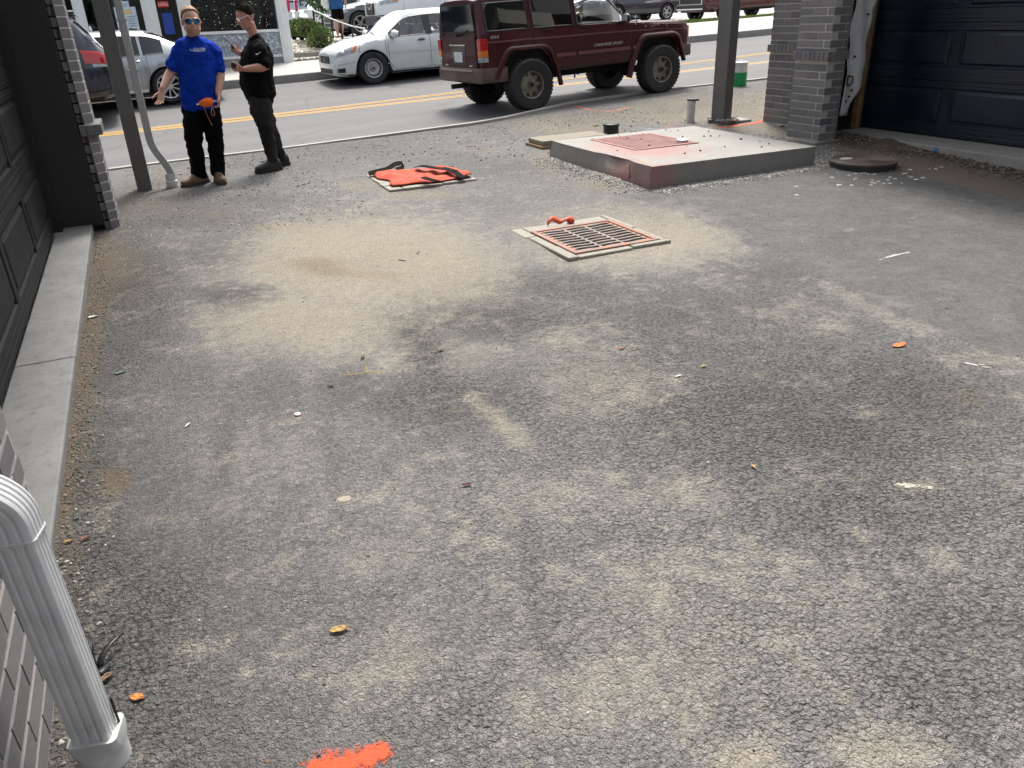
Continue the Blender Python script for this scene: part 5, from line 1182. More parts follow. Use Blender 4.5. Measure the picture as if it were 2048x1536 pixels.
def bumper(x0, x1, z0, z1, w, wrap):
    q = MB(); s_ = 1 if x1 > x0 else -1; prof = []
    path = [(x0 - s_ * wrap, -w), (x0, -w), (x1 - s_ * .04, -w + .03), (x1, -w + .10), (x1 + s_ * .02, 0), (x1, w - .10), (x1 - s_ * .04, w - .03), (x0, w), (x0 - s_ * wrap, w)]
    rings = []
    for x, y in path:
        inw = V((-s_ * .06, 0, 0)) if abs(y) < w - .05 else V((0, -.05 if y > 0 else .05, 0))
        rings.append([V((x, y, z0 + .03)), V((x, y, z1 - .03)), V((x, y, z1 - .03)) + inw * .4 + V((0, 0, .03)), V((x, y, z1)) + inw * 1.5, V((x, y, z0)) + inw * 1.5, V((x, y, z0)) + inw * .4])
    q.loft(rings); return q
bumper(-2.03, -2.16, .48, .70, .845, .36).build('rear_bumper', PJB, JP, smooth=35)
MB().box((-2.184, -.62, .655), (-2.172, .62, .68)).build('bumper_strip', mat('bare_strip', (.34, .30, .27), .5, metal=.4, var=.3), JP)
bumper(1.92, 2.06, .56, .76, .80, .22).build('front_bumper', PJB, JP, smooth=35)
q = MB(); q.beam((-2.0, .0, .42), (-2.28, 0, .42), .07, .07); q.beam((-1.9, -.5, .46), (-1.9, .5, .46), .05, .05); q.build('tow_hitch', MT['under'], JP)
# axles, springs, driveline
q = MB()
for ax in (hw, -hw):
    q.cyl((ax, -.75, WR), (ax, .75, WR), .05, n=10); q.ball((ax, .12, WR), (.14, .16, .14), 10, 8)
    for sd in (1, -1):
        q.cyl((ax + .1, sd * .5, WR), (ax + .02, sd * .46, .68), .03, n=8)
        if ax < 0: q.beam((ax - .6, sd * .48, .50), (ax, sd * .48, WR + .02), .06, .035); q.beam((ax, sd * .48, WR + .02), (ax + .6, sd * .48, .54), .06, .035)
        else: q.beam((ax - .75, sd * .38, .50), (ax, sd * .38, WR - .06), .05, .05)
q.box((-.6, -.30, .42), (.9, .28, .62)); q.cyl((-.6, .1, .5), (-hw, .1, WR), .035, n=8); q.box((-.9, .3, .44), (-.2, .62, .60)); q.cyl((-.5, -.5, .46), (-1.9, -.55, .5), .035, n=8)
q.beam((-.34, -.70, .50), (-.36, -.70, .40), .02, .02)
q.build('axle_assembly', MT['under'], JP)
interior(JP, .62, 1.20, .55, -.45, .68, MT['interior'])
mirror(JP, B, .52, 5.05, 1, MT['black'], (.10, .20, .15)); mirror(JP, B, .52, 5.05, -1, MT['black'], (.10, .20, .15))
q = MB(); q.tube([(.95, -.64, 1.17), (.93, -.64, 1.60)], .004, 5); q.cyl((.95, -.64, 1.16), (.95, -.64, 1.19), .02, n=8); q.build('antenna', MT['black'], JP)
q = MB(); r = np.random.default_rng(2)
for k in range(26):
    x = r.choice([.95, 1.25, 1.5]) + r.normal(0, .06); p = B.pt(x, 4.0 + r.uniform(-.3, .5), -1, .002); q.ball(p, (.012 * r.uniform(.5, 1.6), .002, .012 * r.uniform(.5, 1.6)), 6, 4)
q.build('paint_chip', mat('chipped_primer', (.45, .30, .30), .8), JP, kind='stuff')
MLT = mat('badge_silver', (.5, .5, .48), .4, metal=.4)
p = B.pt(.24, 2.60, -1, .01); text('badge', 'CHEROKEE SPORT', .062, (p.x, p.y - .006, p.z), (math.pi / 2, 0, 0), MLT, JP, sx=1.12, shear=.1)
p = B.pt(-1.86, 3.80, -1, .01); text('badge', '4X4', .068, (p.x, p.y - .008, p.z), (math.pi / 2, 0, 0), MLT, JP, sx=1.3, shear=.2)
for y in (-.44, .5): MB().box((xr_ - .036, y - .06, .72), (xr_ - .031, y + .06, .745)).build('badge', MLT, JP)

# ================================================================ people
MSK = mat('skin', (.52, .30, .22), .5, var=.12, vscale=18, bmp=.05, bscale=90)
MSK2 = mat('skin_ruddy', (.46, .23, .16), .5, var=.12, vscale=18, bmp=.05, bscale=90)
def cloth(name, col, var=.12, b=.35, rough=.85):
    m, n, bs = new_mat(name); co = pos(n)
    mp = N(n, 'ShaderNodeMapping'); mp.inputs['Scale'].default_value = (1, 1, .55); n.links.new(co, mp.inputs[0])
    f = noise(n, mp.outputs[0], 9, 3, .5); g = noise(n, co, 3, 4, .5); h = noise(n, co, 300, 2, .5)
    n.links.new(mixc(n, ramp(n, g, [(.3, 0), (.7, 1)]), tuple(c * (1 - var) for c in col), tuple(min(1, c * (1 + var)) for c in col)), bs.inputs['Base Color'])
    bs.inputs['Roughness'].default_value = rough; bs.inputs['Specular IOR Level'].default_value = .08
    bump(n, bs, math_n(n, 'ADD', f, math_n(n, 'MULTIPLY', h, .08)), b, .05); return m
def limb(mb, pts, n=14, up=(0, 1, 0)):
    """pts: (point, rx, ry); rx along up, ry across"""
    P = [V(p[0]) for p in pts]; rx = [p[1] for p in pts]; ry = [p[2] if len(p) > 2 else p[1] for p in pts]
    # round the ends
    a = (P[0] - P[1]).normalized(); b = (P[-1] - P[-2]).normalized()
    P = [P[0] + a * min(rx[0], ry[0]) * .6, P[0] + a * min(rx[0], ry[0]) * .35] + P + [P[-1] + b * min(rx[-1], ry[-1]) * .35, P[-1] + b * min(rx[-1], ry[-1]) * .6]
    rx = [rx[0] * .35, rx[0] * .8] + rx + [rx[-1] * .8, rx[-1] * .35]; ry = [ry[0] * .35, ry[0] * .8] + ry + [ry[-1] * .8, ry[-1] * .35]
    mb.tube(P, rx, n, ry=ry, up=up)
def skinned(mb, name, m, parent, vox, smooth=6, world=True, disp=0, dscale=.1, sub=False):
    o = mb.build(name, m, parent, world=world)
    r_ = o.modifiers.new('remesh', 'REMESH'); r_.mode = 'VOXEL'; r_.voxel_size = vox; r_.use_smooth_shade = True
    if smooth: s_ = o.modifiers.new('smooth', 'SMOOTH'); s_.iterations = smooth; s_.factor = .5
    if disp:
        tx = bpy.data.textures.new('folds', 'CLOUDS'); tx.noise_scale = dscale; tx.noise_depth = 2
        d = o.modifiers.new('folds', 'DISPLACE'); d.texture = tx; d.strength = disp; d.mid_level = .5; d.texture_coords = 'LOCAL'
    return o
def hand(mb, wrist, d, palm, thumb_side, curl=.25, s=1.0, spread=.18):
    """d: direction of the hand, palm: palm normal, thumb_side: direction towards the thumb"""
    d = V(d).normalized(); palm = V(palm); palm = (palm - d * palm.dot(d)).normalized(); t = d.cross(palm)
    if t.dot(V(thumb_side)) < 0: t = -t
    w = V(wrist); L = .095 * s
    limb(mb, [(w - d * .02, .021 * s, .028 * s), (w + d * .03, .017 * s, .036 * s), (w + d * L * .75, .015 * s, .041 * s), (w + d * L, .012 * s, .038 * s)], 12, up=palm)
    for k, (off, ln, r) in enumerate(((.030, .070, .0088), (.010, .079, .0092), (-.010, .073, .0088), (-.029, .057, .0078))):
        p = w + d * (L - .008) + t * off * s; dd = (d + t * off * spread / .03).normalized(); c = curl * (1 + .12 * k); pts = [(p - dd * .015, r * s)]
        a = 0
        for f_ in (.42, .33, .25):
            a += c; v = dd * math.cos(a) + palm * math.sin(a); p = p + v * ln * s * f_; pts.append((p, r * s * (.95 if f_ > .3 else .8)))
        limb(mb, pts, 8, up=palm)
    p = w + d * .022 * s + t * .028 * s; v = (t * .8 + d * .7 + palm * .25).normalized()
    p2 = p + v * .040 * s; v2 = (d * .9 + t * .35 + palm * (.2 + curl * .5)).normalized(); p3 = p2 + v2 * .030 * s; p4 = p3 + v2 * .024 * s
    limb(mb, [(w + d * .02 + t * .012, .015 * s), (p, .0135 * s), (p2, .0115 * s), (p3, .0105 * s), (p4, .0085 * s)], 8, up=palm)
def head(mb, c, face, up=(0, 0, 1), s=1.0):
    """c: centre of the skull; face: where it looks"""
    F = V(face).normalized(); U = V(up); U = (U - F * U.dot(F)).normalized(); S = F.cross(U)
    M = Matrix(((S.x, F.x, U.x, c[0]), (S.y, F.y, U.y, c[1]), (S.z, F.z, U.z, c[2]), (0, 0, 0, 1)))
    Q = lambda x, y, z: M @ V((x * s, y * s, z * s))
    R3 = M.to_3x3().to_4x4()
    mb.ball(M @ V((0, -.008 * s, .025 * s)), (.076 * s, .096 * s, .092 * s), 20, 14, R3)
    mb.ball(Q(0, .030, -.030), (.064 * s, .062 * s, .085 * s), 16, 12, R3)
    mb.ball(Q(0, .048, -.088), (.040 * s, .038 * s, .030 * s), 12, 8, R3)       # chin and jaw
    for sd in (1, -1):
        limb(mb, [(Q(sd * .058, -.005, -.055), .024 * s, .02 * s), (Q(sd * .045, .04, -.088), .022 * s, .018 * s)], 8)
        mb.ball(Q(sd * .040, .072, -.022), (.022 * s, .016 * s, .018 * s), 10, 6, R3)  # cheek
        mb.ball(Q(sd * .079, -.012, -.012), (.009 * s, .018 * s, .032 * s), 10, 8, R3 @ Matrix.Rotation(sd * .25, 4, 'Z'))  # ear
        limb(mb, [(Q(sd * .012, .088, .022), .010 * s), (Q(sd * .05, .076, .020), .010 * s)], 8)  # brow
    limb(mb, [(Q(0, .086, .012), .010 * s, .010 * s), (Q(0, .104, -.020), .012 * s, .013 * s), (Q(0, .100, -.030), .010 * s, .018 * s)], 10)   # nose
    limb(mb, [(Q(-.022, .082, -.062), .007 * s), (Q(0, .092, -.060), .009 * s), (Q(.022, .082, -.062), .007 * s)], 8)   # lips
    limb(mb, [(Q(-.018, .082, -.072), .007 * s), (Q(0, .091, -.072), .009 * s), (Q(.018, .082, -.072), .007 * s)], 8)
    return M, Q
def hair(Q, parent, m, fade=True, top=.03, name='hair', seed=1, n=900, ln=.018):
    q = MB(); P = []
    for i in range(13):
        row = []; th = math.pi * .5 * i / 12
        for j in range(33):
            a = 2 * math.pi * j / 32; f = math.cos(a)   # f=1 at the face
            low = .42 + .43 * (1 - max(0, f)) ** 1.8 if f > -.15 else 1.05
            e = math.pi / 2 - (math.pi / 2 + .22) * low * (i / 12) * .98
            r0 = 1.045 + top * max(0, math.sin(e)) * 2.2 * (0.7 + .3 * math.sin(7 * a + 3 * i))
            row.append(Q(.076 * r0 * math.cos(e) * math.sin(a), -.008 + .096 * r0 * math.cos(e) * f, .025 + .092 * r0 * math.sin(e)))
        P.append(row)
    q.grid(P[::-1]); o = q.build(name, m, parent, world=True, smooth=180)
    d = o.modifiers.new('t', 'SOLIDIFY'); d.thickness = .006
    s2 = o.modifiers.new('s', 'SUBSURF'); s2.levels = s2.render_levels = 1
    tx = bpy.data.textures.new('tufts', 'CLOUDS'); tx.noise_scale = .022; d2 = o.modifiers.new('d', 'DISPLACE'); d2.texture = tx; d2.strength = ln * .9; d2.texture_coords = 'LOCAL'
    r = np.random.default_rng(seed); q = MB()
    for k in range(n):
        i = r.integers(0, 11); j = r.integers(0, 32); p = P[i][j].lerp(P[i][j + 1], r.random()); p = p.lerp(P[i + 1][j], r.random()); c = Q(0, -.008, .0)
        o_ = (p - c).normalized(); t = V(r.normal(0, 1, 3)); t = (t - o_ * t.dot(o_)).normalized(); tip = p + o_ * ln * r.uniform(.4, 1) * (1.0 if i < 7 else .35) + t * ln * .7
        w_ = t.cross(o_) * .0016
        q.add([p - w_, p + w_, tip], [(0, 1, 2)])
    o2 = q.build('hair_strand', m, o, kind='stuff'); 
    o2.data.transform(Matrix.Translation(-pier_off(parent)))
    return o
def shoe(mb, ankle, d, s=1.0, hgt=.075):
    d = V((d[0], d[1], 0)).normalized(); a = V(ankle); g = a.z; t = V((-d.y, d.x, 0)); z0 = a.z
    def R_(f, w, zt, tw=1): 
        c = a + d * f; return [c + t * w * math.cos(k) * 1.0 + V((0, 0, (zt if math.sin(k) > 0 else .0) * (math.sin(k) if math.sin(k) > 0 else 0))) for k in np.linspace(0, 2 * math.pi, 13)[:-1]]
    secs = [(-.085, .022, .055), (-.075, .036, .085), (-.03, .042, .115), (.03, .043, .10), (.09, .047, .075), (.14, .048, .060), (.18, .042, .050), (.205, .026, .036)]
    rings = []
    for f, w, zt in secs:
        c = a + d * f * s; ring = []
        for k in range(14):
            an = 2 * math.pi * k / 14; x, z = math.cos(an), math.sin(an)
            ring.append(V((c.x, c.y, z0)) + t * w * s * x + V((0, 0, max(.0, .012 + (zt * s) * (.35 + .65 * z)) if z > -.2 else .004)))
        rings.append(ring)
    mb.loft(rings)
def sole(mb, ankle, d, s=1.0, th=.022):
    d = V((d[0], d[1], 0)).normalized(); t = V((-d.y, d.x, 0)); a = V(ankle); poly = []
    for f, w in ((-.09, .024), (-.075, .038), (-.02, .041), (.05, .042), (.11, .048), (.16, .047), (.195, .034), (.21, .015)): poly.append((f, w))
    pts = [a + d * f * s + t * w * s for f, w in poly] + [a + d * f * s - t * w * s for f, w in poly[::-1]]
    n = len(pts); mb.add([p + V((0, 0, -.001)) for p in pts] + [p + V((0, 0, th)) for p in pts], [tuple(range(n)), tuple(range(2 * n - 1, n - 1, -1))] + [(i, (i + 1) % n, n + (i + 1) % n, n + i) for i in range(n)])
# ---------------- man in blue
Y0 = 9.50
GA = thing('person', 'man in royal blue t-shirt and mirrored sunglasses holding an orange line reel', 'person', (.42, Y0, T(.42, Y0)), group=None)
hd = V((0.712,9.460,1.654)); nk = V((0.710,9.520,1.502)); ch = V((0.698,9.500,1.327)); wa = V((0.669,9.500,1.056)); hp = V((0.641,9.500,0.864))
sL, sR = V((0.543,9.500,1.398)), V((0.904,9.500,1.366)); eL, eR = V((0.419,9.520,1.180)), V((0.910,9.500,1.126)); wL, wR = V((0.295,9.400,1.021)), V((0.837,9.400,0.934))
hL, hR = V((0.551,9.500,0.825)), V((0.734,9.500,0.811)); kL, kR = V((0.498,9.460,0.452)), V((0.721,9.460,0.436)); aL, aR = V((0.485,9.500,0.084)), V((0.677,9.460,0.069))
aL.z = T(aL.x, aL.y) + .02; aR.z = T(aR.x, aR.y) + .02
q = MB(); M_, Q_ = head(q, hd, (.03, -1, -.06), s=1.12)
limb(q, [(nk + V((0, .012, -.06)), .060, .066), (nk, .064, .068), (hd + V((0, .008, -.07)), .062, .066)])
for s_, e_, w_ in ((sL, eL, wL), (sR, eR, wR)):
    limb(q, [(s_.lerp(e_, .30), .040, .042), (s_.lerp(e_, .6), .047, .050), (e_, .043, .046), (e_.lerp(w_, .25), .044, .050), (e_.lerp(w_, .6), .037, .042), (w_, .025, .032)])
hand(q, wL + V((-.01, 0, -.02)), (-.28, -.32, -.75), (-.45, -.8, .45), (-1, 0, .4), .22, 1.05, .22)
hand(q, wR + V((-.002, -.01, -.02)), (-.10, -.40, -.9), (-.95, -.1, .1), (-.1, -1, .1), .55, 1.05, .1)
limb(q, [(hp + V((0, 0, .06)), .08, .12), (wa, .08, .12), (ch, .07, .11), (nk + V((0, .02, -.10)), .05, .06)], up=(0, 1, 0))
body = skinned(q, 'body', MSK, GA, .0065, 3)
SH = cloth('royal_blue_cloth', (.006, .038, .34), .2, .8)
q = MB()
limb(q, [(hp + V((.0, 0, -.045)), .138, .205), (hp + V((.0, 0, .03)), .138, .198), (wa + V((0, -.01, 0)), .138, .195), (wa.lerp(ch, .55), .138, .200), (ch + V((0, 0, -.01)), .132, .205), (ch.lerp(nk, .42), .112, .175), (ch.lerp(nk, .72), .092, .125), (nk + V((0, .006, -.012)), .078, .088)], 22)
for s_, e_ in ((sL, eL), (sR, eR)):
    limb(q, [(s_.lerp(nk, .62) + V((0, 0, -.02)), .06, .07), (s_.lerp(nk, .2) + V((0, 0, .002)), .062, .07), (s_.lerp(e_, .12), .063, .068), (s_.lerp(e_, .45), .062, .070), (s_.lerp(e_, .80), .064, .076)], 16)
skinned(q, 'shirt', SH, GA, .011, 4, disp=.045, dscale=.095)
TR = cloth('black_trousers', (.0035, .0035, .004), .3, .9)
q = MB()
for h_, k_, a_ in ((hL, kL, aL), (hR, kR, aR)):
    limb(q, [(h_ + V((0, 0, .05)), .085, .085), (h_ + V((0, 0, -.08)), .108, .108), (h_.lerp(k_, .5), .104, .106), (k_, .084, .088), (k_.lerp(a_, .3), .083, .085), (k_.lerp(a_, .7), .076, .076), (a_ + V((0, .0, .075)), .080, .080)], 16)
limb(q, [(hp + V((0, 0, .05)), .105, .150), (hp + V((0, 0, -.10)), .115, .165)], 16)
skinned(q, 'trousers', TR, GA, .011, 3, disp=.042, dscale=.07)
BT = mat('tan_leather', (.14, .085, .045), .65, var=.3, vscale=14)
for a_, d_ in ((aL, (-.9, -.55)), (aR, (.08, -1))):
    q = MB(); p = V((a_.x, a_.y, T(a_.x, a_.y) + .012)); shoe(q, p, d_, 1.15); limb(q, [(p + V((0, 0, .06)), .05, .05), (p + V((0, 0, .17)), .055, .055)])
    b_ = skinned(q, 'boot', BT, GA, .008, 3)
    q = MB(); sole(q, p - V((0, 0, .010)), d_, 1.18, .026); q.build('sole', mat('dark_sole', (.05, .04, .03), .8), GA, world=True)
MHG = mat('ginger_hair', (.27, .16, .08), .6, var=.3, vscale=40); hair(Q_, GA, MHG, top=.035, seed=2, n=700, ln=.012)
q = MB()   # short beard
P = []
for i in range(7):
    row = []
    for j in range(17):
        a = (j / 16 - .5) * 2.3; z = -.066 - .040 * i / 6; rr_ = .070 - .014 * i / 6
        row.append(Q_(rr_ * 1.0 * math.sin(a), .020 + (rr_ + .008) * math.cos(a) + .010 * (i / 6), z - .012 * math.cos(a) * (i / 6)))
    P.append(row)
q = MB().grid(P); o = q.build('beard', mat('stubble', (.34, .19, .125), .85, var=.3, vscale=60), GA, world=True, smooth=180); o.modifiers.new('t', 'SOLIDIFY').thickness = .004
SGM = mat('mirror_blue_lens', (.03, .20, .42), .08, metal=.8, var=.5, vscale=30)
sg = thing_part('sunglasses', GA)
for sd in (1, -1):
    c = Q_(sd * .034, .0, 0); q = MB(); P = []
    o2 = []
    for k in range(20):
        a = 2 * math.pi * k / 20; x = sd * .034 + .029 * math.cos(a) ** 1 * (1 if True else 0); z = .002 + .022 * math.sin(a) * (1 - .12 * math.cos(a) * sd)
        o2.append(Q_(x, .098 - abs(x) * .22, z))
    cc = sum(o2, V((0, 0, 0))) / 20 + (Q_(0, 1, 0) - Q_(0, 0, 0)).normalized() * .004
    q.add(o2 + [cc], [(k, (k + 1) % 20, 20) for k in range(20)]); q.build('lens', SGM, sg); sg_ = q
    q = MB(); q.tube(o2 + [o2[0]], .0032, 6, cap=False); q.tube([Q_(sd * .062, .086, .012), Q_(sd * .078, .05, .012), Q_(sd * .080, -.02, .004)], .0035, 6); q.build('frame', MT['black'], sg)
q = MB(); q.tube([Q_(-.010, .098, .008), Q_(0, .103, .010), Q_(.010, .098, .008)], .003, 6); q.build('bridge', MT['black'], sg)
for ch_ in KIDS[sg.name]: ch_.data.transform(Matrix.Translation(-GA.location))
MWP = mat('white_print', (.62, .66, .72), .7)
lg = V((0.726,9.340,1.378))
text('shirt_print', 'Affordable', .030, lg - GA.location + V((.0, -.012, .012)), (math.radians(84), 0, math.radians(6)), MWP, GA, shear=.25, ext=.004)
text('shirt_print', 'FOUNDATION', .016, lg - GA.location + V((.004, -.012, -.012)), (math.radians(84), 0, math.radians(6)), MWP, GA, ext=.004)
q = MB(); q.tube([lg + V((-.078, -.006, .018)), lg + V((-.088, -.006, .006)), lg + V((-.07, -.012, -.004)), lg + V((.06, -.014, -.002))], .0028, 5); q.build('shirt_print', MWP, GA, world=True)
# line reel in his left hand
hc = V((0.701,9.300,0.864))
RL = thing('line_reel', 'orange string line wound on a reel in the hand of the man in blue', 'string reel', hc)
q = MB(); ax_ = V((1, -.1, .12)).normalized(); r = np.random.default_rng(9)
MOR = mat('orange_string', (.85, .16, .02), .7, var=.25, vscale=60, bmp=.4, bscale=120)
limb(q, [(hc - ax_ * .075, .016), (hc - ax_ * .045, .040), (hc, .047), (hc + ax_ * .04, .040), (hc + ax_ * .06, .018)], 16); o = q.build('string', MOR, RL, world=True, smooth=180)
q = MB()
for k in range(26):
    t = r.uniform(-.06, .05); p = hc + ax_ * t; a0 = r.uniform(0, 6.28); rad = .050 - abs(t) * .35; pts = []
    for a in np.linspace(a0, a0 + 4.5, 12): pts.append(p + V((0, math.cos(a) * rad, math.sin(a) * rad)) + ax_ * (.02 * math.sin(a * .7 + k)))
    q.tube(pts, .002, 4)
q.build('string_turn', MOR, RL, world=True)
q = MB(); q.cyl(hc - ax_ * .11, hc + ax_ * .09, .008, n=8); q.build('handle', MWH, RL, world=True)
q = MB(); q.tube(bend([hc + V((.03, -.03, -.03)), hc + V((.055, -.03, -.10)), hc + V((.045, -.03, -.145)), hc + V((.015, -.03, -.11)), hc + V((.04, -.03, -.04))], .03), .0028, 5)
q.tube(bend([hc + V((-.04, -.03, -.03)), hc + V((-.03, -.035, -.12)), hc + V((.0, -.04, -.22))], .05), .0018, 4); q.ball(hc + V((.0, -.04, -.225)), .006, 6, 4); q.build('loose_loop', mat('faded_string', (.55, .28, .12), .7), RL, world=True)
# ---------------- man in black, seen from his left side
Y1 = 9.78
GB = thing('person', 'man in a black t-shirt and dark grey jeans looking down at his phone', 'person', (1.25, Y1, T(1.25, Y1)))
hd = V((1.309,9.780,1.676)); nk = V((1.363,9.800,1.482)); ch = V((1.376,9.800,1.275)); wa = V((1.333,9.800,1.024)); hp = V((1.328,9.800,0.836))
sN, sF = V((1.381,9.630,1.351)), V((1.385,9.980,1.365)); eN, eF = V((1.399,9.560,1.167)), V((1.352,10.020,1.174)); wN, wF = V((1.175,9.550,1.160)), V((1.213,9.850,1.303))
hN, hF = V((1.306,9.700,0.790)), V((1.320,9.890,0.775)); kN, kF = V((1.319,9.700,0.442)), V((1.404,9.920,0.429)); aN, aF = V((1.333,9.700,0.111)), V((1.471,9.950,0.086))
q = MB(); fc = V((-1, -.10, -.42)); M_, Q_ = head(q, hd, fc, s=1.03)
limb(q, [(nk + V((.012, 0, -.05)), .056, .060), (nk, .056, .058), (hd + V((.03, 0, -.06)), .055, .055)])
for s_, e_, w_ in ((sN, eN, wN), (sF, eF, wF)):
    limb(q, [(s_.lerp(e_, .32), .042, .044), (s_.lerp(e_, .6), .050, .053), (e_, .047, .050), (e_.lerp(w_, .25), .048, .050), (e_.lerp(w_, .65), .038, .040), (w_, .026, .031)])
hand(q, wN + V((-.01, 0, .0)), (-1, -.05, .02), (-.05, .5, .8), (-.3, -.2, .9), .55, 1.05, .12)
hand(q, wF + V((-.012, 0, .01)), (-.75, -.1, .45), (.0, -.75, .5), (-.2, -.1, 1), .45, 1.05, .12)
limb(q, [(hp + V((0, 0, .06)), .09, .12), (wa, .09, .12), (ch, .08, .11), (nk + V((.025, 0, -.10)), .05, .06)], up=(1, 0, 0))
skinned(q, 'body', MSK2, GB, .0065, 3)
BK = cloth('black_cloth', (.0045, .0047, .0055), .3, .9)
q = MB()
limb(q, [(hp + V((.005, 0, .015)), .172, .19), (wa + V((-.015, 0, 0)), .188, .20), (wa.lerp(ch, .5) + V((-.02, 0, 0)), .188, .205), (ch + V((-.005, 0, 0)), .172, .205), (ch.lerp(nk, .5) + V((.015, 0, 0)), .125, .18), (nk + V((.02, 0, -.04)), .088, .11), (nk + V((.012, 0, -.022)), .078, .085)], 22, up=(1, 0, 0))
for s_, e_ in ((sN, eN), (sF, eF)):
    limb(q, [(s_.lerp(nk, .3) + V((.01, 0, -.01)), .08, .08), (s_, .085, .08), (s_.lerp(e_, .5), .082, .08), (s_.lerp(e_, .86), .078, .080)], 16, up=(1, 0, 0))
skinned(q, 'shirt', BK, GB, .011, 4, disp=.042, dscale=.095)
JN = cloth('grey_denim', (.030, .029, .028), .5, 1.)
q = MB()
for h_, k_, a_ in ((hN, kN, aN), (hF, kF, aF)):
    limb(q, [(h_ + V((.0, 0, .05)), .12, .09), (h_ + V((0, 0, -.08)), .130, .10), (h_.lerp(k_, .5), .108, .096), (k_, .082, .075), (k_.lerp(a_, .35), .080, .072), (k_.lerp(a_, .75), .068, .064), (a_ + V((0, .0, .03)), .070, .066)], 16, up=(1, 0, 0))
limb(q, [(hp + V((0, 0, .04)), .135, .155), (hp + V((0, 0, -.05)), .140, .155)], 16, up=(1, 0, 0))
skinned(q, 'jeans', JN, GB, .011, 3, disp=.038, dscale=.06)
SHM = mat('black_shoe', (.016, .015, .014), .6, var=.3, vscale=20)
for a_, d_ in ((aN, (-.95, -.30)), (aF, (-.95, -.1))):
    q = MB(); p = V((a_.x, a_.y, T(a_.x, a_.y) + .014)); shoe(q, p, d_, 1.12); limb(q, [(p + V((0, 0, .06)), .045, .045), (p + V((0, 0, .12)), .048, .048)])
    skinned(q, 'shoe', SHM, GB, .008, 3)
    q = MB(); sole(q, p - V((0, 0, .012)), d_, 1.15, .026); q.build('sole', MT['rubber'], GB, world=True)
hair(Q_, GB, mat('dark_brown_hair', (.016, .011, .008), .85, spec=.15, var=.4, vscale=40), top=.09, seed=3, n=1300, ln=.030)
gl = thing_part('eyeglasses', GB)
for sd in (1, -1):
    ring = [Q_(sd * .033 + .026 * math.cos(a), .096 - .15 * abs(sd * .033 + .026 * math.cos(a)), .006 + .018 * math.sin(a)) for a in np.linspace(0, 2 * math.pi, 17)]
    q = MB(); q.tube(ring, .0032, 6, cap=False); q.tube([Q_(sd * .060, .090, .012), Q_(sd * .080, .05, .014), Q_(sd * .083, -.02, .010)], .0045, 6); q.build('frame', MWH, gl)
    q = MB(); q.add(ring[:-1], [tuple(range(16))]); q.build('lens', glass('spectacle_lens', (.9, .93, .95), .9), gl)
for ch_ in KIDS[gl.name]: ch_.data.transform(Matrix.Translation(-GB.location))
# swoosh on the sleeve, prints on chest and back
sw = V((1.341,9.520,1.309)); q = MB()
tick = [(-.030, .004), (-.024, -.012), (-.012, -.013), (.036, .016), (-.008, -.001), (-.018, .0)]
q.prism([(x * .95, z * .95) for x, z in tick], -.004, .004, Matrix.Translation(sw + V((0, -.008, 0))) @ Matrix.Rotation(math.pi / 2, 4, 'X')); q.build('sleeve_mark', MWH, GB, world=True)
bk = V((1.502,9.720,1.405)); r = np.random.default_rng(5); q = MB()
for k in range(16): q.cbox((bk.x + .018 + r.normal(0, .006), bk.y + r.uniform(-.07, .07), bk.z + r.uniform(-.07, .07)), (.012, .02, .008))
q.build('back_print', MWH, GB, world=True)
q = MB(); p = V((1.241,9.740,1.417))
for k in range(5): q.cbox((p.x + .004 * k, p.y - .02, p.z + .006 * math.sin(k * 2)), (.006, .02, .010))
q.build('chest_print', MWH, GB, world=True)
# phone and dark gadget
pa, pb = V((1.044,9.800,1.496)), V((1.150,9.820,1.363)); d = (pb - pa).normalized()
ph_ = thing('phone', 'white phone held up by the man in black', 'phone', (pa + pb) / 2)
nn = d.cross(V((0, 1, 0))).normalized(); c = (pa + pb) / 2
def slab(c, d, s_, n_, L, W_, H_):
    M = Matrix(((d.x, s_.x, n_.x, c.x), (d.y, s_.y, n_.y, c.y), (d.z, s_.z, n_.z, c.z), (0, 0, 0, 1))); return MB().box((-L / 2, -W_ / 2, -H_ / 2), (L / 2, W_ / 2, H_ / 2), M)
slab(c, d, V((0, 1, 0)), nn, .155, .076, .010).build('case', MWH, ph_, world=True, bevel=.004)
fr = nn if nn.dot(V((1, 0, .5))) > 0 else -nn
slab(c + fr * .0055, d, V((0, 1, 0)), nn, .145, .068, .002).build('screen', mat('phone_screen', (.30, .30, .30), .2), ph_, world=True)
slab(c - fr * .0055, d, V((0, 1, 0)), nn, .15, .072, .002).build('back_cover', MT['black'], ph_, world=True)
g_ = V((1.065,9.530,1.207)); gd = thing('tape_measure', 'small dark gadget gripped in the lower hand of the man in black', 'gadget', g_)
MB().cbox(g_, (.05, .055, .07), rz=.2).build('case', MT['black'], gd, world=True, bevel=.014, seg=3)
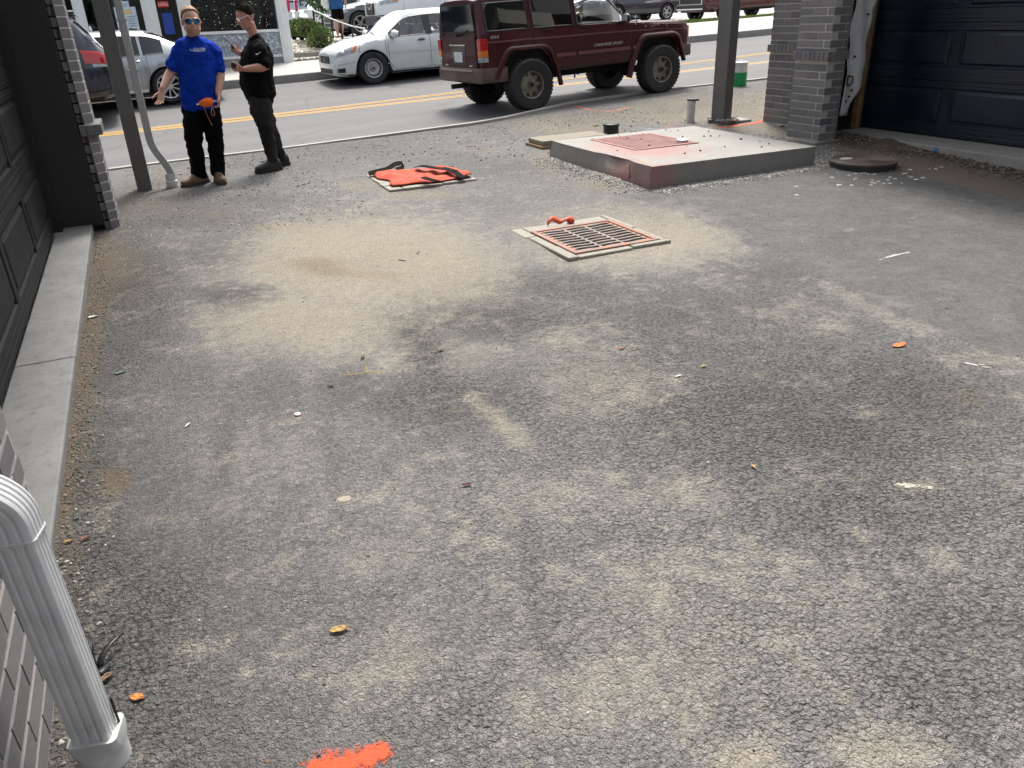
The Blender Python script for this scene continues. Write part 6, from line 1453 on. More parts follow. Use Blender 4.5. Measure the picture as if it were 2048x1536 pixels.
# ---------------- man walking in the lot
lp = V((6.246,26.155,1.204)); gz = float(lotz(lp.x)); GC = thing('person', 'person in blue shirt and black shorts seen from behind beyond the handrail', 'person', (lp.x, lp.y, gz))
L0 = lambda x, y, z: V((lp.x + x, lp.y + y, gz + z))
q = MB(); head(q, L0(-.03, 0, 1.66), (.1, 1, 0)); limb(q, [(L0(-.03, 0, 1.5), .055), (L0(-.03, 0, 1.6), .055)])
for sd, kx in ((-1, -.02), (1, .02)):
    limb(q, [(L0(sd * .09, 0, .85), .09), (L0(sd * .075 + kx, .02 * sd, .48), .06), (L0(sd * .07 + kx, -.01, .30), .058), (L0(sd * .06, 0, .08), .036)])
    limb(q, [(L0(sd * .22, 0, 1.40), .06), (L0(sd * .30, .02, 1.15), .05), (L0(sd * (.31 if sd > 0 else .24), .10, .92), .036)])
    hand(q, L0(sd * (.31 if sd > 0 else .22), .11, .9), (0, .1, -1), (-sd, 0, 0), (0, 1, 0), .3)
    limb(q, [(L0(sd * .06, -.05, .04), .04), (L0(sd * .06, .14, .035), .035)])
skinned(q, 'body', MSK, GC, .012, 3)
q = MB(); limb(q, [(L0(0, 0, .82), .14, .21), (L0(0, 0, 1.1), .14, .20), (L0(0, 0, 1.35), .13, .22), (L0(-.02, 0, 1.5), .09, .12)], 18)
for sd in (-1, 1): limb(q, [(L0(sd * .18, 0, 1.42), .08), (L0(sd * .27, .01, 1.2), .085)])
skinned(q, 'shirt', cloth('denim_blue_cloth', (.03, .10, .26)), GC, .018, 4, disp=.03, dscale=.12)
q = MB(); limb(q, [(L0(0, 0, .9), .13, .19), (L0(0, 0, .78), .13, .19)], 16)
for sd in (-1, 1): limb(q, [(L0(sd * .09, 0, .8), .10), (L0(sd * .095, 0, .56), .105)])
skinned(q, 'shorts', BK, GC, .018, 4)
for sd in (-1, 1):
    q = MB(); sole(q, L0(sd * .06, 0, .006), (0, 1), 1.1, .03); q.build('sandal', BT, GC, world=True)
bg_ = thing('carried_bag', 'white bundle carried under the arm of the person in blue beyond the handrail', 'bag', L0(-.30, .05, 1.02))
q = MB(); q.ball(L0(-.34, .05, 1.0), (.12, .10, .15), 12, 8); q.ball(L0(-.30, .02, .88), (.08, .08, .10), 10, 6); skinned(q, 'cloth', MWH, bg_, .02, 3, disp=.04, dscale=.08)
# ---------------- driver, only arms and lap show
DRV = thing('person', 'driver of the maroon off-road vehicle with a hand on the steering wheel', 'person', JP.location)
DRV.rotation_euler = JP.rotation_euler
q = MB(); sy = .34
limb(q, [((-.12, sy, .98), .13, .17), ((-.20, sy, 1.2), .13, .18), ((-.22, sy, 1.38), .12, .19), ((-.2, sy, 1.5), .06, .08)], 16, up=(1, 0, 0)); 
DM = skinned(q, 'shirt', cloth('driver_shirt', (.05, .06, .08)), DRV, .018, 4, world=False)
q = MB(); head(q, (-.16, sy, 1.63), (1, -.1, 0), s=.98); limb(q, [((-.2, sy, 1.46), .055), ((-.17, sy, 1.58), .055)])
for sd in (1, -1):
    limb(q, [((-.19, sy + sd * .20, 1.40), .05), ((-.02, sy + sd * .26, 1.22), .044), ((.24, sy + sd * .17, 1.34), .03)]); hand(q, (.24, sy + sd * .17, 1.34), (.8, -sd * .3, .25), (.2, 0, -1), (0, -sd, .3), .6)
skinned(q, 'body', MSK, DRV, .010, 3, world=False)
q = MB()
for sd in (1, -1): limb(q, [((-.12, sy + sd * .1, .98), .09), ((.32, sy + sd * .12, 1.05), .07), ((.45, sy + sd * .12, .72), .055)])
skinned(q, 'trousers', JN, DRV, .018, 4, world=False)

# ================================================================ things standing on the drive
r = np.random.default_rng(31)
# ---- concrete pad with access hatch
def pad():
    A, F, Rr = V((4.323,7.934,0.091)), V((4.316,6.276,0.052)), V((6.341,6.325,0.081))
    # top corners sit above: pad is square to the buildings
    x0, x1, y0, y1, zt = 4.28, 6.33, 6.20, 8.27, .255
    t = thing('concrete_pad', 'raised square concrete pad with red dust and a steel hatch beside the garage', 'concrete pad', ((x0 + x1) / 2, (y0 + y1) / 2, .06))
    m, n, b = new_mat('pad_concrete'); L = n.links; P = N(n, 'ShaderNodeNewGeometry').outputs['Position']
    f1 = noise(n, P, 2.4, 7, .65); f2 = noise(n, P, 60, 4, .7); f3 = noise(n, P, 14, 5, .7)
    mp = N(n, 'ShaderNodeMapping'); mp.inputs['Scale'].default_value = (6, 6, .9); L.new(P, mp.inputs[0]); f4 = noise(n, mp.outputs[0], 2.2, 4, .6)
    c = mixc(n, f1, (.20, .196, .182), (.32, .312, .288)); c = mixc(n, ramp(n, f3, [(.5, 0), (.75, .5)]), c, (.20, .19, .175)); c = mixc(n, ramp(n, f2, [(.58, 0), (.75, .4)]), c, (.18, .17, .16))
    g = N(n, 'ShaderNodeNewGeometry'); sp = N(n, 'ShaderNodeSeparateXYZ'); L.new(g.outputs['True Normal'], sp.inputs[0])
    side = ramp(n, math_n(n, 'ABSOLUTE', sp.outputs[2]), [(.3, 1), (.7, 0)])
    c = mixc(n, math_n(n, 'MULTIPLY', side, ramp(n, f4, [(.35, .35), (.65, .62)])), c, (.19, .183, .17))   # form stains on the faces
    at = N(n, 'ShaderNodeAttribute'); at.attribute_name = 'red'
    rf = ramp(n, math_n(n, 'ADD', at.outputs['Fac'], math_n(n, 'MULTIPLY_ADD', f3, .9, -.45)), [(.2, 0), (.85, .75)])
    c = mixc(n, rf, c, mixc(n, f2, (.27, .115, .105), (.34, .20, .18)))
    L.new(c, b.inputs['Base Color']); b.inputs['Roughness'].default_value = .88; bump(n, b, math_n(n, 'ADD', f2, math_n(n, 'MULTIPLY', f3, 2.)), .4, .008)
    # dense box with a chipped left edge
    nx, ny, nz = 42, 44, 7; q = MB()
    X = lambda i: x0 + (x1 - x0) * i / nx; Y = lambda j: y0 + (y1 - y0) * j / ny; Z = lambda k: -.15 + (zt + .15) * k / nz
    rr_ = np.random.default_rng(3)
    chip = np.zeros(ny + 1)
    for j in range(ny + 1):
        y = Y(j); chip[j] = .014 + .055 * max(0, math.sin((y - 6.5) * 4.2)) * (1 if 6.5 < y < 7.4 else .25) + rr_.uniform(0, .008)
    ztop = lambda x, y: zt - .004 * (x - x0)
    q.grid([[(X(i) + (chip[j] if i == 0 else 0), Y(j), ztop(X(i), Y(j))) for j in range(ny + 1)] for i in range(nx + 1)][::-1])
    def wall(pts, ofs):
        rows_ = []
        for k in range(nz + 1):
            row = []
            for n_, (x, y) in enumerate(pts):
                zz = Z(k) if k < nz else ztop(x, y)
                d = ofs(n_, k); row.append((x + d[0], y + d[1], zz))
            rows_.append(row)
        q.grid(rows_)
    wall([(X(0), Y(ny - j)) for j in range(ny + 1)], lambda n_, k: ((chip[ny - n_] * (1. if k == nz else .7 if k == nz - 1 else .18 if k == nz - 2 else 0) + .004 * math.sin(n_ * .9 + k), 0)))
    wall([(X(i), Y(0)) for i in range(nx + 1)], lambda n_, k: (chip[0] if (n_ == 0 and k == nz) else 0, .003 * math.sin(n_ * .7 + k * 1.3)))
    wall([(X(nx), Y(j)) for j in range(ny + 1)], lambda n_, k: (0, 0)); wall([(X(nx - i), Y(ny)) for i in range(nx + 1)], lambda n_, k: (0, 0))
    o = q.build('slab', m, t, world=True, smooth=35)
    cs = np.array([tuple(v.co) for v in o.data.vertices]) + np.array(t.location)
    xx, yy, zz = cs.T
    top = np.exp(-(((xx - 4.85) / .55) ** 2 + ((yy - 7.2) / .75) ** 2)) * (zz > .22) * 1.05
    lf = (xx < x0 + .12) * np.exp(-((yy - 6.62) / .45) ** 2) * (1.1 - 1.6 * np.clip(zz - .02, 0, 1) * 1.2)
    fr_ = (yy < y0 + .05) * np.exp(-((xx - 4.32) / .30) ** 2) * .95
    at = o.data.attributes.new('red', 'FLOAT', 'POINT'); at.data.foreach_set('value', np.clip(np.maximum(np.maximum(top, lf), fr_), 0, 1.1).astype(np.float32))
    # vertical crack on the left face
    q = MB(); q.tube([(x0 - .001, 6.56, zt - .02), (x0 - .002, 6.55, .15), (x0 - .001, 6.57, .02)], .004, 5); q.build('crack', MT['under'], t, world=True)
    # hatch
    mh = mat('red_checker_plate', (.30, .155, .14), .65, var=.4, vscale=7, bmp=.1)
    h0, h1, g0, g1 = 4.72, 5.48, 7.12, 8.0; zz = zt + .004
    ht = MB().box((h0, g0, zt - .01), (h1, g1, zt + .006)).build('hatch', mh, t, world=True, bevel=.004)
    q = MB()
    for i in range(26):
        for j in range(32):
            x, y = h0 + .02 + (h1 - h0 - .04) * i / 25, g0 + .02 + (g1 - g0 - .04) * j / 31; a = .785 if (i + j) % 2 else -.785
            q.cbox((x - t.location.x, y - t.location.y, zt + .007 - t.location.z), (.022, .007, .004), a)
    q.build('tread_lug', mh, ht, kind='stuff')
    q = MB(); q.box((h0 - .03, g0 - .03, zt - .01), (h1 + .03, g0 - .006, zt + .006)); q.box((h0 - .03, g1 + .006, zt - .01), (h1 + .03, g1 + .03, zt + .006)); q.box((h0 - .03, g0 - .006, zt - .01), (h0 - .006, g1 + .006, zt + .006)); q.box((h1 + .006, g0 - .006, zt - .01), (h1 + .03, g1 + .006, zt + .006))
    q.build('hatch_frame', mat('dull_red_steel', (.30, .12, .10), .6, var=.3), t, world=True)
    cp = thing('jar_lid', 'white round plastic cap lying on the corner of the red hatch', 'cap', (5.40, 7.24, zt + .008))
    MB().lathe([(.062, 0), (.066, .006), (.066, .02), (.058, .026), (.0, .026)], 24, Matrix.Translation((0, 0, 0)), cap=False).build('disc', MPVC, cp, smooth=40)
    return t
pad()
# ---- drain grate set in a concrete collar
GC0, GC1 = V((2.613,5.626,0.020)), V((3.437,4.623,0.012))
def collar(name, label, cat, x0, x1, y0, y1, z, hole, segs, m, th=.001):
    t = thing(name, label, cat, ((x0 + x1) / 2, (y0 + y1) / 2, z - .02)); hx0, hx1, hy0, hy1 = hole; k = 0
    rr_ = np.random.default_rng(int(x0 * 100))
    def pc(a, b):
        q = MB(); q.box((a[0] + .004, a[1] + .004, z - .08), (b[0] - .004, b[1] - .004, z + th + rr_.uniform(-.004, .004))); q.build('concrete_segment', m, t, world=True, bevel=.010)
    for s0, s1 in zip(segs[:-1], segs[1:]): pc((x0 + rr_.uniform(-.015, .01), s0), (hx0, s1))
    pc((hx0, y0), (hx0 + (hx1 - hx0) * .62, hy0)); pc((hx0 + (hx1 - hx0) * .62, y0 + .01), (x1, hy0))
    pc((hx1, hy0), (x1 - .01, hy0 + (hy1 - hy0) * .55)); pc((hx1, hy0 + (hy1 - hy0) * .55), (x1, y1)); pc((hx0, hy1), (hx1, y1 - .01))
    return t
MCW = concrete('collar_concrete', (.19, .178, .15), (.32, .30, .255), .5, 7)
gx0, gx1, gy0, gy1 = 2.56, 3.46, 4.68, 5.66
gz = T(3, 5.1)
GT = collar('drain_grate', 'rusty storm drain grate with orange painted rim in a pale concrete collar', 'drain grate', gx0, gx1, gy0, gy1, gz, (2.655, 3.40, 4.755, 5.50), [gy0, 5.02, 5.36, gy1], MCW)
MRU = mat('rusty_iron', (.20, .165, .145), .7, var=.4, vscale=14, bmp=.3, bscale=60)
mO, n, b = new_mat('orange_sprayed_iron'); P = N(n, 'ShaderNodeNewGeometry').outputs['Position']
f = noise(n, P, 14, 5, .7); n.links.new(mixc(n, ramp(n, f, [(.38, 0), (.54, 1)]), (.44, .13, .07), (.21, .15, .12)), b.inputs['Base Color']); b.inputs['Roughness'].default_value = .75; bump(n, b, noise(n, P, 60, 4, .6), .3, .005)
def iron():
    a0, a1, b0, b1, z = 2.66, 3.395, 4.76, 5.495, gz + .002
    q = MB()
    for lo, hi in (((a0, b0), (a1, b0 + .035)), ((a0, b1 - .035), (a1, b1)), ((a0, b0 + .035), (a0 + .035, b1 - .035)), ((a1 - .035, b0 + .035), (a1, b1 - .035))): q.box((lo[0], lo[1], z - .08), (hi[0], hi[1], z + .006))
    q.build('frame', mO, GT, world=True, bevel=.005)
    ia, ib, ja, jb = a0 + .042, a1 - .042, b0 + .042, b1 - .042
    rim = MB()
    for lo, hi in (((ia, ja), (ib, ja + .022)), ((ia, jb - .022), (ib, jb)), ((ia, ja + .022), (ia + .035, jb - .022)), ((ib - .035, ja + .022), (ib, jb - .022))): rim.box((lo[0], lo[1], z - .05), (hi[0], hi[1], z))
    rim.build('grate_rim', mO, GT, world=True, bevel=.004)
    n_b = 9; L_ = ja + .022; W_ = jb - ja - .044; xa, xb = ia + .035, ib - .035
    for k in range(n_b + 1):
        # wavy bars running across, each one its own part
        y = L_ + W_ * k / n_b; rings = []
        for s in np.linspace(0, 1, 25):
            x = xa + (xb - xa) * s; yy = y + .0065 * math.sin(s * 2.2 * 2 * math.pi + .8); w_ = .0092 if k not in (0, n_b) else .011
            rings.append([(x, yy - w_, z - .045), (x, yy + w_, z - .045), (x, yy + w_, z - .002), (x, yy - w_, z - .002)])
        MB().loft(rings).build('bar', MRU, GT, world=True)
    for s in (.33, .66):
        MB().box((xa + (xb - xa) * s - .011, ja + .02, z - .04), (xa + (xb - xa) * s + .011, jb - .02, z - .004)).build('cross_bar', MRU, GT, world=True)
    MB().box((a0 - .02, b0 - .02, z - .30), (a1 + .02, b1 + .02, z - .12)).build('pit', MT['under'], GT, world=True)
    for y in np.linspace(ja + .05, jb - .05, 9):
        for x in (ia + .025, ib - .025): MB().box((x - .014, y - .012, z - .004), (x + .014, y + .010, z + .0015)).build('slot', MT['under'], GT, world=True)
iron()
# orange tatter of ribbon behind the grate
tp = V((3.008,5.571,0.023)); RB_ = thing('ribbon_scrap', 'orange scrap of marking ribbon standing up behind the drain grate', 'ribbon', tp)
q = MB(); P = []
for i in range(10):
    s = i / 9; c = tp + V((-.16 + .24 * s, .02 * math.sin(s * 6), .012 + .045 * math.sin(s * 3.1) * (.6 + .4 * math.sin(s * 9))))
    P.append([c + V((0, -.012, -.014 + .01 * math.sin(s * 11))), c + V((.008, .010, .022 + .008 * math.sin(s * 7)))])
q.grid(P); o = q.build('ribbon', mat('orange_ribbon', (.55, .085, .035), .6, var=.25, vscale=30), RB_, world=True, smooth=180); o.modifiers.new('t', 'SOLIDIFY').thickness = .003
q = MB(); q.ball(tp + V((.06, 0, .015)), (.04, .028, .024), 8, 6); skinned(q, 'knot', MT.setdefault('orr', mat('orange_cloth', (.42, .052, .02), .85, var=.3, vscale=12, bmp=.3, bscale=25)), RB_, .01, 1, disp=.03, dscale=.03)
# ---- second drain under an orange filter bag with black straps
bx0, bx1, by0, by1 = 2.14, 3.10, 7.62, 8.62; bz = T(2.6, 8.1)
DB = collar('drain_collar', 'pale broken concrete collar under the orange filter bag', 'drain collar', bx0, bx1, by0, by1, bz, (2.28, 2.98, 7.78, 8.46), [by0, 7.84, 8.0, 8.3, by1], MCW, .002)
BG = thing('filter_bag', 'orange fabric drain filter bag with black webbing straps', 'bag', (2.62, 8.1, bz + .03))
ocl = MT['orr']
q = MB(); P = []; nn_ = 34
for i in range(nn_ + 1):
    row = []
    for j in range(nn_ + 1):
        s, t_ = i / nn_, j / nn_; x = 2.20 + .86 * s + .03 * math.sin(t_ * 5) - .02 * math.sin(t_ * 13 + s * 3); y = 7.70 + .80 * t_ + .03 * math.sin(s * 6 + 1) - .015 * math.sin(s * 15)
        ed = min(s, 1 - s, t_, 1 - t_)
        z = bz + .020 + min(ed * .35, .03) * (.7 + .3 * math.sin(s * 7)) + .008 * math.sin(s * 21 + t_ * 9) * min(1, ed * 8) + .009 * math.sin(t_ * 17 - s * 13) * min(1, ed * 8) + (.03 * math.exp(-((s - .95) / .06) ** 2) * (1 - t_))
        row.append((x, y, z))
    P.append(row)
q.grid(P[::-1]); o = q.build('fabric', ocl, BG, world=True, smooth=180); o.modifiers.new('t', 'SOLIDIFY').thickness = .004
MWB = mat('black_webbing', (.006, .006, .006), .9, spec=.1)
def band(pts, w_, name='strap', par=BG, wd=(0, 1, 0)):
    pts = bend([V(p) for p in pts], .05, 5); P = []; wd = V(wd) * w_ / 2
    q = MB().grid([[p - wd, p + wd] for p in pts]); o = q.build(name, MWB, par, world=True); o.modifiers.new('t', 'SOLIDIFY').thickness = .006; return o
z_ = bz + .10
band([(2.15, 8.46, bz + .03), (2.24, 8.46, bz + .045), (2.38, 8.50, bz + .05), (2.48, 8.56, bz + .085), (2.58, 8.56, bz + .09), (2.56, 8.50, bz + .05), (2.46, 8.44, bz + .05)], .085, wd=(.1, .85, .35))
band([(2.66, 8.34, bz + .07), (2.70, 8.28, bz + .085), (2.80, 8.10, bz + .075), (2.86, 7.94, bz + .08), (2.92, 7.80, bz + .072)], .085, wd=(.85, .5, .0))
band([(2.86, 8.06, bz + .078), (2.90, 7.84, bz + .078), (2.92, 7.68, bz + .045), (2.93, 7.62, bz + .03)], .075, wd=(1, .1, 0))
band([(2.52, 7.70, bz + .07), (2.56, 7.64, bz + .055), (2.64, 7.60, bz + .03)], .075, wd=(.9, .3, 0))
# ---- valve box lid, black riser, manhole, cleanout pipes
vb = thing('valve_box', 'flat tan concrete lid on a wooden frame at the left of the raised pad', 'box lid', (4.85, 8.9, T(4.75, 8.9)))
z_ = T(4.75, 8.9)
MB().box((4.38, 8.66, z_ - .05), (5.36, 9.12, z_ + .012)).build('frame', MWD, vb, world=True, bevel=.006)
MB().box((4.405, 8.685, z_ + .012), (5.335, 9.095, z_ + .072)).build('lid', concrete('tan_lid', (.15, .13, .09), (.25, .23, .18), .4, 6), vb, world=True, bevel=.012)
p = V((5.613,9.075,0.146)); rs = thing('riser_pipe', 'short black capped riser pipe behind the raised pad', 'pipe', p)
MB().lathe([(.10, -.05), (.10, .085), (.112, .088), (.112, .11), (.102, .118), (0, .118)], 24, Matrix.Translation((0, 0, 0)), cap=False).build('casing', mat('black_pipe', (.014, .015, .014), .5), rs, smooth=40)
MB().lathe([(.085, .118), (.08, .124), (0, .124)], 24, cap=False).build('cap', mat('dark_cap', (.035, .04, .036), .6, var=.3), rs, smooth=40)
mhc = V((6.603,5.810,0.065)); MH = thing('manhole_cover', 'round brown ringed manhole cover on a black riser by the navy garage door', 'manhole', (mhc.x + .05, mhc.y + .05, T(mhc.x, mhc.y) - .012)); MH.scale = (.95, .95, 1)
MB().lathe([(.34, -.1), (.335, .050), (.325, .055), (0, .055)], 40, cap=False).build('riser_ring', mat('black_riser', (.02, .024, .024), .55), MH, smooth=40)
pr_ = [(.345, .053), (.345, .073), (.335, .077)]
for k in range(9): rr_ = .318 - k * .028; pr_ += [(rr_ + .006, .077), (rr_, .069), (rr_ - .008, .069), (rr_ - .014, .077)]
pr_ += [(0, .075)]
MB().lathe(pr_, 48, cap=False).build('cover', mat('brown_iron', (.095, .070, .055), .65, var=.35, vscale=8, bmp=.2), MH, smooth=30)
MB().lathe([(.062, .077), (.060, .083), (0, .083)], 20, Matrix.Translation((-.12, .12, 0)) @ Matrix.Diagonal((1.2, .9, 1, 1)), cap=False).build('plug', mat('pale_plug', (.40, .42, .40), .7, var=.2), MH)
p = V((6.901,9.091,0.183)); co_ = thing('cleanout_pipe', 'white pvc cleanout pipe with a black band on top near the steel post', 'pipe', p)
MB().lathe([(.055, -.05), (.054, .20), (.058, .205), (.058, .275), (.050, .28), (.0, .28)], 24, cap=False).build('pipe', MPVC, co_, smooth=40)
q = MB(); q.lathe([(.062, .268), (.064, .29), (.056, .292)], 24); q.box((-.02, -.095, .268), (.05, -.05, .292)); q.build('clamp', MT['black'], co_)
p = V((9.796,11.575,0.314)); gp_ = thing('marker_pipe', 'fat white capped pipe with a green wrapped bottom at the road edge', 'pipe', p)
MB().lathe([(.125, -.05), (.122, .22)], 28, cap=False).build('green_wrap', mat('green_wrap', (.0, .26, .075), .45, var=.15), gp_, smooth=40)
MB().lathe([(.121, .221), (.120, .36), (.128, .365), (.128, .385), (.11, .395), (.05, .40), (.05, .415), (0, .417)], 28, cap=False).build('pipe', MPVC, gp_, smooth=40)
# ---- spray paint marks: many thin flecks lying on the ground
def spray_mat(name, col, scale=55):
    m, n, b = new_mat(name); P = N(n, 'ShaderNodeNewGeometry').outputs['Position']; L = n.links
    at = N(n, 'ShaderNodeAttribute'); at.attribute_name = 'cover'
    f1 = noise(n, P, scale, 5, .75); f2 = noise(n, P, scale * .2, 4, .6); f3 = noise(n, P, 320, 3, .7)
    k = math_n(n, 'ADD', at.outputs['Fac'], math_n(n, 'ADD', math_n(n, 'MULTIPLY_ADD', f1, 1.3, -.65), math_n(n, 'ADD', math_n(n, 'MULTIPLY_ADD', f2, .9, -.45), math_n(n, 'MULTIPLY_ADD', f3, 1.3, -.65))))
    al = ramp(n, k, [(.38, 0), (.62, .95)]); L.new(al, b.inputs['Alpha'])
    L.new(mixc(n, f1, tuple(c * .75 for c in col), col), b.inputs['Base Color']); b.inputs['Roughness'].default_value = .8
    bump(n, b, f1, .6, .008); return m
def spray(name, label, pts, wd, m, step, amt=1.0):
    pts = [V((p[0], p[1], 0)) for p in pts]; wd = wd if hasattr(wd, '__len__') else [wd] * len(pts); mx = max(wd) * 2.2
    x0, x1 = min(p.x for p in pts) - mx, max(p.x for p in pts) + mx; y0, y1 = min(p.y for p in pts) - mx, max(p.y for p in pts) + mx
    xs_, ys_ = np.arange(x0, x1, step), np.arange(y0, y1, step); X, Y = np.meshgrid(xs_, ys_, indexing='ij'); c = np.zeros_like(X)
    for i in range(len(pts) - 1):
        a, d = pts[i], pts[i + 1] - pts[i]; t = np.clip(((X - a.x) * d.x + (Y - a.y) * d.y) / d.length_squared, 0, 1)
        w_ = wd[i] + (wd[i + 1] - wd[i]) * t; c = np.maximum(c, amt * 1.15 - np.hypot(X - a.x - d.x * t, Y - a.y - d.y * t) / w_)
    Z = zdrive(X, Y) + .004; q = MB(); idx = {}
    keep = c > -.9
    for i in range(X.shape[0]):
        for j in range(X.shape[1]):
            if keep[i, j]: idx[i, j] = len(q.v); q.v.append((X[i, j], Y[i, j], Z[i, j]))
    for (i, j) in list(idx):
        if (i + 1, j) in idx and (i, j + 1) in idx and (i + 1, j + 1) in idx: q.f.append((idx[i, j], idx[i + 1, j], idx[i + 1, j + 1], idx[i, j + 1]))
    o = q.build(name, m, smooth=180); cv = np.array([c[k] for k in idx], np.float32)
    at = o.data.attributes.new('cover', 'FLOAT', 'POINT')
    if len(at.data) == len(cv): at.data.foreach_set('value', cv)
    return tag(o, label, 'paint mark')
MOP = spray_mat('orange_spray', (.66, .085, .025)); MOF = spray_mat('faded_orange_spray', (.56, .17, .10), 22)
spray('paint_mark', 'bright orange spray mark in the near foreground asphalt', [(0.072,1.337,0.000), (0.136,1.330,0.000), (0.204,1.330,0.000)], [.085, .075, .045], MOP, .012, .84)
spray('paint_mark', 'long faded orange spray line along the kerb behind the riser pipe', [(6.542,11.709,0.219), (6.437,11.040,0.204), (6.576,10.672,0.202), (7.054,10.826,0.219)], .10, MOF, .05, .62)
spray('paint_mark', 'orange spray line beside the steel post footing', [(6.897,8.451,0.168), (7.183,8.400,0.174), (7.375,8.382,0.178), (7.637,8.460,0.188)], .12, MOP, .05, .66)
spray('paint_mark', 'short orange spray mark at the back of the raised pad', [(6.461,9.008,0.169), (6.619,8.966,0.173)], .10, MOF, .04, .6)
spray('paint_mark', 'pale blue spray spot behind the raised pad', [(6.131,9.054,0.161), (6.215,8.919,0.160)], .10, spray_mat('pale_blue_spray', (.35, .52, .62), 22), .04, .65)
spray('paint_mark', 'white chalk line on the dark asphalt at the right', [(4.382,3.588,0.002), (4.549,3.610,0.003), (4.676,3.603,0.003)], .028, spray_mat('white_chalk', (.50, .49, .46)), .012, .72)
spray('paint_mark', 'white spill in the asphalt at the right edge', [(3.397,2.198,0.000), (3.436,2.109,0.000)], .035, spray_mat('grey_spill', (.40, .395, .38)), .012, .62)
spray('paint_mark', 'cream spill in the asphalt near the yellow leaf', [(2.235,1.586,0.000), (2.317,1.516,0.000)], .038, spray_mat('cream_spill', (.46, .44, .37)), .012, .62)
spray('paint_mark', 'faint white smear across the sandy patch left of centre', [(0.169,4.159,-0.001), (0.319,4.193,-0.000), (0.450,4.243,-0.000)], .05, spray_mat('faint_smear', (.30, .30, .295), 30), .02, .35)
# ---- loose stones --------------------------------------------------------------------------------
def rock_mesh(seed, m):
    rr_ = np.random.default_rng(seed); t = (1 + 5 ** .5) / 2
    vs = [V(p).normalized() for p in ((-1, t, 0), (1, t, 0), (-1, -t, 0), (1, -t, 0), (0, -1, t), (0, 1, t), (0, -1, -t), (0, 1, -t), (t, 0, -1), (t, 0, 1), (-t, 0, -1), (-t, 0, 1))]
    fs = [(0, 11, 5), (0, 5, 1), (0, 1, 7), (0, 7, 10), (0, 10, 11), (1, 5, 9), (5, 11, 4), (11, 10, 2), (10, 7, 6), (7, 1, 8), (3, 9, 4), (3, 4, 2), (3, 2, 6), (3, 6, 8), (3, 8, 9), (4, 9, 5), (2, 4, 11), (6, 2, 10), (8, 6, 7), (9, 8, 1)]
    return [tuple(v * rr_.uniform(.65, 1.15)) for v in vs], fs
ROCKS = [rock_mesh(k, None) for k in range(8)]
def stones(name, n, sampler, size, m, seed, zf=None, flat=.6, label=None):
    rr_ = np.random.default_rng(seed); V_, F_ = [], []; base = 0
    zf = zf or (lambda x, y: GZ(x, y))
    for k in range(n):
        x, y, sc = sampler(rr_); s = size * rr_.uniform(.5, 1.4) * sc; vs, fs = ROCKS[k % 8]; a = rr_.uniform(0, 6.28); ca, sa = math.cos(a), math.sin(a); z = zf(x, y) + s * flat * .35
        sx, sy_ = s * rr_.uniform(.8, 1.3), s * rr_.uniform(.6, 1.0)
        V_ += [(x + (vx * sx * ca - vy * sy_ * sa), y + (vx * sx * sa + vy * sy_ * ca), z + vz * s * flat) for vx, vy, vz in vs]; F_ += [(i + base, j + base, l + base) for i, j, l in fs]; base += 12
    me = bpy.data.meshes.new(name); me.from_pydata(V_, [], F_); me.materials.append(m); o = bpy.data.objects.new(name, me); COL.objects.link(o); o['kind'] = 'stuff'; return o
def stone_mat(name, stops):
    m, n, b = new_mat(name); g = N(n, 'ShaderNodeNewGeometry')
    c = ramp(n, g.outputs['Random Per Island'], stops); f = noise(n, g.outputs['Position'], 90, 3, .6)
    n.links.new(mixc(n, ramp(n, f, [(.4, 0), (.8, .3)]), c, (.3, .28, .25)), b.inputs['Base Color']); b.inputs['Roughness'].default_value = .85; return m
MS1 = stone_mat('mixed_gravel', [(0, (.09, .088, .086)), (.35, (.17, .165, .158)), (.7, (.30, .285, .26)), (1, (.50, .48, .44))])
MS2 = stone_mat('dark_grit', [(0, (.03, .03, .03)), (.5, (.09, .088, .085)), (.85, (.2, .19, .175)), (1, (.38, .36, .32))])
MS3 = stone_mat('river_stone', [(0, (.30, .26, .21)), (.5, (.50, .46, .39)), (1, (.68, .66, .60))])
def near_pad(rr_):
    e = rr_.integers(0, 10)
    if e < 4: x, y = rr_.uniform(4.25, 6.45), 6.19 - abs(rr_.normal(0, .14)) * (.45 + .3 * 1); x2 = x
    elif e < 6: x, y = 4.27 - abs(rr_.normal(0, .13)), rr_.uniform(6.2, 8.2)
    else: x, y = 6.35 + abs(rr_.normal(0, .32)), rr_.uniform(5.85, 7.8); x = min(x, 7.4 + .1 * rr_.normal())
    return x, y, 1
stones('gravel', 7500, near_pad, .0105, MS1, 41)
stones('gravel', 3800, lambda rr_: (rr_.uniform(-.3, 7.0), 11.1 - abs(rr_.normal(0, .9)), 1), .0075, MS1, 42)
stones('gravel', 420, lambda rr_: (rr_.uniform(.2, 6.9), rr_.uniform(8.4, 11.0), 1), .014, MS2, 51)
stones('gravel', 1500, lambda rr_: (rr_.uniform(-.3, 1.8), rr_.uniform(6.8, 9.8), 1), .008, MS1, 43)
def anywhere(rr_):
    y = .9 + 9 * rr_.random() ** 1.3; x = rr_.uniform(-.5, 6.9); return x, y, 1
stones('gravel', 1900, anywhere, .0048, MS2, 44); stones('gravel', 420, anywhere, .0058, MS1, 45)
stones('gravel', 900, lambda rr_: (-.56 + abs(rr_.normal(0, .07)), rr_.uniform(1.2, 7.7), 1), .007, MS2, 46)
stones('gravel', 1800, lambda rr_: (rr_.uniform(7, 12), rr_.uniform(8.5, 11.8), 1), .008, MS1, 47)
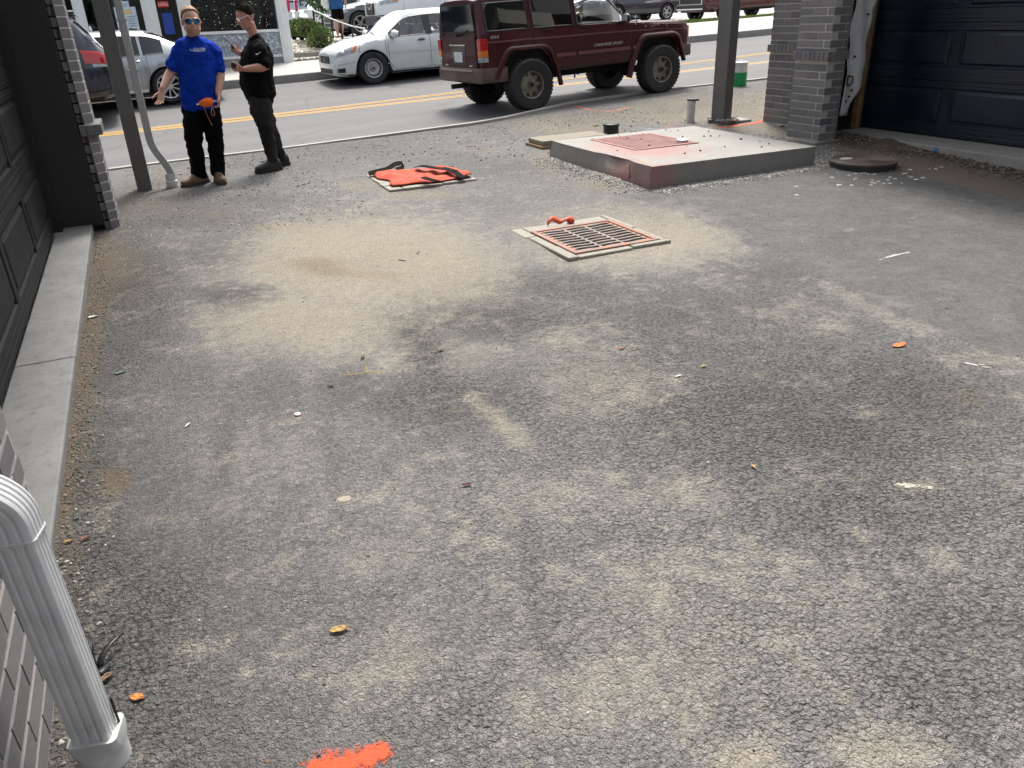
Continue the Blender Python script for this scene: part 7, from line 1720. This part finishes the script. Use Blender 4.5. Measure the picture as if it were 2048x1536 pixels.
# dirt bank along the right threshold
q = MB(); P = []; rr_ = np.random.default_rng(6)
for i in range(90):
    y = 2.4 + 5.0 * i / 89; row = []
    for j in range(9):
        s = j / 8; x = 7.715 - .42 * s * (.7 + .3 * math.sin(y * 2.1)); h = (.026 + .012 * math.sin(y * 3.3) + .010 * math.sin(y * 11)) * (1 - s) ** 1.3 * (.35 + 1.4 * float(sm(5.6, 6.8, y)))
        row.append((x, y, T(x, y) + h + rr_.uniform(-.008, .008) - .012 * s))
    P.append(row)
o = MB().grid(P).build('dirt_bank', mat('brown_soil', (.085, .062, .044), .95, var=.45, vscale=30, bmp=.8, bscale=70), smooth=180, kind='stuff')
stones('gravel', 1300, lambda rr_: (7.70 - abs(rr_.normal(0, .16)), rr_.uniform(4.4, 7.4), 1), .014, stone_mat('dirt_clod', [(0, (.045, .033, .024)), (.6, (.10, .075, .055)), (1, (.24, .20, .16))]), 48, zf=lambda x, y: GZ(x, y) + max(0, .03 * (1 - (7.7 - x) / .35)) * (.35 + 1.4 * float(sm(5.6, 6.8, y))))
# asphalt lumps on the pad
stones('asphalt_crumbs', 34, lambda rr_: (rr_.uniform(4.5, 6.2), rr_.uniform(6.4, 8.15), 1), .012, mat('asphalt_crumb', (.02, .02, .02), .9), 49, zf=lambda x, y: .255 + (.008 if 4.72 < x < 5.48 and 7.12 < y < 8 else 0))
# pale chips by the manhole
stones('mortar_chips', 46, lambda rr_: (6.3 + rr_.normal(0, .35), 5.45 + rr_.normal(0, .22), 1), .022, mat('pale_chip', (.50, .48, .44), .9), 50, flat=.25)
# ---- litter -----------------------------------------------------------------------------------------
MLF = {}
def leaf(label, at, ln, wd, rz, col, curl=.3, cat='leaf', name='leaf', sub=None):
    t = V(at); z = GZ(t.x, t.y) + .004
    if col not in MLF:
        m, n, b = new_mat('leaf_%d' % len(MLF)); co = pos(n); f = noise(n, co, 60, 4, .6)
        n.links.new(mixc(n, ramp(n, f, [(.4, 0), (.65, .85)]), col, tuple(c * .35 for c in col)), b.inputs['Base Color']); b.inputs['Roughness'].default_value = .6; MLF[col] = m
    root = thing(name, label, cat, (t.x, t.y, z), rz, 'leaves and scraps on the drive'); P = []
    for i in range(13):
        s = i / 12; w_ = wd * math.sin(math.pi * min(1, s * .97 + .03)) ** .8 * (1 - .25 * s); row = []
        for j in range(7):
            c = j / 6 * 2 - 1; row.append(((s - .5) * ln, c * w_ / 2, .002 + curl * ln * (.25 * c * c * (w_ / wd) + .35 * (s - .5) ** 2) + .0015 * math.sin(s * 17 + c * 5)))
        P.append(row)
    o = MB().grid(P).build('blade', MLF[col], root, smooth=180); o.modifiers.new('t', 'SOLIDIFY').thickness = .0012
    q = MB(); q.tube([(-ln * .62, .004, .004), (-ln * .4, 0, .004), (0, 0, .003), (ln * .42, 0, .006)], [.0014, .0014, .001, .0005], 5); q.build('vein', MLF[col], root)
    return root
YL = (.38, .24, .07); BRN = (.16, .075, .04); DBR = (.085, .035, .025); OR = (.50, .19, .03); GRN = (.10, .15, .15)
leaf('yellow brown curled leaf lying in the centre foreground below the oil stain', (0.215,1.775,0.000), .060, .030, -.15, YL, .5)
leaf('dark red brown crumpled leaf in the middle of the drive', (0.829,2.317,0.000), .038, .018, -.2, DBR, .7)
leaf('orange torn leaf beside the near downspout adapter', (-0.325,1.773,0.000), .040, .028, -.5, OR, .2)
leaf('blue grey flat leaf near the left threshold', (-0.361,4.143,-0.002), .060, .026, .35, GRN, .1)
leaf('yellow upright leaf among coarse stones at the right', (1.858,1.926,0.000), .030, .016, 1.3, YL, .6)
leaf('tan curled leaf left of the white wrapper', (2.269,2.760,0.000), .040, .016, .1, (.42, .32, .13), .5)
leaf('reddish brown leaf far up the drive centre right', (2.031,3.134,0.000), .040, .020, .0, (.28, .10, .05), .4)
leaf('brown folded leaf near the dark tyre streak', (1.197,3.601,0.000), .040, .022, .1, BRN, .5)
leaf('small dark folded leaf above the twig', (0.806,3.725,0.000), .036, .018, .8, (.10, .07, .03), .8)
leaf('small dark leaf just below the straw twig', (0.576,3.466,0.000), .038, .022, -.7, (.12, .08, .04), .7)
leaf('bright orange plastic scrap with ragged ends at the right of the drive', (3.310,2.502,0.000), .095, .05, .05, (.72, .17, .03), .08, 'plastic scrap', 'plastic_scrap')
leaf('brown dry leaf beside the near downspout pipe', (-0.398,1.886,0.000), .050, .022, .6, (.14, .07, .03), .8)
leaf('small tan leaf against the left wall edge', (-0.528,2.633,0.000), .034, .014, .2, (.40, .24, .08), .5)
leaf('small red brown leaf against the left wall edge', (-0.477,2.625,0.000), .036, .016, .5, (.20, .06, .03), .7)
leaf('yellow green scrap of leaf by the brick pier footing', (7.543,8.004,0.170), .12, .07, .4, (.50, .46, .12), .5)
leaf('small green leaf near the black riser pipe', (5.762,9.714,0.159), .11, .05, .1, (.18, .22, .03), .4)
leaf('white green paper scraps at the edge of the left threshold', (-0.519,5.208,-0.007), .06, .035, .3, (.62, .60, .52), .3, 'paper scrap', 'paper_scrap')
leaf('white cigarette like wrapper on the coarse stones', (2.088,2.716,0.000), .050, .012, .05, (.64, .64, .62), .2, 'wrapper', 'wrapper')
leaf('thin white paper strip on the left of the drive', (-0.090,3.363,-0.000), .040, .010, 1.0, (.62, .61, .58), .3, 'paper strip', 'paper_strip')
leaf('white plastic shard at the far right of the drive', (3.438,2.134,0.000), .045, .014, -.5, (.42, .40, .36), .08, 'plastic shard', 'plastic_shard')
def twig(label, pts, r_, col, cat='twig', name='twig'):
    pts = [V(p) + V((0, 0, .006)) for p in pts]; t = thing(name, label, cat, pts[0]); q = MB(); q.tube(pts, r_, 6); q.build('stem', mat('twig_%d' % len(bpy.data.materials), col, .8, var=.3, vscale=40), t, world=True); return t
tw = twig('yellow straw twig with side shoots on the left half of the drive', [(0.658,3.538,0.000), (0.734,3.516,0.000), (0.796,3.508,0.000), (0.851,3.457,0.000)], .0022, (.52, .36, .10))
q = MB(); a_ = V((0.771,3.509,0.000)); q.tube([a_ + V((0, 0, .006)), V((0.781,3.565,0.000)) + V((0, 0, .02))], .0015, 5); a_ = V((0.686,3.529,0.000)); q.tube([a_ + V((0, 0, .006)), V((0.683,3.578,0.000)) + V((0, 0, .012))], .0013, 5); q.build('side_shoot', mat('straw', (.50, .34, .10), .8), tw, world=True)
twig('short black stick on the sandy patch', [(1.501,5.309,0.008), (1.531,5.261,0.008)], .006, (.03, .025, .02), 'stick', 'stick')
twig('small upright black stick right of the other stick on sand', [(1.664,5.382,0.009), (1.694,5.424,0.010)], .005, (.03, .025, .02), 'stick', 'stick')
twig('pale thin curved straw on the sandy patch', [(1.851,5.308,0.010), (1.859,5.184,0.009), (1.900,5.129,0.009)], .0035, (.58, .52, .36), 'straw', 'straw')
bc = V((0.369,3.230,-0.000)); t = thing('bottle_cap', 'small white and red bottle cap on the left half of the drive', 'bottle cap', (bc.x, bc.y, GZ(bc.x, bc.y)))
MB().lathe([(.015, 0), (.0155, .007), (.013, .0095), (0, .0095)], 20, cap=False).build('top', mat('cap_white', (.62, .56, .50), .4), t, smooth=40); MB().lathe([(.0165, -.002), (.0165, .004), (.0155, .0045)], 20).build('rim', mat('cap_red', (.50, .10, .05), .4), t)
dc = V((0.404,2.449,0.000)); t = thing('round_stain', 'pale round dried patch the size of a coaster left of centre', 'stain', (dc.x, dc.y, GZ(dc.x, dc.y) - .004))
q = MB(); rr_ = np.random.default_rng(2); ring = [(.040 * math.cos(a) * rr_.uniform(.95, 1.04), .032 * math.sin(a) * rr_.uniform(.93, 1.05), .0035) for a in np.linspace(0, 6.28, 33)[:-1]]; q.add(ring + [(0, 0, .0045)], [(i, (i + 1) % 32, 32) for i in range(32)]); q.build('disc', mat('dried_mud', (.27, .24, .19), .9, var=.3, vscale=60), t)
q = MB(); q.tube([(x * 1.02, y * 1.02, .004) for x, y, _ in ring] + [(ring[0][0] * 1.02, ring[0][1] * 1.02, .004)], .0016, 4, cap=False); q.build('rim', mat('dried_mud_rim', (.42, .37, .28), .9), t)
# black torn plastic beside the near pipe
bp = V((-0.411,1.946,0.000)); t = thing('plastic_strip', 'torn black plastic strip sticking up beside the near white downspout', 'plastic strip', bp)
for pts, w_ in (([bp + V((-.01, -.01, .0)), bp + V((.0, .01, .03)), bp + V((.03, .04, .045)), bp + V((.06, .07, .04))], .018), ([bp + V((-.02, .0, 0)), bp + V((-.02, .03, .04)), bp + V((-.01, .06, .06))], .010), ([bp + V((-.03, -.03, .0)), bp + V((-.01, -.04, .02)), bp + V((.02, -.02, .015))], .03)):
    pts = bend(pts, .02, 4); q = MB().grid([[p + V((w_ * .5 * (1 - i / len(pts)), -w_ * .3, 0)), p + V((-w_ * .5 * (1 - i / len(pts)), w_ * .3, .004))] for i, p in enumerate(pts)]); o = q.build('strip', MT['black'], t, world=True, smooth=180); o.modifiers.new('t', 'SOLIDIFY').thickness = .0015
# ================================================================ planting, handrail and background across the road
q = MB(); P = []
def bedz(x, y): return float((terr(x, 22.72) + .13) + (lotz(x) - .02 - terr(x, 22.72) - .13) * sm(22.9, 24.7, y))
xsb = np.linspace(4.12, 12.0, 24); ysb = np.linspace(22.73, 24.92, 14)
MB().grid([[(x, y, bedz(x, y)) for y in ysb] for x in xsb]).build('planting_bed', mat('bed_soil', (.10, .085, .065), .95, var=.3), smooth=180, kind='structure')
tag(MB().box((4.14, 23.02, .5), (5.35, 23.18, bedz(4.7, 23.1) + .16)).build('garden_wall', MCD, bevel=.015), 'low grey concrete edging wall in the bed of pale stones beside the shop', 'edging wall')
stones('river_rocks', 1500, lambda rr_: (rr_.uniform(4.15, 5.9), rr_.uniform(22.8, 24.5), 1), .055, MS3, 61, zf=lambda x, y: bedz(x, y) + .01 + (.10 if y > 23.15 and y < 23.5 else 0), flat=.7)
def shrub(c, rad, label, seed, n=1500):
    t = thing('shrub', label, 'shrub', (c[0], c[1], bedz(c[0], c[1])), group='clipped round shrubs in the stone bed'); rr_ = np.random.default_rng(seed); q = MB()
    lob = [(V(rr_.normal(0, 1, 3)).normalized(), rr_.uniform(.7, 1.1)) for _ in range(14)]
    for k in range(n):
        d = V(rr_.normal(0, 1, 3)).normalized()
        if d.z < -.45: d.z = -d.z
        s = .80 + .26 * max(l[1] * max(0, d.dot(l[0])) ** 6 for l in lob); rr2 = rad * s * rr_.uniform(.62, 1.06) ** .6
        c_ = V((d.x * rr2, d.y * rr2, rad * .72 + d.z * rr2 * .9))
        up = (d + V(rr_.normal(0, .5, 3))).normalized(); sd = up.cross(V(rr_.normal(0, 1, 3))).normalized(); l_ = rr_.uniform(.035, .07); w_ = l_ * .4
        q.add([c_ - sd * w_, c_ + up * l_ * .5 - sd * w_ * .3, c_ + up * l_, c_ + sd * w_], [(0, 1, 2, 3)])
    m, n_, b = new_mat('shrub_leaf'); g = N(n_, 'ShaderNodeNewGeometry'); n_.links.new(ramp(n_, g.outputs['Random Per Island'], [(0, (.045, .085, .015)), (.6, (.09, .15, .03)), (1, (.17, .23, .05))]), b.inputs['Base Color']); b.inputs['Roughness'].default_value = .7
    q.build('foliage', m, t); q = MB()
    for k in range(6): a = k * 1.05; q.tube([(0, 0, -.05), (.3 * rad * math.cos(a), .3 * rad * math.sin(a), rad * .5), (.6 * rad * math.cos(a), .6 * rad * math.sin(a), rad * .9)], [.02, .014, .006], 6)
    q.ball((0, 0, rad * .7), rad * .55, 10, 8); q.build('stem', mat('shrub_core', (.02, .025, .01), .95), t)
for (u_, lab, rad, sd) in (((5.062,23.572,0.832), 'largest round green shrub at the front of the stone bed', .40, 1), ((4.940,24.404,0.926), 'round green shrub second from the front beside the handrail', .38, 2), ((4.877,25.226,1.050), 'round green shrub third from the front of the stone bed', .36, 3), ((4.810,26.069,1.209), 'small round green shrub nearest the white shop post', .34, 4)):
    shrub((u_[0], u_[1]), rad, lab, sd)
# landing and handrail
MB().box((5.55, 23.6, .6), (13, 24.95, 1.115)).build('landing', MCS, kind='structure', bevel=.02)
hr = thing('handrail', 'black post handrail with a bright sloping top bar beside the shrubs', 'handrail', (5.6, 24.2, 1.0))
tops = [(5.329,25.231,1.903), (5.472,24.999,1.816), (5.668,24.655,1.673), (5.867,24.324,1.558), (6.127,23.965,1.443), (6.357,23.649,1.381)]; bots = [(5.284,24.880,1.197), (5.422,24.611,1.033), (5.616,24.325,1.002), (5.845,24.079,1.074), (6.094,23.817,1.131)]
MB().tube([tops[0]] + tops[1:], .018, 10).build('top_rail', mat('bright_rail', (.55, .56, .57), .3, metal=.5), hr, world=True, smooth=60)
tp_ = [tops[0]] + [tops[i] for i in (1, 2, 3, 4)]
for a, b in zip([(5.316,25.237,1.904), (5.499,24.987,1.815), (5.678,24.644,1.659), (5.864,24.319,1.545), (6.098,23.972,1.431)], bots): MB().cyl((a[0], a[1], a[2]), (a[0], a[1], b[2] - .1), .028, n=8).build('post', MT['black'], hr, world=True)
MB().ball(tops[-1], .035, 8, 6).build('end_cap', MT['chrome'], hr, world=True)
# poles, far shop, banner, tree
MPO = mat('red_pole', (.50, .03, .09), .5)
for k, (top, bot, lab) in enumerate((((5.655,30.734,2.484), (5.517,30.128,1.214), 'left of the two red and white poles behind the shrubs'), ((6.296,32.907,2.541), (6.181,32.240,1.175), 'right one of the two red and white poles, nearer the beige suv'))):
    t = thing('sign_pole', lab, 'pole', (bot[0], bot[1], 1.13), group='red and white poles')
    zm = 1.95 if k == 0 else 1.98
    MB().box((bot[0] - .07, bot[1] - .07, 1.1), (bot[0] + .07, bot[1] + .07, zm)).build('white_sleeve', MWH, t, world=True)
    MB().box((bot[0] - .045, bot[1] - .045, zm), (bot[0] + .045, bot[1] + .045, 4.5)).build('red_post', MPO, t, world=True)
    MB().box((bot[0] - .10, bot[1] - .10, zm - .10), (bot[0] + .10, bot[1] + .10, zm)).build('cap', MWH, t, world=True)
MB().box(((5.986,33.431,2.121)[0], (5.986,33.431,2.121)[1], 2.30), ((6.507,33.189,2.100)[0], (5.986,33.431,2.121)[1] + .05, 2.36)).build('cross_bar', MT['black'], t, world=True)
FB = thing('store_building', 'long white and pale blue store building filling the far side of the lot', 'building', (20, 62, 1.13))
MFB = mat('pale_blue_wall', (.50, .55, .66), .7, var=.06)
MB().box((-2, 62, 1.0), (24, 66, 9)).build('wall', MFB, FB, world=True)
MB().box((24.05, 70, 1.0), (80, 74, 9)).build('wall', MWH, FB, world=True)
MB().box((-2, 61.9, 2.2), (24, 61.98, 2.5)).build('band', MWH, FB, world=True)
for x in (15.0, 19.0): MB().box((x, 61.85, 1.0), (x + .8, 61.97, 8)).build('dark_pier', mat('blue_grey_pier', (.06, .075, .10), .6), FB, world=True)
MTL = mat('teal_glass', (.30, .50, .50), .15, var=.3, vscale=.6)
c0 = (15.995,64.050,3.007)
MB().box((c0[0], 61.8, 1.9), (c0[0] + 4.2, 61.96, 6)).build('shop_window', MTL, FB, world=True)
for k in range(4): MB().box((c0[0] + 1.4 * k - .05, 61.7, 1.6), (c0[0] + 1.4 * k + .05, 61.79, 6)).build('mullion', MWH, FB, world=True)
q = (12.905,70.266,2.975); text('lettering', 'ELC', 1.0, (q[0] - 20, 61.8 - 62, q[2] - 1.13), (math.pi / 2, 0, 0), MT['black'], FB, ext=.02)
b0 = (9.201,33.795,2.070); BN = thing('banner', 'red and orange sale banner hanging behind the white van', 'banner', (b0[0] + .8, b0[1], b0[2]))
MB().box((b0[0], b0[1], b0[2] - .05), (b0[0] + 2.2, b0[1] + .03, b0[2] + .30)).build('red_field', mat('banner_red', (.55, .04, .08), .6), BN, world=True)
MB().box((b0[0], b0[1], b0[2] + .305), (b0[0] + 2.2, b0[1] + .03, b0[2] + .62)).build('orange_field', mat('banner_orange', (.75, .18, .05), .6), BN, world=True)
MB().box((b0[0] - .22, b0[1], 1.1), (b0[0] - .06, b0[1] + .05, b0[2] + 1.2)).build('white_post', MWH, BN, world=True)
text('lettering', 'LOWEST P', .24, (-.8 + .62, -.02, .16), (math.pi / 2, 0, 0), MWH, BN, sx=.9)
tc = (6.653,30.118,2.158); TRE = thing('young_tree', 'young green tree behind the handrail with upswept leaves', 'tree', (tc[0], tc[1], 1.13))
MB().tube([(tc[0], tc[1], 1.1), (tc[0] + .02, tc[1], 2.0), (tc[0], tc[1], 3.4)], [.05, .04, .02], 8).build('trunk', mat('bark', (.09, .07, .05), .9), TRE, world=True)
rr_ = np.random.default_rng(12); q = MB()
for k in range(700):
    d = V(rr_.normal(0, 1, 3)).normalized() * rr_.uniform(.2, 1) ** .5; c = V((tc[0] + d.x * .5, tc[1] + d.y * .5, 2.45 + d.z * .75)); a = V(rr_.normal(0, .06, 3)); b = V(rr_.normal(0, .06, 3)); q.add([c, c + a, c + a + b, c + b], [(0, 1, 2, 3)])
q.build('crown', mat('tree_leaf', (.06, .13, .03), .7, var=.5, vscale=5), TRE, world=True)
q = MB()
for k in range(5): a = k * 1.3; q.tube([(tc[0], tc[1], 1.9), (tc[0] + .3 * math.cos(a), tc[1] + .3 * math.sin(a), 2.6)], [.015, .006], 5)
q.build('limb', mat('bark_2', (.09, .07, .05), .9), TRE, world=True)
fl_ = (6.876,33.258,1.390); t = thing('small_flag', 'small pink flag on a thin wire stake in the lot', 'flag', (fl_[0], fl_[1], 1.13))
MB().cyl((fl_[0], fl_[1], 1.1), (fl_[0], fl_[1], 1.75), .008, n=6).build('stake', MT['black'], t, world=True)
P = [[(fl_[0] - .18 + .03 * i, fl_[1] + .02 * math.sin(i), 1.36), (fl_[0] - .18 + .03 * i, fl_[1] + .02 * math.cos(i), 1.76)] for i in range(7)]
MB().grid(P).build('cloth', mat('pink_flag', (.62, .35, .40), .7), t, world=True)
